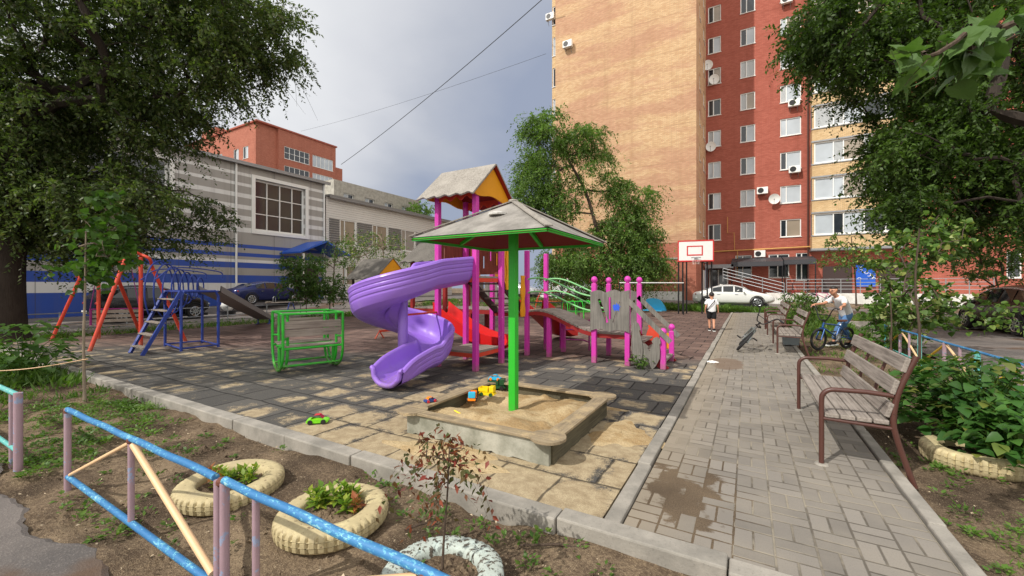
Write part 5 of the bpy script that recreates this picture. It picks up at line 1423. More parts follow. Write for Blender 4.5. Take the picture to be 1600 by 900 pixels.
q = gp(1020, 495); BS = thing('shell_seat', 'turquoise blue shell shaped seat of a rider beyond the plank steps', 'spring rider', (q.x, q.y, 0), R(-20))
b = MB(); rows = []
for i in range(9):
    u = i / 8; rows.append([(-.55 * math.cos(PI * j / 10) * (1 - .25 * u * u), .05 + .30 * (1 - u) - .1 * math.sin(PI * j / 10), .32 + .62 * u * (0.8 + .2 * math.sin(PI * j / 10))) for j in range(11)])
b.grid(rows); b.grid([[(p[0], p[1] + .03, p[2]) for p in r] for r in rows]); b.box((0, .15, .32), (1.05, .45, .05))
b.build('seat', m_plain('turquoise_plastic', S(50, 140, 176), .45, .1), BS, smooth=True)
b = MB(); b.tube([(.13 * math.cos(i * .6), .15 + .13 * math.sin(i * .6), .30 * i / 50) for i in range(51)], .016, 6); b.build('spring', M['black_paint'], BS)
q = gp(905, 497); GC = thing('net_climber', 'low green tube climber on the far side of the bridge', 'climbing frame', (q.x + .6, q.y - 1.0, 0), R(40))
for k in range(6):
    b = MB(); x = -.9 + .36 * k; b.tube(smooth_path([(x, -.5, 0), (x, -.3, .8), (x, .3, .8), (x, .5, 0)], 5), .018, 6); b.build('arch', M['green'], GC, smooth=True)
for y, z in ((-.4, .4), (-.2, .85), (.2, .85), (.4, .4)): b = MB(); b.tube([(-.9, y, z), (.9, y, z)], .015, 6); b.build('cross_bar', M['green'], GC)
q0, q1 = gp(968, 494), gp(1068, 492); HB = thing('horizontal_bar', 'white horizontal exercise bar between thin posts in front of the low wall', 'exercise bar', (q0.x, q0.y, 0))
d_ = q1 - q0; b = MB(); b.tube([(0, 0, 1.72), (d_.x, d_.y, 1.72)], .03, 8); b.build('bar', M['white'], HB)
for p in (Vector((0, 0, 0)), d_): b = MB(); b.tube([p, p + Vector((0, 0, 1.72))], .03, 8); b.build('post', M['black_paint'], HB)

# ================================================================ benches
def make_bench():
    t = thing('park_bench', '', 'bench', (0, 0, 0), 0, 'park benches along the paved path'); L = 1.82
    for y in (0.0, L):
        front = [(0, y, 0), (0, y, .55)] + [(.09 - .09 * math.cos(a), y, .57 + .09 * math.sin(a)) for a in [PI / 2 * i / 6 for i in range(1, 7)]] + [(.30, y, .667), (.47, y, .655)]
        b = MB(); b.tube(front, .02, 10); b.build('armrest', M['brown_metal'], t, smooth=True)
        rear = smooth_path([(.60, y, -.06), (.545, y, .12), (.495, y, .30), (.47, y, .45), (.495, y, .66), (.56, y, .86), (.61, y, .99)], 4)
        b = MB(); b.tube(rear, .021, 10); b.build('rear_leg', M['brown_metal'], t, smooth=True)
        b = MB(); b.tube([(0, y, .405), (.47, y, .39)], .016, 8); b.build('seat_support', M['brown_metal'], t, smooth=True)
        b = MB(); b.lathe([(.001, -.004), (.055, -.004), (.045, .012), (.001, .014)], (0, y, 0), 12); b.build('foot_pad', M['concrete'], t)
    for k in range(4):
        b = MB(); b.box((.07 + .108 * k, L / 2, .437), (.098, L + .04, .036)); b.build('seat_slat', M['plank'], t, bevel=.007)
    for (x, z) in ((.478, .54), (.512, .73), (.578, .915)):
        b = MB(); b.box((x - .035, L / 2, z), (.036, L + .04, .12), mat=Matrix.Rotation(R(16), 4, 'Y')); b.build('back_slat', M['plank'], t, bevel=.007)
    for y in (.62, 1.22):
        b = MB(); b.tube([(.455, y, .42), (.50, y, .66), (.60, y, .97)], .014, 6); b.build('back_strut', M['brown_metal'], t)
    return t
bench0 = make_bench()
bench0.location = (.56, 4.44, 0); bench0['label'] = 'nearest park bench, weathered grey slats on a brown tube frame, at the right'
for i, (x, y, lab) in enumerate(((.60, 11.2, 'second park bench along the path, with the leaning bicycle against its arm'), (.55, 15.2, 'third park bench along the path, half hidden behind handlebars'), (.60, 17.4, 'farthest park bench of the row by the tall grass'))):
    c = copy_tree(bench0); c.location = (x, y, 0); c['label'] = lab
q = gp(1226, 537)
tb = thing('litter_bin', 'small grey litter bin under the second bench', 'bin', (.98, 12.9, 0), 0)
b = MB(); b.grid([[(-.17, -.13, .03), (.17, -.13, .03), (.17, .13, .03), (-.17, .13, .03)], [(-.2, -.16, .38), (.2, -.16, .38), (.2, .16, .38), (-.2, .16, .38)], [(-.185, -.145, .38), (.185, -.145, .38), (.185, .145, .38), (-.185, .145, .38)], [(-.16, -.12, .06), (.16, -.12, .06), (.16, .12, .06), (-.16, .12, .06)]], closed=True)
b.add([(-.17, -.13, .03), (.17, -.13, .03), (.17, .13, .03), (-.17, .13, .03)], [(0, 1, 2, 3)]); b.build('body', m_plain('bin_grey', S(120, 128, 130), .6, .1), tb)
b = MB()
for x in (-.12, .12): b.tube([(x, 0, 0), (x, 0, .06)], .02, 6)
b.build('foot', M['black_paint'], tb)
b = MB(); b.grid([[(.06 * math.cos(a) * r_ * (1 + .4 * math.sin(a * 3)), .05 * math.sin(a) * r_, .004 + .03 * (1 - r_) + .012 * math.sin(a * 5) * r_) for a in [2 * PI * j / 16 for j in range(16)]] for r_ in (.05, .4, .8, 1.3, 1.6)], closed=True)
p = gp(1113, 566); b.build('crumpled_paper', M['white'], loc=(p.x, p.y, .004), label='crumpled white paper lying on the damp patch of the path', cat='litter')

# ================================================================ pipe fences
FZ = -.08
def pipe(b, p, q, r, n=10): b.tube([p, (Vector(p) + Vector(q)) / 2, q], r, n)
def fence_near():
    y = 1.07; t = thing('pipe_fence', 'low pipe fence in front with worn blue rails, pinkish posts and cream diagonals', 'fence', (-4.65, y, FZ))
    zt, zb = .655, .13
    def P(x, z, dy=0): return (x + 4.65, dy, z)
    b = MB(); b.tube([P(-4.66 + .1 * i, zt + .003 * math.sin(i)) for i in range(24)], .0195, 12); b.build('top_rail', M['fence_blue'], t, smooth=True)
    b = MB(); b.tube([P(-2.27 + .1 * i, zt + .003 * math.sin(i + 2)) for i in range(24)], .0195, 12); b.build('top_rail', M['fence_blue'], t, smooth=True)
    b = MB(); pipe(b, P(-4.65, zb), P(-2.36, zb - .03), .02); b.build('bottom_rail', M['fence_blue'], t, smooth=True)
    b = MB(); pipe(b, P(-2.26, zb - .03), P(.05, zb - .04), .02); b.build('bottom_rail', M['fence_blue'], t, smooth=True)
    for x, m in ((-4.65, 'fence_pink'), (-2.33, 'fence_pink'), (-2.27, 'fence_pink'), (-1.99, 'fence_pink'), (.06, 'fence_pink')):
        b = MB(); pipe(b, P(x, -.12), P(x, zt - .01 if x != -4.65 else zt + .012), .022 if x != -1.99 else .016); b.build('post', M[m], t, smooth=True)
    for x in (-3.42, -0.95):
        b = MB(); pipe(b, P(x, zb), P(x, zt - .015), .018); b.build('post', M['fence_pink'], t, smooth=True)
        b = MB(); pipe(b, P(x + .03, zt - .035), P(min(x + 1.03, .02), zb + .02), .019 if x < -2 else .022); b.build('diagonal', M['fence_cream'], t, smooth=True)
        b = MB(); pipe(b, P(x - .03, zt - .035), P(x - 1.17, zb + .025), .013 if x < -2 else .022); b.build('diagonal', M['fence_cream'], t, smooth=True)
    b = MB()
    for x in (-2.3, -0.95, -4.65, -3.42): b.ball(P(x, zt - .012), .026, 5)
    b.build('weld', m_plain('rusty_weld', S(110, 66, 52), .8, .3, 30, .3), t)
    t2 = thing('pipe_fence', 'end of a turquoise railed pipe fence with a peeling pink post at the left edge', 'fence', (-5.58, .98, FZ))
    b = MB(); pipe(b, (0, 0, -.1), (0, 0, .69), .03); b.build('post', M['fence_pink'], t2, smooth=True)
    b = MB(); pipe(b, (-.22, 0, -.1), (-.22, 0, .65), .018); b.build('post', M['fence_pink'], t2, smooth=True)
    b = MB(); pipe(b, (-.02, 0, .67), (-2.3, -.03, .67), .021); b.build('top_rail', M['fence_turq'], t2, smooth=True)
    b = MB(); pipe(b, (-.02, 0, .17), (-2.3, -.03, .20), .018); b.build('bottom_rail', M['fence_turq'], t2, smooth=True)
    b = MB(); pipe(b, (-2.3, -.03, -.1), (-2.3, -.03, .68), .022); b.build('post', M['fence_pink'], t2, smooth=True)
fence_near()
def fence_right():
    x = 2.95; t = thing('pipe_fence', 'pipe fence beside the road on the right with blue rail, pink and turquoise posts', 'fence', (x, 4.0, -.08))
    zt = .66
    for (a, c) in ((0, 2.3), (2.36, 4.66), (4.72, 7.0), (7.06, 9.4)):
        b = MB(); b.tube([(0, a, zt), (0.01, (a + c) / 2, zt - .006), (0, c, zt)], .02, 8); b.build('top_rail', M['fence_blue'], t, smooth=True)
        b = MB(); b.tube([(0, a, .14), (0, c, .14)], .018, 8); b.build('bottom_rail', M['fence_turq'], t, smooth=True)
        m_ = (a + c) / 2
        for yy, mm in ((a + .02, 'fence_turq'), (m_, 'fence_pink'), (m_ - .6, 'fence_pink'), (c - .02, 'fence_turq')):
            b = MB(); b.tube([(0, yy, -.1), (0, yy, zt - .01)], .02 if yy != m_ else .027, 8); b.build('post', M[mm], t, smooth=True)
        for s in (-1, 1):
            b = MB(); b.tube([(.02, m_ + .03 * s, zt - .04), (.02, m_ + s * 1.08, .16)], .018, 8); b.build('diagonal', M['fence_cream' if s < 0 else 'fence_yellow'], t, smooth=True)
fence_right()
# back yard fence line by the parked cars
t = thing('pipe_fence', 'thin dark rail fence between the yard and the parked cars at the left', 'fence', (-19.9, 2.7, -.08))
for k in range(9):
    b = MB(); b.tube([(0, 1.7 * k, 0), (0, 1.7 * k, .75)], .025, 6); b.build('post', M['grey_metal'], t)
for z in (.72, .35):
    b = MB(); b.tube([(0, 0, z), (0, 13.6, z)], .02, 6); b.build('rail', M['grey_metal'], t)

# ================================================================ tyre planters
def tyre(name, x, y, r, w_, m, label, tilt=0.0, z=FZ, grp='painted tyres used as flower beds'):
    t = thing(name, label, 'tyre planter', (x, y, z), 0, grp)
    n = 84; prof = []
    # section from inner bead over the side wall, tread, and down again
    ri = r * .60
    sec = [(ri, w_ * .82, 0), (ri + .012, w_ * .93, 0), (ri + .05, w_ * .985, 0), (ri + .055, w_ * .975, 0), (r * .80, w_ * 1.0, 0), (r * .90, w_ * .97, 0), (r * .965, w_ * .90, 1), (r * .992, w_ * .80, 1), (r * 1.0, w_ * .66, 1), (r * .985, w_ * .645, 0), (r * .985, w_ * .63, 0), (r * 1.004, w_ * .615, 1), (r * 1.006, w_ * .4, 1), (r * .985, w_ * .385, 0), (r * .985, w_ * .37, 0), (r * 1.0, w_ * .355, 1), (r * .99, w_ * .15, 1), (r * .93, 0.0, 0), (ri, -.02, 0), (ri - .01, w_ * .3, 0), (ri - .004, w_ * .6, 0)]
    rs = random.Random(int(x * 100)); rows = []
    for i in range(n * 2):
        a = 2 * PI * i / (n * 2); g = 1 if (i % 4) == 0 else 0
        row = []
        for rr_, zz, tr in sec:
            k = rr_ - (0.017 if (tr and g) else 0)
            k *= 1 + .012 * math.sin(2 * a + x)
            row.append((k * math.cos(a), k * math.sin(a), zz + tilt * k * math.sin(a + 2) + .004 * math.sin(3 * a)))
        rows.append(row)
    rows.append(rows[0]); b = MB(); b.grid(rows, closed=True); ty = b.build('tyre', M[m], t, smooth=True)
    b = MB(); rows = []
    for i in range(12):
        q = i / 11; rows.append([(ri * q * math.cos(2 * PI * j / 40), ri * q * math.sin(2 * PI * j / 40), w_ * .50 + .03 * (1 - q * q) + rs.uniform(-.012, .012)) for j in range(40)])
    b.grid(rows, closed=True); b.build('soil', M['dirt'], t)
    return t, ri, w_
TYR = [tyre('tyre_planter', -3.55, 1.72, .375, .12, 'tyre_cream', 'cream painted tyre planter behind the fence, the farther of two with green seedlings'),
       tyre('tyre_planter', -2.47, 1.84, .365, .128, 'tyre_cream', 'cream painted tyre planter whose worn front tread shows under the blue rail', .02),
       tyre('tyre_planter', -1.42, 1.72, .335, .12, 'tyre_white', 'flaking whitish green tyre with black rubber showing, holding a thin reddish shrub', .03),
       tyre('tyre_planter', 1.80, 5.35, .36, .16, 'tyre_cream', 'pale cream tyre half covered by broad green leaves at the right')]

# ================================================================ bicycles
def wheel(parent, x, r, rim_m, tyre_r=.024, spokes=14):
    b = MB(); b.tube(ring((x, 0, r), r - tyre_r, 30)[:-1], tyre_r, 8, closed=True); w_ = b.build('wheel', M['rubber'], parent, smooth=True)
    b = MB(); b.tube(ring((x, 0, r), r - tyre_r * 2 - .006, 30)[:-1], .009, 6, closed=True); b.lathe([(.018, -.045), (.022, 0), (.018, .045)], (x, 0, r), 10, Matrix.Rotation(R(90), 4, 'X'))
    for k in range(spokes):
        a = 2 * PI * k / spokes; b.tube([(x + .02 * math.cos(a + .6), .03 * (-1) ** k, r + .02 * math.sin(a + .6)), (x + (r - tyre_r * 2) * math.cos(a), 0, r + (r - tyre_r * 2) * math.sin(a))], .0018, 3)
    b.build('rim', rim_m, w_)
def bicycle(label, frame_m, seat_m, loc, rz, lean=0.0, rim=None, steer=0.0, sc=1.0, bar_m=None, group=None, pitch=0.0):
    """small-wheeled stunt bike, front along +x, origin under the middle"""
    t = thing('bicycle', label, 'bicycle', loc, 0, group)
    t.rotation_euler = (Matrix.Rotation(rz, 3, 'Z') @ Matrix.Rotation(lean, 3, 'X') @ Matrix.Rotation(pitch, 3, 'Y')).to_euler(); t.scale = (sc, sc, sc)
    rim = rim or M['black_paint']; bar_m = bar_m or M['black_paint']; r = .25
    wheel(t, -.45, r, rim); wheel(t, .47, r, rim)
    BB_, ST_, HT, HB, RA, FA = Vector((-.09, 0, .29)), Vector((-.20, 0, .54)), Vector((.33, 0, .62)), Vector((.365, 0, .51)), Vector((-.45, 0, .25)), Vector((.47, 0, .25))
    b = MB(); b.tube([HT, HB], .022, 10); b.tube([HT - Vector((0, 0, .02)), ST_], .016, 8); b.tube([HB + Vector((-.0, 0, .01)), BB_], .02, 8); b.tube([ST_, BB_], .016, 8)
    for s in (-.06, .06): b.tube([ST_ + Vector((0, s * .3, -.02)), RA + Vector((0, s, 0))], .010, 6); b.tube([BB_ + Vector((0, s * .5, 0)), RA + Vector((0, s, 0))], .010, 6)
    b.build('frame', frame_m, t, smooth=True)
    b = MB()
    for s in (-.055, .055): b.tube([HB + Vector((.005, s * .9, -.02)), FA + Vector((0, s, 0))], .014, 8)
    b.tube([HB + Vector((.005, -.055, -.02)), HB + Vector((.005, .055, -.02))], .016, 8); b.build('fork', frame_m, t, smooth=True)
    b = MB(); St = HT + Vector((-.02, 0, .05)); b.tube([HT, St], .018, 8); b.tube([St, St + Vector((.05, 0, .01))], .02, 8)
    c = St + Vector((.05, 0, .01))
    b.tube(smooth_path([c + Vector((-.07, -.35, .28)), c + Vector((-.02, -.2, .27)), c + Vector((0, -.10, .05)), c + Vector((0, -.05, 0)), c, c + Vector((0, .05, 0)), c + Vector((0, .10, .05)), c + Vector((-.02, .2, .27)), c + Vector((-.07, .35, .28))], 5), .012, 8)
    b.tube([c + Vector((-.01, -.15, .12)), c + Vector((-.01, .15, .12))], .009, 6)
    hb_ = b.build('handlebar', bar_m, t, smooth=True)
    for s in (-1, 1): b = MB(); b.tube([c + Vector((-.07, s * .35, .28)), c + Vector((-.05, s * .25, .275))], .017, 8); b.build('grip', M['rubber'], hb_)
    t['grip_x'] = c.x - .06; t['grip_z'] = c.z + .28
    b = MB(); b.tube([ST_, ST_ + Vector((-.035, 0, .08))], .013, 8); b.build('seat_post', M['chrome'], t)
    b = MB(); sp = ST_ + Vector((-.05, 0, .10)); b.grid([[sp + Vector((x, y * w_, z)) for y, z in ((-1, 0), (-.7, .03), (0, .035), (.7, .03), (1, 0), (0, -.02))] for x, w_ in ((-.12, .055), (-.08, .07), (0, .05), (.09, .025), (.14, .018))], closed=True); b.build('saddle', seat_m, t, smooth=True)
    b = MB(); b.lathe([(.001, -.004), (.075, -.004), (.075, .004), (.001, .004)], BB_ + Vector((0, .05, 0)), 18, Matrix.Rotation(R(90), 4, 'X')); b.tube([BB_ + Vector((0, .07, 0)), BB_ + Vector((.13, .08, -.09))], .011, 6); b.tube([BB_ + Vector((0, -.07, 0)), BB_ + Vector((-.13, -.08, .09))], .011, 6); b.tube([BB_ + Vector((0, -.07, 0)), BB_ + Vector((0, .07, 0))], .016, 8); b.tube([BB_ + Vector((0, .05, .075)), RA + Vector((0, .05, .03))], .005, 4); b.tube([BB_ + Vector((0, .05, -.075)), RA + Vector((0, .05, -.03))], .005, 4)
    b.build('crank', M['grey_metal'], t, smooth=True)
    for pp in (BB_ + Vector((.13, .13, -.09)), BB_ + Vector((-.13, -.13, .09))): b = MB(); b.box(pp, (.10, .09, .022)); b.build('pedal', M['black_paint'], t, bevel=.004)
    return t
bk1 = gp(1268, 543)
BK1 = bicycle('blue stunt bicycle with black tyres held by the boy in jeans', M['navy'] and m_plain('blue_bike_paint', S(30, 74, 130), .3, .1, metal=.3), m_plain('brown_saddle', S(96, 58, 44), .6, .1), (1.88, 13.10, -.06), R(228.6), R(-3), sc=1.12)
# leaning bike: rear wheel nearest, tilted over to the right against the bench arm
bicycle('grey stunt bicycle leaning on the arm of the second bench, rear wheel towards us', m_plain('bike_grey', S(120, 126, 124), .35, .15, metal=.4), M['black_paint'], (-.2, 11.6, .03), R(88), R(37), M['black_paint'], sc=1.12)
g_ = 'bicycles parked on the terrace before the tower'
bicycle('red bicycle parked on the terrace before the tower', M['dark_red'], M['black_paint'], (3.1, 33.2, .42), R(175), R(6), M['chrome'], sc=1.35, group=g_)
bicycle('pink bicycle parked beside the red one before the tower', m_plain('bike_pink', S(214, 110, 150), .4), M['black_paint'], (4.3, 33.4, .42), R(200), R(-6), M['chrome'], sc=1.2, group=g_)

# ================================================================ parked cars
def car(label, col, loc, rz, kind='sedan'):
    t = thing('parked_car', label, 'car', loc, rz, 'cars parked round the play yard')
    if kind == 'sedan':
        st = [(-2.28, .50, .40, .74, .80, 0), (-2.2, .76, .30, .88, .97, 0), (-1.7, .86, .22, .95, 1.02, 0), (-1.15, .90, .20, .97, 1.28, 1), (-.55, .90, .19, .96, 1.43, 1), (.1, .90, .19, .95, 1.44, 1), (.62, .90, .19, .94, 1.30, 1), (1.2, .88, .20, .92, .99, 0), (1.8, .84, .22, .84, .88, 0), (2.2, .72, .30, .72, .77, 0), (2.34, .48, .38, .58, .60, 0)]
    else:
        st = [(-2.12, .58, .42, .90, 1.0, 0), (-2.05, .80, .30, 1.0, 1.16, 0), (-1.75, .87, .24, 1.03, 1.42, 1), (-1.2, .90, .22, 1.02, 1.55, 1), (-.5, .90, .20, 1.0, 1.60, 1), (.15, .90, .20, .99, 1.57, 1), (.75, .90, .20, .98, 1.36, 1), (1.3, .88, .21, .97, 1.06, 0), (1.75, .84, .24, .90, .96, 0), (2.1, .70, .32, .76, .82, 0), (2.2, .48, .40, .62, .66, 0)]
    rows = []; glass_rows = []
    for x, w_, zb, zs, zr, g in st:
        wr = w_ * (.72 if g else .9); sh = zs - .04
        half = [(0, zb), (w_ * .80, zb), (w_ * .97, zb + .12), (w_, (zb + zs) / 2), (w_ * .985, zs - .1), (w_ * .95, zs)]
        half += [(wr * 1.08 if g else w_ * .8, zs + (zr - zs) * .80), (wr * .86, zr - .012), (0, zr + .015)]
        rows.append([(x, y, z) for y, z in half] + [(x, -y, z) for y, z in half[-2:0:-1]])
        if g: glass_rows.append((x, w_ * .95, zs, wr * 1.08, zs + (zr - zs) * .80))
    b = MB(); b.grid(rows, closed=True); k = len(rows[0]); b.add(rows[0], [tuple(range(k))]); b.add(rows[-1], [tuple(range(k - 1, -1, -1))])
    body = b.build('body', col, t, smooth=True, sub=2)
    # side glass, one pane per bay, standing just proud of the body
    n = len(glass_rows)
    for s in (-1, 1):
        b = MB()
        for i in range(n - 1):
            a, c = glass_rows[i], glass_rows[i + 1]; sh = .06
            b.add([(a[0] + sh, s * (a[1] - .005), a[2] + .02), (c[0] - sh * .4, s * (c[1] - .005), c[2] + .02), (c[0] - sh * .4, s * (c[3] + .012), c[4] - .01), (a[0] + sh, s * (a[3] + .012), a[4] - .01)], [(0, 1, 2, 3)])
        b.build('side_window', M['car_glass'], t)
    f0, f1 = st[[i for i, q in enumerate(st) if q[5]][-1]], st[[i for i, q in enumerate(st) if q[5]][-1] + 1]
    r1 = st[[i for i, q in enumerate(st) if q[5]][0]]; r0 = st[[i for i, q in enumerate(st) if q[5]][0] - 1]
    b = MB(); b.add([(f0[0] + .04, -.60, f0[4] - .0), (f0[0] + .04, .60, f0[4] - .0), (f1[0] - .05, .74, f1[4] + .03), (f1[0] - .05, -.74, f1[4] + .03)], [(0, 1, 2, 3)]); b.build('windscreen', M['car_glass'], t)
    b = MB(); b.add([(r1[0] - .05, -.60, r1[4] + .0), (r1[0] - .05, .60, r1[4] + .0), (r0[0] + .1, .70, r0[4] + .04), (r0[0] + .1, -.70, r0[4] + .04)], [(0, 1, 2, 3)]); b.build('rear_window', M['car_glass'], t)
    for x in (-1.38, 1.38):
        for s in (-1, 1):
            M4 = Matrix.Rotation(R(90), 4, 'X')
            b = MB(); b.lathe([(.001, -.10), (.345, -.10), (.36, -.05), (.36, .05), (.33, .10), (.22, .09), (.001, .085)], (x, s * .80, .33), 26, M4 if s < 0 else Matrix.Rotation(R(-90), 4, 'X')); w_ = b.build('wheel', M['rubber'], t, smooth=True)
            b = MB()
            for kx in range(8):
                a = 2 * PI * kx / 8; b.beam((x, s * .905, .33), (x + .21 * math.cos(a), s * .905, .33 + .21 * math.sin(a)), .05, .012, up=(0, 1, 0))
            b.tube(ring((x, s * .90, .33), .215, 22)[:-1], .016, 6, closed=True); b.build('rim', M['chrome'], w_)
            b = MB(); b.tube(ring((x, s * .885, .33), .40, 20, -.15, PI + .15), .022, 6); b.build('wheel_arch', M['rubber'], t)
    for s in (-1, 1):
        b = MB(); b.ball((2.07, s * .60, .66), .11, 7, (.7, 1.2, .5)); b.build('headlight', M['chrome'], t, smooth=True)
        b = MB(); b.ball((-2.09, s * .66, .82), .10, 7, (.5, 1.2, .6)); b.build('tail_light', M['dark_red'], t, smooth=True)
        b = MB(); b.ball((.66, s * .98, .98), .09, 6, (.7, 1.1, .7)); b.build('mirror', col, t, smooth=True)
        b = MB()
        for xx in (-.75, .25): b.box((xx, s * .905, .82), (.18, .02, .025))
        b.build('door_handle', M['chrome'], t)
        b = MB(); b.tube([(st[2][0] if kind != 'sedan' else -1.5, s * .66, glass_rows[0][4] - .05)] + [(g[0], s * (g[3] + .008), g[4] + .015) for g in glass_rows] + [(glass_rows[-1][0] + .5, s * .80, glass_rows[-1][2] + .06)], .013, 5); b.build('window_trim', M['chrome'], t)
    b = MB(); b.box((0, 0, .16), (4.0, 1.5, .12)); b.build('underbody', M['rubber'], t)
    for xx, w_ in ((2.30, .26), (-2.27, .26)):
        b = MB(); b.box((xx, 0, .47), (.02, .52, .11)); b.build('number_plate', M['white'], t)
    return t
cp = lambda n, c, mt=.2: m_plain(n, c, .22, .05, 2, metal=mt)
car('black car parked by the banded hall behind the red swing frame', cp('black_car_paint', S(30, 30, 32)), (-24.2, 8.3, zg(-24.2, 8.3) + .0), R(92), 'hatch')
p_ = onX(392, 455, -27.2); car('dark blue sedan parked behind the grey chute', cp('blue_car_paint', S(34, 42, 92)), (-27.2, 15.3, .42), R(90), 'sedan')
car('white sedan parked behind the basketball stand', cp('white_car_paint', S(226, 226, 222), 0), (-.9, 30.2, zg(-.9, 30.2)), R(4), 'sedan')
car('dark car with chrome wheels parked beside the road at the right', cp('maroon_car_paint', S(48, 36, 38)), (8.1, 20.6, .0), R(95), 'hatch')
car('white car mostly hidden behind the elm trunk and low tube climbers', cp('white_car_paint_b', S(224, 226, 226), 0), (-11.2, 29.6, zg(-11.2, 29.6)), R(2), 'hatch')
car('silver car behind the climbing arches far across the yard', cp('silver_car_paint', S(190, 192, 196), .4), (-16.6, 29.4, zg(-16.6, 29.4)), R(3), 'sedan')

q = gp(356, 493); t = thing('waste_sack', 'bulging white sack standing on a black crate behind the grey chute', 'sack', (q.x, q.y, 0))
b = MB(); rows = []; rs_k = random.Random(6)
for i in range(9):
    u = i / 8; r = .30 * math.sin(PI * (.12 + .8 * u)) ** .6
    rows.append([(r * (1 + rs_k.uniform(-.12, .12)) * math.cos(2 * PI * j / 16), r * (1 + rs_k.uniform(-.12, .12)) * math.sin(2 * PI * j / 16), .26 + .55 * u + rs_k.uniform(-.02, .02)) for j in range(16)])
b.grid(rows, closed=True); b.add(rows[-1], [tuple(range(16))]); b.build('sack', M['white'], t, smooth=True)
b = MB()
for k in range(3): b.span((-.3, -.25, .02 + .08 * k), (.3, -.23, .08 + .08 * k)); b.span((-.3, .23, .02 + .08 * k), (.3, .25, .08 + .08 * k)); b.span((-.3, -.229, .02 + .08 * k), (-.28, .229, .08 + .08 * k)); b.span((.28, -.229, .02 + .08 * k), (.3, .229, .08 + .08 * k))
b.span((-.279, -.229, .20), (.279, .229, .24)); b.build('crate', M['black_paint'], t)
# ================================================================ people
def skin_mesh(J, E, root, sub=2, flat=None):
    """one continuous body grown over a skeleton; J: name -> (x, y, z, r)"""
    keys = list(J); idx = {k: i for i, k in enumerate(keys)}
    me = bpy.data.meshes.new('tmp'); me.from_pydata([J[k][:3] for k in keys], [(idx[a], idx[b]) for a, b in E], [])
    o = bpy.data.objects.new('tmp', me); COL.objects.link(o)
    o.modifiers.new('Skin', 'SKIN').use_smooth_shade = True
    sv = me.skin_vertices[0].data
    for k in keys:
        r = J[k][3]; sv[idx[k]].radius = r if isinstance(r, tuple) else (r, r); sv[idx[k]].use_root = (k == root)
    s = o.modifiers.new('Sub', 'SUBSURF'); s.levels = sub; s.render_levels = sub
    dg = bpy.context.evaluated_depsgraph_get(); dg.update()
    m2 = bpy.data.meshes.new_from_object(o.evaluated_get(dg))
    bpy.data.objects.remove(o); bpy.data.meshes.remove(me)
    return m2
def put(name, me, mat, parent, off):
    me.name = name; me.transform(Matrix.Translation(-Vector(off))); me.materials.clear(); me.materials.append(mat)
    me.polygons.foreach_set('use_smooth', [True] * len(me.polygons))
    o = bpy.data.objects.new(name, me); COL.objects.link(o); o.parent = parent; return o
def V3(a): return Vector(a[:3])
def add_hand(J, E, key, wrist, palm_dir, side_dir, curl_dir, sc=1.0):
    """palm and five bent fingers of unequal length from the wrist joint"""
    w_, p, s, c = V3(wrist), Vector(palm_dir).normalized(), Vector(side_dir).normalized(), Vector(curl_dir).normalized()
    J[key + 'palm'] = tuple(w_ + p * .05 * sc) + ((.026 * sc),); E.append((key, key + 'palm'))
    for i, (o, L) in enumerate(((-.024, .060), (-.008, .070), (.008, .066), (.024, .052))):
        a = w_ + p * .078 * sc + s * o * sc; b = a + p * L * .5 * sc + c * .016 * sc; d = b + p * L * .28 * sc + c * L * .45 * sc
        for n, q, r in (('a', a, .0095), ('b', b, .0085), ('c', d, .007)): J[key + 'f%d%s' % (i, n)] = tuple(q) + (r * sc,)
        E += [(key + 'palm', key + 'f%da' % i), (key + 'f%da' % i, key + 'f%db' % i), (key + 'f%db' % i, key + 'f%dc' % i)]
    a = w_ + p * .035 * sc - s * .034 * sc; d = a + p * .036 * sc - s * .012 * sc + c * .022 * sc
    J[key + 'ta'] = tuple(a) + (.011 * sc,); J[key + 'tb'] = tuple(d) + (.009 * sc,); E += [(key + 'palm', key + 'ta'), (key + 'ta', key + 'tb')]
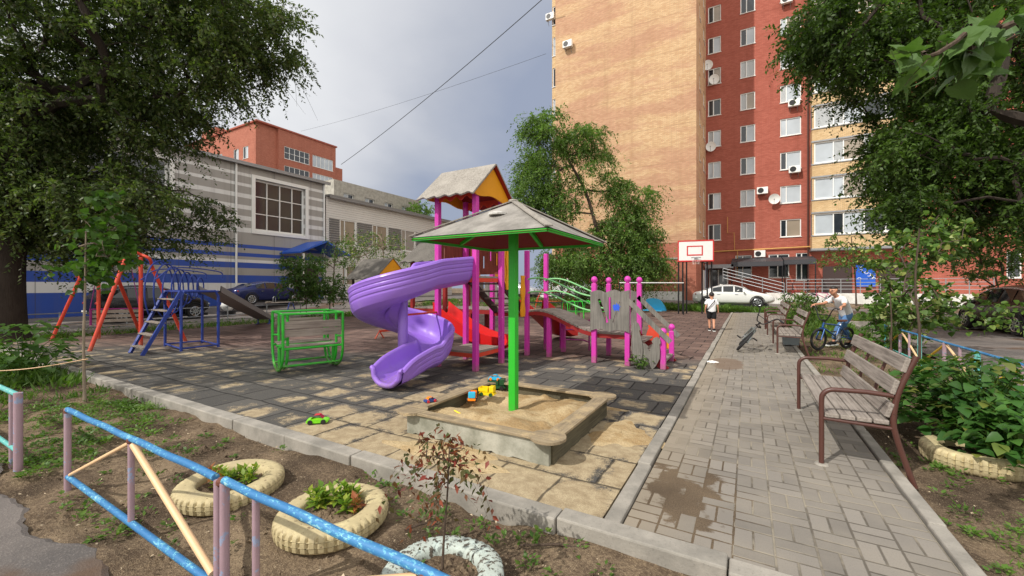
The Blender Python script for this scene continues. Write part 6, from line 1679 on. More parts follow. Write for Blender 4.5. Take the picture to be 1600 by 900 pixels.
def head_bits(parent, off, hc, fwd, hr, glasses=False):
    """hair cap, eyes, brows; hc = head centre, fwd = facing"""
    f = Vector(fwd).normalized(); l = Vector((0, 0, 1)).cross(f).normalized(); u = f.cross(l).normalized(); hc = Vector(hc) - Vector(off)
    rs = random.Random(8); b = MB(); rows = []
    for i in range(12):
        t = i / 11 * 2.0                                       # from crown downwards
        row = []
        for j in range(28):
            a = 2 * PI * j / 28; back = -math.cos(a)            # 1 at the back
            tt = t * (0.55 + .42 * (back * .5 + .5) ** 1.3); rr_ = hr * (1.03 - .10 * (i / 11) ** 3 + rs.uniform(-.02, .07) * (1 < i < 11))
            row.append(hc + (f * math.cos(a) * math.sin(tt) * 1.0 + l * math.sin(a) * math.sin(tt) * .94 + u * (math.cos(tt) * 1.12 + .04)) * rr_)
        rows.append(row)
    b.grid(rows, closed=True); b.build('hair', M['hair'], parent, smooth=True)
    b = MB()
    for s in (-1, 1): b.ball(hc + f * hr * .86 + l * s * hr * .36 + u * hr * .02, hr * .10, 6); b.tube([hc + f * hr * .93 + l * s * hr * .18 + u * hr * .2, hc + f * hr * .86 + l * s * hr * .55 + u * hr * .2], hr * .045, 5)
    b.build('eyes', M['hair'], parent, smooth=True)
    b = MB(); b.tube([hc + f * hr * .92 - l * hr * .22 - u * hr * .56, hc + f * hr * .97 - u * hr * .56, hc + f * hr * .92 + l * hr * .22 - u * hr * .56], hr * .05, 6); b.build('mouth', m_plain('lips', S(160, 90, 84), .5), parent)
    if glasses:
        b = MB()
        for s in (-1, 1):
            c = hc + f * hr * 1.05 + l * s * hr * .38 + u * hr * .03; b.tube([c + (l * math.cos(a) * .28 + u * math.sin(a) * .2) * hr for a in [2 * PI * k / 12 for k in range(12)]], hr * .035, 5, closed=True); b.tube([c + l * s * hr * .27, hc + l * s * hr * .95 + u * hr * .06], hr * .035, 5)
        b.tube([hc + f * hr * 1.06 - l * hr * .1 + u * hr * .05, hc + f * hr * 1.06 + l * hr * .1 + u * hr * .05], hr * .035, 5); b.build('glasses', M['black_paint'], parent)

def boy_walking():
    q = gp(1112, 517); o = Vector((q.x, q.y, 0)); t = thing('person', 'boy in white T-shirt and black shorts walking away, black bag strap across his back', 'person', o, R(8))
    J = dict(hip=(0, 0, .70, (.10, .075)), sp=(0, .01, .83, (.095, .07)), ch=(0, .015, .98, (.105, .075)), nk=(0, .01, 1.10, .042), hb=(0, .02, 1.17, .06), hd=(0, .025, 1.245, .088), ht=(0, .02, 1.32, .062), ns=(0, .118, 1.22, .012), e1=(-.088, .01, 1.235, .014), e2=(.088, .01, 1.235, .014),
             ls=(-.125, .01, 1.045, .045), le=(-.185, -.03, .85, .033), lw=(-.20, .03, .68, .023), rs=(.125, .01, 1.045, .045), re=(.19, .0, .85, .033), rw=(.21, .08, .69, .023),
             lh=(-.065, 0, .66, .075), lk=(-.065, .10, .38, .05), la=(-.06, .06, .09, .032), lt=(-.065, .19, .03, .03), rh=(.065, 0, .66, .075), rk=(.065, -.01, .37, .05), ra=(.06, -.16, .10, .032), rt=(.065, -.04, .03, .03))
    E = [('hip', 'sp'), ('sp', 'ch'), ('ch', 'nk'), ('nk', 'hb'), ('hb', 'hd'), ('hd', 'ht'), ('hd', 'ns'), ('hd', 'e1'), ('hd', 'e2'), ('ch', 'ls'), ('ls', 'le'), ('le', 'lw'), ('ch', 'rs'), ('rs', 're'), ('re', 'rw'), ('hip', 'lh'), ('lh', 'lk'), ('lk', 'la'), ('la', 'lt'), ('hip', 'rh'), ('rh', 'rk'), ('rk', 'ra'), ('ra', 'rt')]
    add_hand(J, E, 'lw', J['lw'], (0, .15, -1), (0, 1, .1), (.6, .3, 0), .8); add_hand(J, E, 'rw', J['rw'], (0, .25, -1), (0, 1, .1), (-.6, .3, 0), .8)
    put('body', skin_mesh(J, E, 'hip'), M['skin'], t, (0, 0, 0))
    Js = dict(a=(0, 0, .575, (.15, .12)), b=(0, .005, .76, (.15, .11)), c=(0, .01, .98, (.135, .098)), n=(0, .01, 1.085, .062), ls=(-.13, .01, 1.045, .066), le=(-.195, -.025, .89, .062), rs=(.13, .01, 1.045, .066), re=(.195, .0, .89, .062))
    put('t_shirt', skin_mesh(Js, [('a', 'b'), ('b', 'c'), ('c', 'n'), ('c', 'ls'), ('ls', 'le'), ('c', 'rs'), ('rs', 're')], 'a'), M['cotton'], t, (0, 0, 0))
    Jp = dict(h=(0, 0, .76, (.12, .095)), l=(-.068, .01, .62, .092), lk=(-.072, .09, .40, .085), r=(.068, 0, .62, .092), rk=(.072, 0, .39, .085))
    put('shorts', skin_mesh(Jp, [('h', 'l'), ('l', 'lk'), ('h', 'r'), ('r', 'rk')], 'h'), M['black_cloth'], t, (0, 0, 0))
    for s, (x, y) in ((-1, (-.063, .06)), (1, (.063, -.16))):
        Jq = dict(a=(x, y - .04, .06 if s < 0 else .08, .055), b=(x, y + .06, .045, .052), c=(x, y + .155, .036, .042)); put('shoe', skin_mesh(Jq, [('a', 'b'), ('b', 'c')], 'a'), M['black_cloth'], t, (0, 0, 0))
        b = MB(); b.box((x, y + .05, .012), (.085, .24, .02)); b.build('shoe_sole', M['white'], t, bevel=.008)
    b = MB(); b.tube(smooth_path([(.11, .0, 1.09), (.07, -.105, 1.02), (0, -.125, .93), (-.10, -.115, .80), (-.155, -.03, .72)], 5), .014, 6); b.build('bag_strap', M['black_cloth'], t, smooth=True)
    b = MB(); b.box((-.165, .03, .70), (.05, .15, .13)); b.build('sling_bag', M['black_cloth'], t, bevel=.02)
    head_bits(t, (0, 0, 0), (0, .022, 1.235), (0, 1, 0), .092)
boy_walking()

def boy_bike():
    o = Vector((2.2, 13.6, -.06)); t = thing('person', 'boy with glasses in white T-shirt and jeans leaning over the blue bicycle', 'person', o)
    f = Vector((-.8, -.6, 0)); s = Vector((.6, -.8, 0))
    hip, ch, nk, hd = Vector((2.24, 13.66, .84)), Vector((2.05, 13.42, 1.17)), Vector((1.99, 13.35, 1.29)), Vector((1.93, 13.29, 1.44))
    P = lambda v, r: (v.x, v.y, v.z, r)
    ls, rs_ = ch + s * .165 + Vector((0, 0, .04)), ch - s * .165 + Vector((0, 0, .04))
    GM = Matrix.LocRotScale(BK1.location, BK1.rotation_euler, BK1.scale); gl, gr = GM @ Vector((BK1['grip_x'], .31, BK1['grip_z'] + .02)), GM @ Vector((BK1['grip_x'], -.31, BK1['grip_z'] + .02))
    del BK1['grip_x'], BK1['grip_z']
    wl, wr = gl + (ls - gl).normalized() * .10, gr + (rs_ - gr).normalized() * .10
    le = (ls + wl) / 2 + Vector((.03, .0, -.07)); re = (rs_ + wr) / 2 + Vector((0, .03, -.05))
    lh, lk, la = hip + s * .09 - Vector((0, 0, .04)), Vector((2.06, 13.52, .46)), Vector((1.98, 13.60, .09)); rh, rk, ra = hip - s * .09 - Vector((0, 0, .04)), Vector((2.20, 13.80, .44)), Vector((2.40, 13.98, .06))
    J = dict(hip=P(hip, .11), sp=P((hip + ch) / 2 + Vector((.03, .03, .02)), .10), ch=P(ch, .115), nk=P(nk, .05), hb=P(hd - Vector((0, 0, .07)) + f * .02, .07), hd=P(hd, .092), ht=P(hd + Vector((0, 0, .085)) - f * .005, .07), ns=P(hd + f * .115 - Vector((0, 0, .02)), .013), e1=P(hd + s * .094, .015), e2=P(hd - s * .094, .015),
             ls=P(ls, .05), le=P(le, .038), lw=P(wl, .026), rs=P(rs_, .05), re=P(re, .038), rw=P(wr, .026), lh=P(lh, .06), lk=P(lk, .045), la=P(la, .036), lt=P(la + f * .15 - Vector((0, 0, .06)), .03), rh=P(rh, .06), rk=P(rk, .045), ra=P(ra, .036), rt=P(ra + f * .14 - Vector((0, 0, .03)), .03))
    E = [('hip', 'sp'), ('sp', 'ch'), ('ch', 'nk'), ('nk', 'hb'), ('hb', 'hd'), ('hd', 'ht'), ('hd', 'ns'), ('hd', 'e1'), ('hd', 'e2'), ('ch', 'ls'), ('ls', 'le'), ('le', 'lw'), ('ch', 'rs'), ('rs', 're'), ('re', 'rw'), ('hip', 'lh'), ('lh', 'lk'), ('lk', 'la'), ('la', 'lt'), ('hip', 'rh'), ('rh', 'rk'), ('rk', 'ra'), ('ra', 'rt')]
    add_hand(J, E, 'lw', J['lw'], gl - wl, s, (0, 0, -1), .95); add_hand(J, E, 'rw', J['rw'], gr - wr, s * -1, (0, 0, -1), .95)
    put('body', skin_mesh(J, E, 'hip'), M['skin'], t, o)
    Js = dict(a=P(hip + Vector((.04, .04, -.11)), .16), b=P((hip + ch) / 2 + Vector((.03, .03, .02)), .15), c=P(ch, .15), n=P(nk - Vector((0, 0, .02)), .07), ls=P(ls, .075), le=P(ls + (le - ls) * .75, .07), rs=P(rs_, .075), re=P(rs_ + (re - rs_) * .75, .07))
    put('t_shirt', skin_mesh(Js, [('a', 'b'), ('b', 'c'), ('c', 'n'), ('c', 'ls'), ('ls', 'le'), ('c', 'rs'), ('rs', 're')], 'a'), M['cotton'], t, o)
    Jp = dict(h=P(hip + Vector((-.02, -.02, .12)), .13), h2=P(hip - Vector((0, 0, .03)), .14), l=P(lh - Vector((0, 0, .05)), .11), lk=P(lk, .085), la=P(la + Vector((0, 0, .05)), .07), r=P(rh - Vector((0, 0, .05)), .105), rk=P(rk, .085), ra=P(ra + Vector((0, 0, .05)), .07))
    put('jeans', skin_mesh(Jp, [('h', 'h2'), ('h2', 'l'), ('l', 'lk'), ('lk', 'la'), ('h2', 'r'), ('r', 'rk'), ('rk', 'ra')], 'h'), M['denim'], t, o)
    for a in (la, ra):
        Jq = dict(a=P(a - f * .05 - Vector((0, 0, .02)), .062), b=P(a + f * .08 - Vector((0, 0, .05)), .058), c=P(a + f * .20 - Vector((0, 0, .065)), .045)); put('shoe', skin_mesh(Jq, [('a', 'b'), ('b', 'c')], 'a'), M['black_cloth'], t, o)
        b = MB(); b.beam(a - f * .09 - Vector((0, 0, .075)) - o, a + f * .22 - Vector((0, 0, .10)) - o, .095, .026); b.build('shoe_sole', M['white'], t)
    head_bits(t, o, hd, f - Vector((0, 0, .12)), .094, True)
boy_bike()

# ================================================================ plants
def leaf_mesh(name, pos, dirv, up, L, Wd, mat, parent=None, label=None, cat=None, kind=None, loc=None, fold=0.25, broad=False, droop=0.0):
    """many folded leaves in one mesh; arrays of base points, directions, normals"""
    n = len(pos)
    d = dirv / (np.linalg.norm(dirv, axis=1, keepdims=True) + 1e-9)
    s = np.cross(d, up); s /= (np.linalg.norm(s, axis=1, keepdims=True) + 1e-9); u = np.cross(s, d)
    L = np.broadcast_to(np.asarray(L, float), (n,))[:, None]; Wd = np.broadcast_to(np.asarray(Wd, float), (n,))[:, None]
    if broad == 2:   # large toothed heart leaf, cupped, for leaves seen close by
        half = [(.10, -.06), (.30, -.05), (.46, .06), (.50, .20), (.56, .24), (.53, .36), (.54, .44), (.44, .54), (.42, .63), (.29, .72), (.24, .80), (.12, .88), (.06, .97)]
        ol = [(0, 0)] + half + [(0, 1.1)] + [(-a * .93, b * 1.02) for a, b in half[::-1]]
        mid_ = [(a * .5, .42 + (b - .42) * .5) for a, b in ol]; m_ = len(ol)
        tpl = [(a, b, .16 * abs(a) ** 1.2 - .25 * (b - .4) ** 2 + .03 * math.sin(9 * b)) for a, b in ol] + [(a, b, .05 * abs(a) - .25 * (b - .4) ** 2 - (.025 if i % 3 == 0 else 0)) for i, (a, b) in enumerate(mid_)] + [(0, .42, -.01)]
        faces = []
        for i in range(m_):
            j = (i + 1) % m_; faces += [(i, j, m_ + j), (i, m_ + j, m_ + i), (m_ + i, m_ + j, 2 * m_)]
    elif broad:   # heart or lobed leaf with a mid rib: 9 points
        tpl = [(0, 0, 0), (.5, .02, .0), (.62, .30, .10), (.36, .70, .06), (0, 1.0, 0), (-.36, .70, .06), (-.62, .30, .10), (-.5, .02, .0), (0, .42, 0)]
        faces = [(0, 1, 8), (1, 2, 8), (2, 3, 8), (3, 4, 8), (4, 5, 8), (5, 6, 8), (6, 7, 8), (7, 0, 8)]
    else:
        tpl = [(0, 0, 0), (.5, .38, fold * .5), (0, 1.0, 0), (-.5, .38, fold * .5), (.0, .45, -.0)]
        faces = [(0, 1, 4), (1, 2, 4), (2, 3, 4), (3, 0, 4)]
    if not broad and n > 30000:
        tpl = [(0, 0, 0), (.5, .42, fold * .5), (0, 1.0, 0), (-.5, .42, fold * .5)]; faces = [(0, 1, 2, 3)]
    k = len(tpl); V = np.empty((n, k, 3))
    for i, (a, b, c) in enumerate(tpl):
        V[:, i] = pos + s * a * Wd + d * b * L + u * c * Wd
        if droop: V[:, i, 2] -= droop * (b ** 2) * L[:, 0]
    V = V.reshape(-1, 3)
    if loc is not None: V = V - np.array(loc)
    fs = np.array(faces); fl = fs.shape[1]
    F = (fs[None] + (np.arange(n) * k)[:, None, None]).reshape(-1, fl)
    me = bpy.data.meshes.new(name); me.vertices.add(len(V)); me.vertices.foreach_set('co', V.ravel())
    me.loops.add(F.size); me.loops.foreach_set('vertex_index', F.ravel().astype(np.int32))
    me.polygons.add(len(F)); me.polygons.foreach_set('loop_start', (np.arange(len(F)) * fl).astype(np.int32))
    try: me.polygons.foreach_set('loop_total', np.full(len(F), fl, dtype=np.int32))
    except Exception: pass
    me.update(calc_edges=True); me.materials.append(mat)
    o = bpy.data.objects.new(name, me); COL.objects.link(o)
    if parent is not None: o.parent = parent
    elif loc is not None: o.location = loc
    return tag(o, label, cat, None, kind)

def tree(name, label, trunk, tr, blobs, leaf, mat, seed=1, cat='tree', group=None, tw=(6, 14), twL=(0.5, 1.0), droop=0.5, bark='bark', rmin=0.012, shell=0.35, bare=0, fol='crown', twig_every=3, sides=6, up_bias=0.2):
    """trunk: points; blobs: (centre, radii, clumps). Limbs grow to every clump, drooping twigs carry the leaves."""
    rs = np.random.RandomState(seed); T = [Vector(p) for p in trunk]; base = T[0]
    root = thing(name, label, cat, base, 0, group)
    nodes = []; par = []
    tp = smooth_path(T, 4)
    for i, p in enumerate(tp): nodes.append(np.array(p)); par.append(i - 1)
    nt = len(nodes); clumps = []
    for c, r, m in blobs:
        k = 0
        while k < m:
            q = rs.uniform(-1, 1, 3); l = np.linalg.norm(q)
            if l > 1 or l < shell * rs.uniform(0, 1): continue
            clumps.append(np.array(c) + q * np.array(r)); k += 1
    ref = np.array(tp[-1]); start = max(1, int(nt * .3))
    clumps.sort(key=lambda q: np.min(np.linalg.norm(np.array(nodes[start:nt]) - q, axis=1)))
    ends = []
    for q in clumps:
        A = np.array(nodes[start:]); dd = np.linalg.norm(A - q, axis=1) + 0.6 * np.maximum(0, A[:, 2] - q[2]) * up_bias * 3
        j = int(np.argmin(dd)) + start; a = nodes[j]; L = np.linalg.norm(q - a); m = max(2, int(L / 0.6)); last = j
        for s in range(1, m + 1):
            t = s / m; p = a + (q - a) * t + rs.normal(0, .05 * L / m + .01, 3) * (s < m); p[2] += math.sin(PI * t) * .10 * L
            nodes.append(p); par.append(last); last = len(nodes) - 1
        ends.append(last)
    cnt = np.zeros(len(nodes)); cnt[ends] += 1
    for i in range(len(nodes) - 1, 0, -1):
        if par[i] >= 0: cnt[par[i]] += cnt[i]
    rad = rmin * np.sqrt(np.maximum(cnt, 1)) * 1.05
    full = rad[0]; k_ = tr / max(full, 1e-6)
    for i in range(nt): rad[i] = tr * (1 - .55 * i / nt) if i < nt else rad[i]
    rad[0] *= 1.25
    b = MB(); kids = {}
    for i in range(nt, len(nodes)): kids.setdefault(par[i], []).append(i)
    b.tube([nodes[i] for i in range(nt)], [rad[i] for i in range(nt)], 12)
    seen = set()
    for i in range(nt, len(nodes)):
        if i in seen: continue
        ch = [par[i], i]; seen.add(i)
        while True:
            nx = [c for c in kids.get(ch[-1], []) if c not in seen]
            if not nx: break
            c = max(nx, key=lambda q: cnt[q]); ch.append(c); seen.add(c)
        b.tube([nodes[c] for c in ch], [min(rad[c], tr * .6) for c in [ch[1]] + ch[1:]], sides, caps=False)
    # twigs and leaves
    P, D = [], []; C = np.array(clumps); nl = tw[1]; cen = np.mean(C, axis=0)
    for ci, q in enumerate(C):
        pj = nodes[par[ends[ci]]]
        for k in range(tw[0]):
            d = rs.normal(0, 1, 3); d[2] *= .6; out = q - pj; d = d / np.linalg.norm(d) + .7 * out / (np.linalg.norm(out) + .01)
            d /= np.linalg.norm(d); L = rs.uniform(*twL); t = np.linspace(.12, 1, nl)[:, None]
            pts = q + rs.normal(0, .12, 3) * twL[1] + d * L * t; pts[:, 2] -= droop * L * (t[:, 0] ** 2)
            P.append(pts); tang = d * L + 0 * pts; tang = tang.copy(); tang[:, 2] -= 2 * droop * L * t[:, 0]
            tang /= np.linalg.norm(tang, axis=1, keepdims=True); D.append(tang)
            if k % twig_every == 0: b.tube([pts[0], pts[nl // 2], pts[-1]], [rmin * .45, rmin * .35, rmin * .2], 3, caps=False)
    for k in range(bare):
        q = C[rs.randint(len(C))]; d = rs.normal(0, 1, 3); d[2] -= .6; d /= np.linalg.norm(d); L = rs.uniform(.8, 1.8)
        b.tube([q, q + d * L * .5 + rs.normal(0, .1, 3), q + d * L + np.array((0, 0, -.25))], [.008, .006, .003], 3, caps=False)
    b.build('trunk', M[bark], root, world=True, smooth=True)
    P = np.concatenate(P); D = np.concatenate(D); n = len(P)
    side = rs.normal(0, 1, (n, 3)); side -= D * np.sum(side * D, axis=1, keepdims=True); side /= np.linalg.norm(side, axis=1, keepdims=True)
    dirs = D * .5 + side * .9 + np.array((0, 0, -.25)); up = rs.normal(0, .6, (n, 3)) + np.array((0, 0, 1.0))
    l = leaf[0] * rs.uniform(.65, 1.3, n)
    leaf_mesh(fol, P, dirs, up, l, l * leaf[1], M[mat] if isinstance(mat, str) else mat, root, loc=base, broad=(leaf[2] if len(leaf) > 2 else False))
    return root

def A_(u, v, d): return np.array(at(u, v, d))
# big old elm at the left
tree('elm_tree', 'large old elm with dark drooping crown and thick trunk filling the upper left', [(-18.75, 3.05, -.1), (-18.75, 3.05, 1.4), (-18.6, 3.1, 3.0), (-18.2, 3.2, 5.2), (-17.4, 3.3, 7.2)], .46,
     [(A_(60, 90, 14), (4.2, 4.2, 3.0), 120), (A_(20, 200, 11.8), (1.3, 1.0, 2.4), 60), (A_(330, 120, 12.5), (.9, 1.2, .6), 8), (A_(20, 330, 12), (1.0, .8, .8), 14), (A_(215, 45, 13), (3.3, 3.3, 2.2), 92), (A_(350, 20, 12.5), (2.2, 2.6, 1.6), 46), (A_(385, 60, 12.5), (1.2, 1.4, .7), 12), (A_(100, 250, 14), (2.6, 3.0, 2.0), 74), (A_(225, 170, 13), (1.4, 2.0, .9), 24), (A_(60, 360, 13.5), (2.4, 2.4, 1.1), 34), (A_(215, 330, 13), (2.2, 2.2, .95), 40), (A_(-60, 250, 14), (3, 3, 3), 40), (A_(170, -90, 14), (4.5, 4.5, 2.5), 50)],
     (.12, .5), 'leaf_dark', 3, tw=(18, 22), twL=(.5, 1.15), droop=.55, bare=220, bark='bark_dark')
# lacy elm in front of the yellow wall
def E_(u, v, d=25): return tuple(at(u, v, d))
tb_ = gp(946, 478, .1)
tree('elm_tree', 'lacy green elm with open gaps in its crown before the yellow brick wall', [tuple(at(952, 486, 25)), tuple(at(950, 440, 25)), tuple(at(935, 370, 25)), tuple(at(915, 300, 25)), tuple(at(885, 245, 25))], .15,
     [(E_(860, 225), (1.7, 1.7, 2.0), 44), (E_(835, 290), (1.2, 1.6, 1.9), 34), (E_(868, 320), (1.4, 1.6, 1.6), 26), (E_(905, 215), (1.2, 1.2, .9), 14), (E_(910, 290), (1.1, 1.0, 1.4), 5), (E_(935, 235), (.9, .9, .5), 4), (E_(965, 290), (1.0, 1.2, 1.2), 14), (E_(1000, 310), (1.0, 1.0, 1.0), 9), (E_(985, 360), (1.6, 1.6, 1.4), 38), (E_(1005, 410), (1.3, 1.6, 1.0), 28), (E_(900, 410), (2.4, 1.8, 1.0), 44), (E_(940, 350), (1.1, 1.2, 1.2), 10), (E_(960, 420), (2, 1.6, .9), 30)],
     (.17, .42), 'leaf_mid', 11, tw=(17, 16), twL=(.5, 1.3), droop=.8, rmin=.011, bare=60)
# big tree over the right side
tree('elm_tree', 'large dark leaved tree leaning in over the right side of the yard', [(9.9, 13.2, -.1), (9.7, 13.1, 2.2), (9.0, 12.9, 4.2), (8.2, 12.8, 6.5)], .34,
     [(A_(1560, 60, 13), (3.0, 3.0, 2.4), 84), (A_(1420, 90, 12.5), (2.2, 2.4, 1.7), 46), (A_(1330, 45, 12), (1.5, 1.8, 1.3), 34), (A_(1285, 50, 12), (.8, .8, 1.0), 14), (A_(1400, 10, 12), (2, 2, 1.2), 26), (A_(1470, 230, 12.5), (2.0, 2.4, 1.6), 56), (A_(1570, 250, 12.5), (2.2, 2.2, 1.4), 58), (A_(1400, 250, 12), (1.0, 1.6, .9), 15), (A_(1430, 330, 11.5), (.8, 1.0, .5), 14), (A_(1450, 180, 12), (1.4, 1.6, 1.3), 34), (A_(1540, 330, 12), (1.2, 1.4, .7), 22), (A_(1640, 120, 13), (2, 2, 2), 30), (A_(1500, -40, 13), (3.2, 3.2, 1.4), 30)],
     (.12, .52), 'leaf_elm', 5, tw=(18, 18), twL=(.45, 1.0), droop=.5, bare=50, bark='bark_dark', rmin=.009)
# unseen neighbour of the left elm whose crown dapples the yard
tree('elm_tree', 'tall loose crowned elm standing left of the near street corner', [(-12.5, -2.6, -.1), (-12.4, -2.6, 3), (-12.2, -2.4, 6)], .25, [((-12.0, -1.9, 9.0), (2.6, 2.6, 2.2), 60), ((-12.8, -3.2, 7.8), (2.6, 2.6, 1.6), 34)], (.16, .5), 'leaf_dark', 17, tw=(8, 10), twL=(.5, 1.1), twig_every=4)
# shrubs and far trees
def bush(name, label, c, r, n, leaf, mat, seed, stems=5, cat='shrub', tw=(7, 9), droop=.25, group=None, trunk_h=None, tr=.03):
    base = (c[0], c[1], zg(c[0], c[1]) - .08)
    return tree(name, label, [base, (c[0] + .02, c[1], base[2] + .15), (c[0], c[1] + .03, trunk_h or max(base[2] + .3, c[2] - r[2] * .6))], tr, [(c, r, n)], leaf, mat, seed, cat, group, tw, (.2, .5), droop, 'bark', .008, .2, fol='foliage', twig_every=4, sides=5, up_bias=.05)
bush('leafy_shrub', 'dense dark green shrub left of the small playhouse', tuple(at(478, 432, 20)), (1.1, 1.1, 1.2), 70, (.13, .55), 'leaf_bush', 31)
bush('leafy_shrub', 'lower green shrub at the foot of the dense one near the grey chute', tuple(at(515, 452, 21)), (1.0, .9, .7), 34, (.12, .55), 'leaf_bush', 32)
tree('young_tree', 'slender pale leaved young tree before the white sided wing', [tuple(at(598, 470, 25)), tuple(at(600, 420, 25)), tuple(at(596, 360, 25))], .05, [(tuple(at(575, 385, 25)), (1.3, 1.2, 1.2), 30), (tuple(at(612, 400, 25)), (1.2, 1.2, 1.2), 26), (tuple(at(540, 400, 24)), (1.0, 1, .8), 16)], (.13, .5), 'leaf_pale', 33, tw=(5, 7), twL=(.3, .7), droop=.2, bark='bark_pale', fol='foliage')
tree('young_tree', 'thin stemmed young tree between the dense shrub and the white wing', [tuple(at(520, 470, 23)), tuple(at(522, 420, 23)), tuple(at(524, 380, 23))], .04, [(tuple(at(520, 395, 23)), (.9, .9, 1.0), 18)], (.12, .5), 'leaf_bush', 34, tw=(5, 7), twL=(.3, .6), droop=.2, fol='foliage')
tree('distant_tree', 'small tree top showing over the white wing beside the play tower', [tuple(at(650, 420, 52)), tuple(at(652, 370, 52)), tuple(at(655, 335, 52))], .15, [(tuple(at(656, 332, 52)), (1.6, 1.6, 1.3), 24)], (.28, .6), 'leaf_mid', 35, tw=(7, 8), droop=.3, fol='crown')
bush('leafy_shrub', 'bright leaved large shrub at the far right behind the dark car', tuple(at(1560, 385, 19)), (1.8, 1.8, 1.9), 120, (.13, .55), 'leaf_bush', 36, trunk_h=1.6, tr=.06)
bush('leafy_shrub', 'tall weed clump beside the farthest bench', (1.9, 21.5, .6), (.7, 1.5, .6), 40, (.12, .4), 'leaf_weed', 37)
bush('leafy_shrub', 'low shrub under the dome climber by the low wall', (-8.6, 26.5, .8), (2.4, 1.0, .7), 50, (.12, .5), 'leaf_bush', 38)
# lindens and saplings on the right
tree('linden_sapling', 'young linden with yellowish bracts and thin dark stem behind the nearest bench', [(2.45, 9.2, -.08), (2.46, 9.2, .8), (2.42, 9.25, 1.6), (2.46, 9.2, 2.5)], .022, [(tuple(at(1445, 480, 9.1)), (.75, .7, .6), 44), (tuple(at(1425, 410, 9.3)), (.75, .7, .7), 36), (tuple(at(1470, 360, 9.3)), (.6, .6, .5), 14), (tuple(at(1390, 470, 9.2)), (.6, .6, .35), 12)], (.10, .85, 1), 'leaf_pale', 41, tw=(3, 6), twL=(.15, .4), droop=.25, fol='foliage', rmin=.006)
tree('linden_sapling', 'dark leaved low linden sapling beside the boy with the bicycle', [(2.62, 11.5, -.08), (2.64, 11.5, .7), (2.62, 11.5, 1.4)], .018, [(tuple(at(1385, 500, 10.9)), (.6, .6, .45), 20), (tuple(at(1365, 535, 10.5)), (.5, .5, .35), 14), (tuple(at(1400, 535, 10.0)), (.45, .5, .3), 12)], (.10, .8, 1), 'leaf_linden', 42, tw=(3, 6), twL=(.15, .35), droop=.25, fol='foliage', rmin=.006)
tree('young_tree', 'young tree with yellow tinted leaves before the dark doors', [tuple(at(1338, 478, 22)), tuple(at(1336, 430, 22)), tuple(at(1330, 370, 22))], .04, [(tuple(at(1318, 390, 22)), (1.0, .8, 1.0), 26), (tuple(at(1345, 410, 22)), (.8, .7, .7), 16)], (.14, .6), 'leaf_pale', 43, tw=(4, 7), twL=(.3, .6), droop=.2, fol='foliage')
tree('linden_sapling', 'bract bearing linden sprays in front of the dark car at the right edge', [(4.1, 7.6, -.08), (4.1, 7.6, .8), (4.0, 7.55, 1.3)], .02, [(tuple(at(1580, 485, 8.2)), (.6, .5, .22), 10)], (.085, .8, 1), 'leaf_pale', 44, tw=(3, 6), twL=(.15, .4), droop=.35, fol='foliage', rmin=.006)
# near linden out of the picture at the right; its branch hangs into the upper corner
tree('linden_tree', 'near linden with big leaves on a branch hanging into the upper right corner', [(2.35, 1.9, -.08), (2.34, 1.9, 1.2), (2.28, 1.95, 2.25), (2.2, 2.0, 2.8)], .026, [(tuple(at(1580, 45, 1.75)), (.10, .14, .08), 8), (tuple(at(1510, 60, 1.7)), (.10, .10, .05), 7), (tuple(at(1450, 85, 1.65)), (.06, .06, .03), 3)], (.09, .88, 2), 'leaf_near', 45, tw=(1, 4), twL=(.06, .15), droop=.3, fol='crown', rmin=.005)
# leaning sapling at the left with rope
tree('maple_sapling', 'thin stemmed sapling at the left whose small crown stands before the old elm', [(-8.05, 2.02, -.1), (-8.1, 2.02, .7), (-8.12, 2.04, 1.5), (-8.16, 2.06, 2.3)], .020, [(tuple(at(148, 385, 5.85)), (.40, .40, .38), 22), (tuple(at(128, 425, 5.85)), (.16, .2, .15), 7), (tuple(at(172, 330, 5.9)), (.2, .2, .22), 8)], (.085, .8, 1), 'leaf_linden', 46, tw=(3, 6), twL=(.1, .3), droop=.3, bark='bark_pale', fol='crown', rmin=.004)
b = MB(); p0, p1 = Vector((-8.08, 2.03, .52)), Vector((-9.9, .9, .42)); b.tube([p0 + (p1 - p0) * i / 12 + Vector((0, 0, -.10 * math.sin(PI * i / 12))) for i in range(13)], .007, 6); b.tube(ring(p0, .028, 10, ax=(1, 0, 0), ay=(0, 1, 0))[:-1], .008, 5, closed=True)
b.build('rope', M['fence_cream'], loc=p0, world=True, label='orange rope tied round the thin sapling and running off to the left', cat='rope')
# reddish barberry in the white tyre
tree('barberry_shrub', 'thin barberry shrub with drooping reddish twigs growing in the flaking white tyre', [(-1.44, 1.75, .0), (-1.43, 1.755, .2), (-1.42, 1.77, .42), (-1.43, 1.80, .66)], .0075, [((-1.46, 1.80, .62), (.10, .10, .12), 6), ((-1.56, 1.80, .60), (.10, .08, .07), 5), ((-1.40, 1.82, .58), (.09, .08, .08), 4), ((-1.47, 1.8, .42), (.05, .06, .06), 2)], (.042, .5), 'leaf_red', 47, tw=(3, 9), twL=(.12, .26), droop=.95, fol='foliage', rmin=.0022, twig_every=1, cat='shrub')

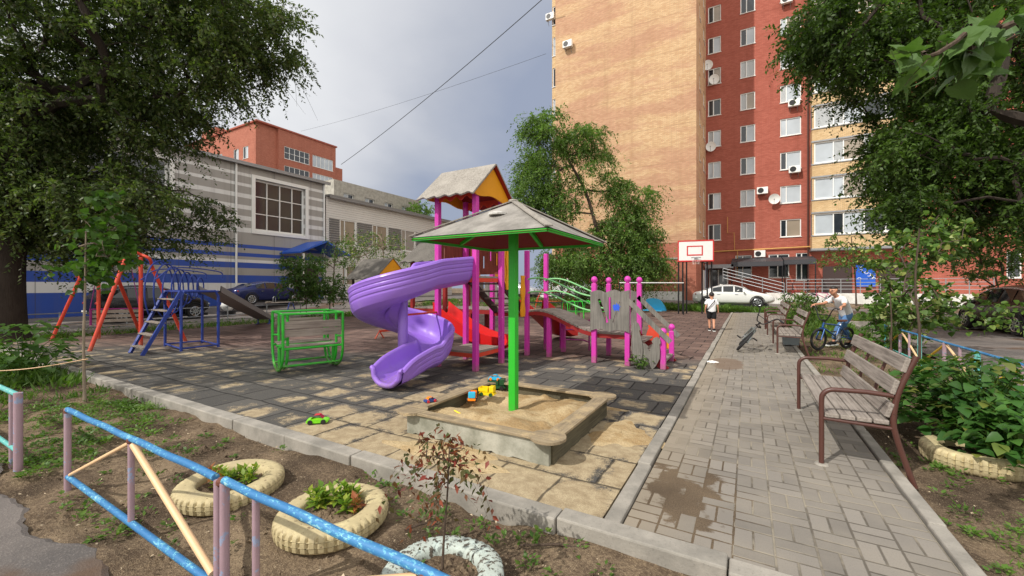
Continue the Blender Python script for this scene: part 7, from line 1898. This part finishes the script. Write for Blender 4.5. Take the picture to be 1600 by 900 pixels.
def seedling(x, y, z, h, n, mat, label, seed, L=.09, Wd=.3, name='seedling', group=None, cat='plant', stems=3):
    rs = np.random.RandomState(seed); P, D, U = [], [], []; t = thing(name, label, cat, (x, y, z), 0, group); b = MB()
    for s in range(stems):
        a = rs.uniform(0, 2 * PI); top = np.array((math.cos(a) * h * .35, math.sin(a) * h * .35, h * rs.uniform(.7, 1.1))); b.tube([(0, 0, -.02), top * .5 + rs.normal(0, .01, 3), top], [.005, .004, .003], 5)
        for k in range(n):
            q = k / n; phi = k * 2.4 + a; el = .2 + .9 * q; P.append(top * (.25 + .75 * q)); D.append((math.cos(phi) * math.cos(el), math.sin(phi) * math.cos(el), math.sin(el))); U.append((rs.normal(0, .2), rs.normal(0, .2), 1))
    b.build('stem', M['leaf_weed'], t)
    l = L * rs.uniform(.7, 1.2, len(P)); leaf_mesh('leaves', np.array(P), np.array(D), np.array(U), l, l * Wd, M[mat], t, broad=False, droop=.25)
    return t
rs = random.Random(77)
for i in range(11):
    a, r = rs.uniform(0, 2 * PI), rs.uniform(.03, .18); m = 'leaf_rust' if i % 4 == 3 else 'leaf_flower'
    seedling(-3.55 + r * math.cos(a), 1.72 + r * math.sin(a), 0.0, rs.uniform(.08, .13), 8, m, 'small light green seedling among others in the farther cream tyre', 100 + i, .075, .42, 'flower_seedling', 'seedlings in the farther cream tyre')
for i in range(10):
    a = rs.uniform(.2, 3.6); r = rs.uniform(.06, .19); m = 'leaf_rust' if i == 4 else 'leaf_flower'
    seedling(-2.47 + r * math.cos(a), 1.84 + r * math.sin(a) - .02, 0.0, rs.uniform(.09, .15), 9, m, 'light green seedling among others in the nearer cream tyre', 130 + i, .08, .42, 'flower_seedling', 'seedlings in the nearer cream tyre')
# broad-leaved clump over the right-hand tyre
def broad_clump(c, r, n, L, label, seed, mat='leaf_vine'):
    rs = np.random.RandomState(seed); t = thing('broad_leaf_plant', label, 'plant', (c[0], c[1], -.08)); b = MB(); P, D, U = [], [], []
    for i in range(n):
        q = rs.normal(0, .5, 3); q = q / max(1, np.linalg.norm(q)); p = np.array((q[0] * r[0], q[1] * r[1], abs(q[2]) * r[2] + .12 + .15 * rs.rand())); a = math.atan2(p[1], p[0]) + rs.normal(0, .6)
        P.append(p); D.append((math.cos(a), math.sin(a), rs.uniform(-.5, .5))); U.append((rs.normal(0, .35), rs.normal(0, .35), 1))
        if i % 5 == 0: b.tube([(p[0] * .2, p[1] * .2, 0), (p[0] * .5, p[1] * .5, p[2] * .7), tuple(p)], [.007, .006, .003], 5, caps=False)
    b.build('stems', M['leaf_weed'], t); l = L * rs.uniform(.5, 1.25, n); leaf_mesh('leaves', np.array(P), np.array(D), np.array(U), l, l * .72, M[mat], t, broad=True, droop=.3)
broad_clump((2.15, 6.15), (.78, .9, .66), 1700, .105, 'big bush of broad glossy green leaves behind the cream tyre at the right', 51)
broad_clump((2.05, 5.3), (.42, .45, .36), 380, .105, 'spreading green leaves growing over the cream tyre at the right edge', 52)
broad_clump((2.6, 8.6), (.5, .8, .35), 150, .12, 'low leafy patch by the right fence and the linden stem', 53, 'leaf_weed')
broad_clump((-11.2, 2.0), (1.0, .8, .8), 320, .15, 'broad leaved dark bush under the old elm at the left edge', 54, 'leaf_linden')
broad_clump((-1.72, 7.86), (.2, .18, .12), 60, .07, 'small green weeds at the foot of the leaf shaped boards', 55, 'leaf_weed')
b = MB(); b.tube(smooth_path([(0, 0, 0), (.05, .02, .09), (.12, .02, .13), (.2, .06, .10)], 4), [.01, .012, .02, .022, .022, .022, .02, .02, .016, .012, .01, .008, .006], 7)
# grass and weeds: uncountable ground cover
def grass(regions, seed, h, wd, mat, name='grass'):
    rs = np.random.RandomState(seed); P = []; H = []
    for x0, x1, y0, y1, n, hh in regions:
        x = rs.uniform(x0, x1, n); y = rs.uniform(y0, y1, n); f = np.sin(x * 2.3 + 1) * np.cos(y * 2.9) + .6 * np.sin(x * 6.1 + y * 4.3) + rs.normal(0, .4, n); k = f > -.15
        x, y = x[k], y[k]; z = np.array([zg(a, c) for a, c in zip(x, y)]) - .085; P.append(np.stack([x, y, z], 1)); H.append(np.full(len(x), hh) * rs.uniform(.4, 1.3, len(x)))
    P = np.concatenate(P); H = np.concatenate(H); n = len(P); D = rs.normal(0, .45, (n, 3)); D[:, 2] = 1
    return leaf_mesh(name, P, D, rs.normal(0, 1, (n, 3)), H, H * wd, M[mat], kind='stuff', droop=.3)
grass([(-.6, 1.2, 27.5, 29.0, 2600, .42), (-10, -.8, 27.2, 29.0, 9000, .46), (-3, 1.6, 27.4, 29.4, 4000, .55), (-18, -10, 24.5, 28.8, 6000, .40), (1.4, 3.4, 16, 28, 3600, .40), (-20.3, -17.8, 3, 21, 6000, .28), (-19.4, -14, 19.5, 25, 4200, .35), (4.2, 9, 22.5, 28.5, 3000, .3), (1.2, 3.4, 9.5, 16, 1500, .16), (1.3, 2.5, 2.8, 4.3, 1500, .07), (-16, -8.4, .9, 2.4, 7000, .16), (-14, -9.5, 1.2, 2.4, 3000, .28)], 61, .3, .13, 'leaf_weed')
def weeds(regions, seed, mat, L=.045):
    """small broad-leaved weeds in loose tufts"""
    rs = np.random.RandomState(seed); P, D, U = [], [], []
    for x0, x1, y0, y1, n, k, sp in regions:
        for i in range(n):
            cx, cy = rs.uniform(x0, x1), rs.uniform(y0, y1); s = rs.uniform(.4, 1.3)
            for j in range(k):
                a = rs.uniform(0, 2 * PI); r = rs.uniform(0, sp) * s; P.append((cx + r * math.cos(a), cy + r * math.sin(a), zg(cx, cy) - .075 + rs.uniform(0, .05) * s)); D.append((math.cos(a), math.sin(a), rs.uniform(.1, 1.2))); U.append((rs.normal(0, .3), rs.normal(0, .3), 1))
    n = len(P); l = L * rs.uniform(.5, 1.3, n); leaf_mesh('weeds', np.array(P), np.array(D), np.array(U), l, l * .5, M[mat], kind='stuff', droop=.2)
weeds([(-8.3, -5.6, 1.25, 2.3, 90, 40, .14), (-6.3, -5.2, .95, 1.6, 34, 40, .12), (-7.6, -6.5, 2.1, 2.42, 22, 40, .13), (-5.6, -4.6, 1.6, 2.3, 10, 24, .08), (-5.2, 1.0, .9, 2.4, 46, 12, .05), (-2.6, -.4, 2.1, 2.42, 26, 14, .05), (-4.3, -3.2, .9, 1.3, 16, 16, .06), (-1.65, -1.2, 1.52, 1.95, 14, 12, .05)], 71, 'leaf_weed')
weeds([(1.15, 2.6, 2.7, 5.2, 70, 18, .07), (1.12, 1.5, 4.9, 9, 18, 16, .06), (1.2, 2.8, 6.5, 9, 30, 18, .08), (1.25, 2.4, 2.7, 4.2, 60, 26, .08), (1.02, 1.12, 3.0, 9, 12, 10, .03)], 72, 'leaf_weed', .04)
weeds([(-3.9, -3.5, 2.8, 3.2, 3, 14, .08), (-2.7, -2.3, 2.7, 2.95, 2, 12, .07)], 73, 'leaf_weed', .03)
# litter of clods, chips and dry bits on the soil and tiles
def chips(regions, seed, mat, name, sz, zoff):
    rs = np.random.RandomState(seed); b = MB()
    for x0, x1, y0, y1, n in regions:
        for i in range(n):
            x, y, s = rs.uniform(x0, x1), rs.uniform(y0, y1), sz * rs.uniform(.4, 1.6); v = [np.array((x, y, zoff)) + rs.uniform(-1, 1, 3) * np.array((s, s, s * .5)) for _ in range(4)]; v += [np.array((x, y, zoff + s * .5)), ]
            b.add(v, [(0, 1, 4), (1, 2, 4), (2, 3, 4), (3, 0, 4)])
    b.build(name, mat, kind='stuff')
chips([(-6, 1.2, .8, 2.42, 900), (1.15, 2.8, 2.6, 9, 500)], 81, M['dirt'], 'clods', .016, -.07)
chips([(-6, 1.2, .8, 2.42, 520), (1.15, 2.8, 2.6, 9, 160), (-6, -.9, 2.7, 9, 60)], 82, m_plain('dry_bits', S(196, 178, 150), .9, .3, 3), 'litter_bits', .011, -.062)
# sticks lying about
for (u0, v0, u1, v1, lab) in ((632, 829, 672, 817, 'short brown stick lying on the soil left of the white tyre'), (812, 852, 920, 858, 'long thin dry twig lying on the soil below the kerb')):
    a, c = gp(u0, v0, -.06), gp(u1, v1, -.06); b = MB(); b.tube([a, (a + c) / 2 + Vector((.01, .015, .012)), c], [.006, .008, .004], 6); b.build('stick', M['bark'], loc=a, world=True, label=lab, cat='stick')
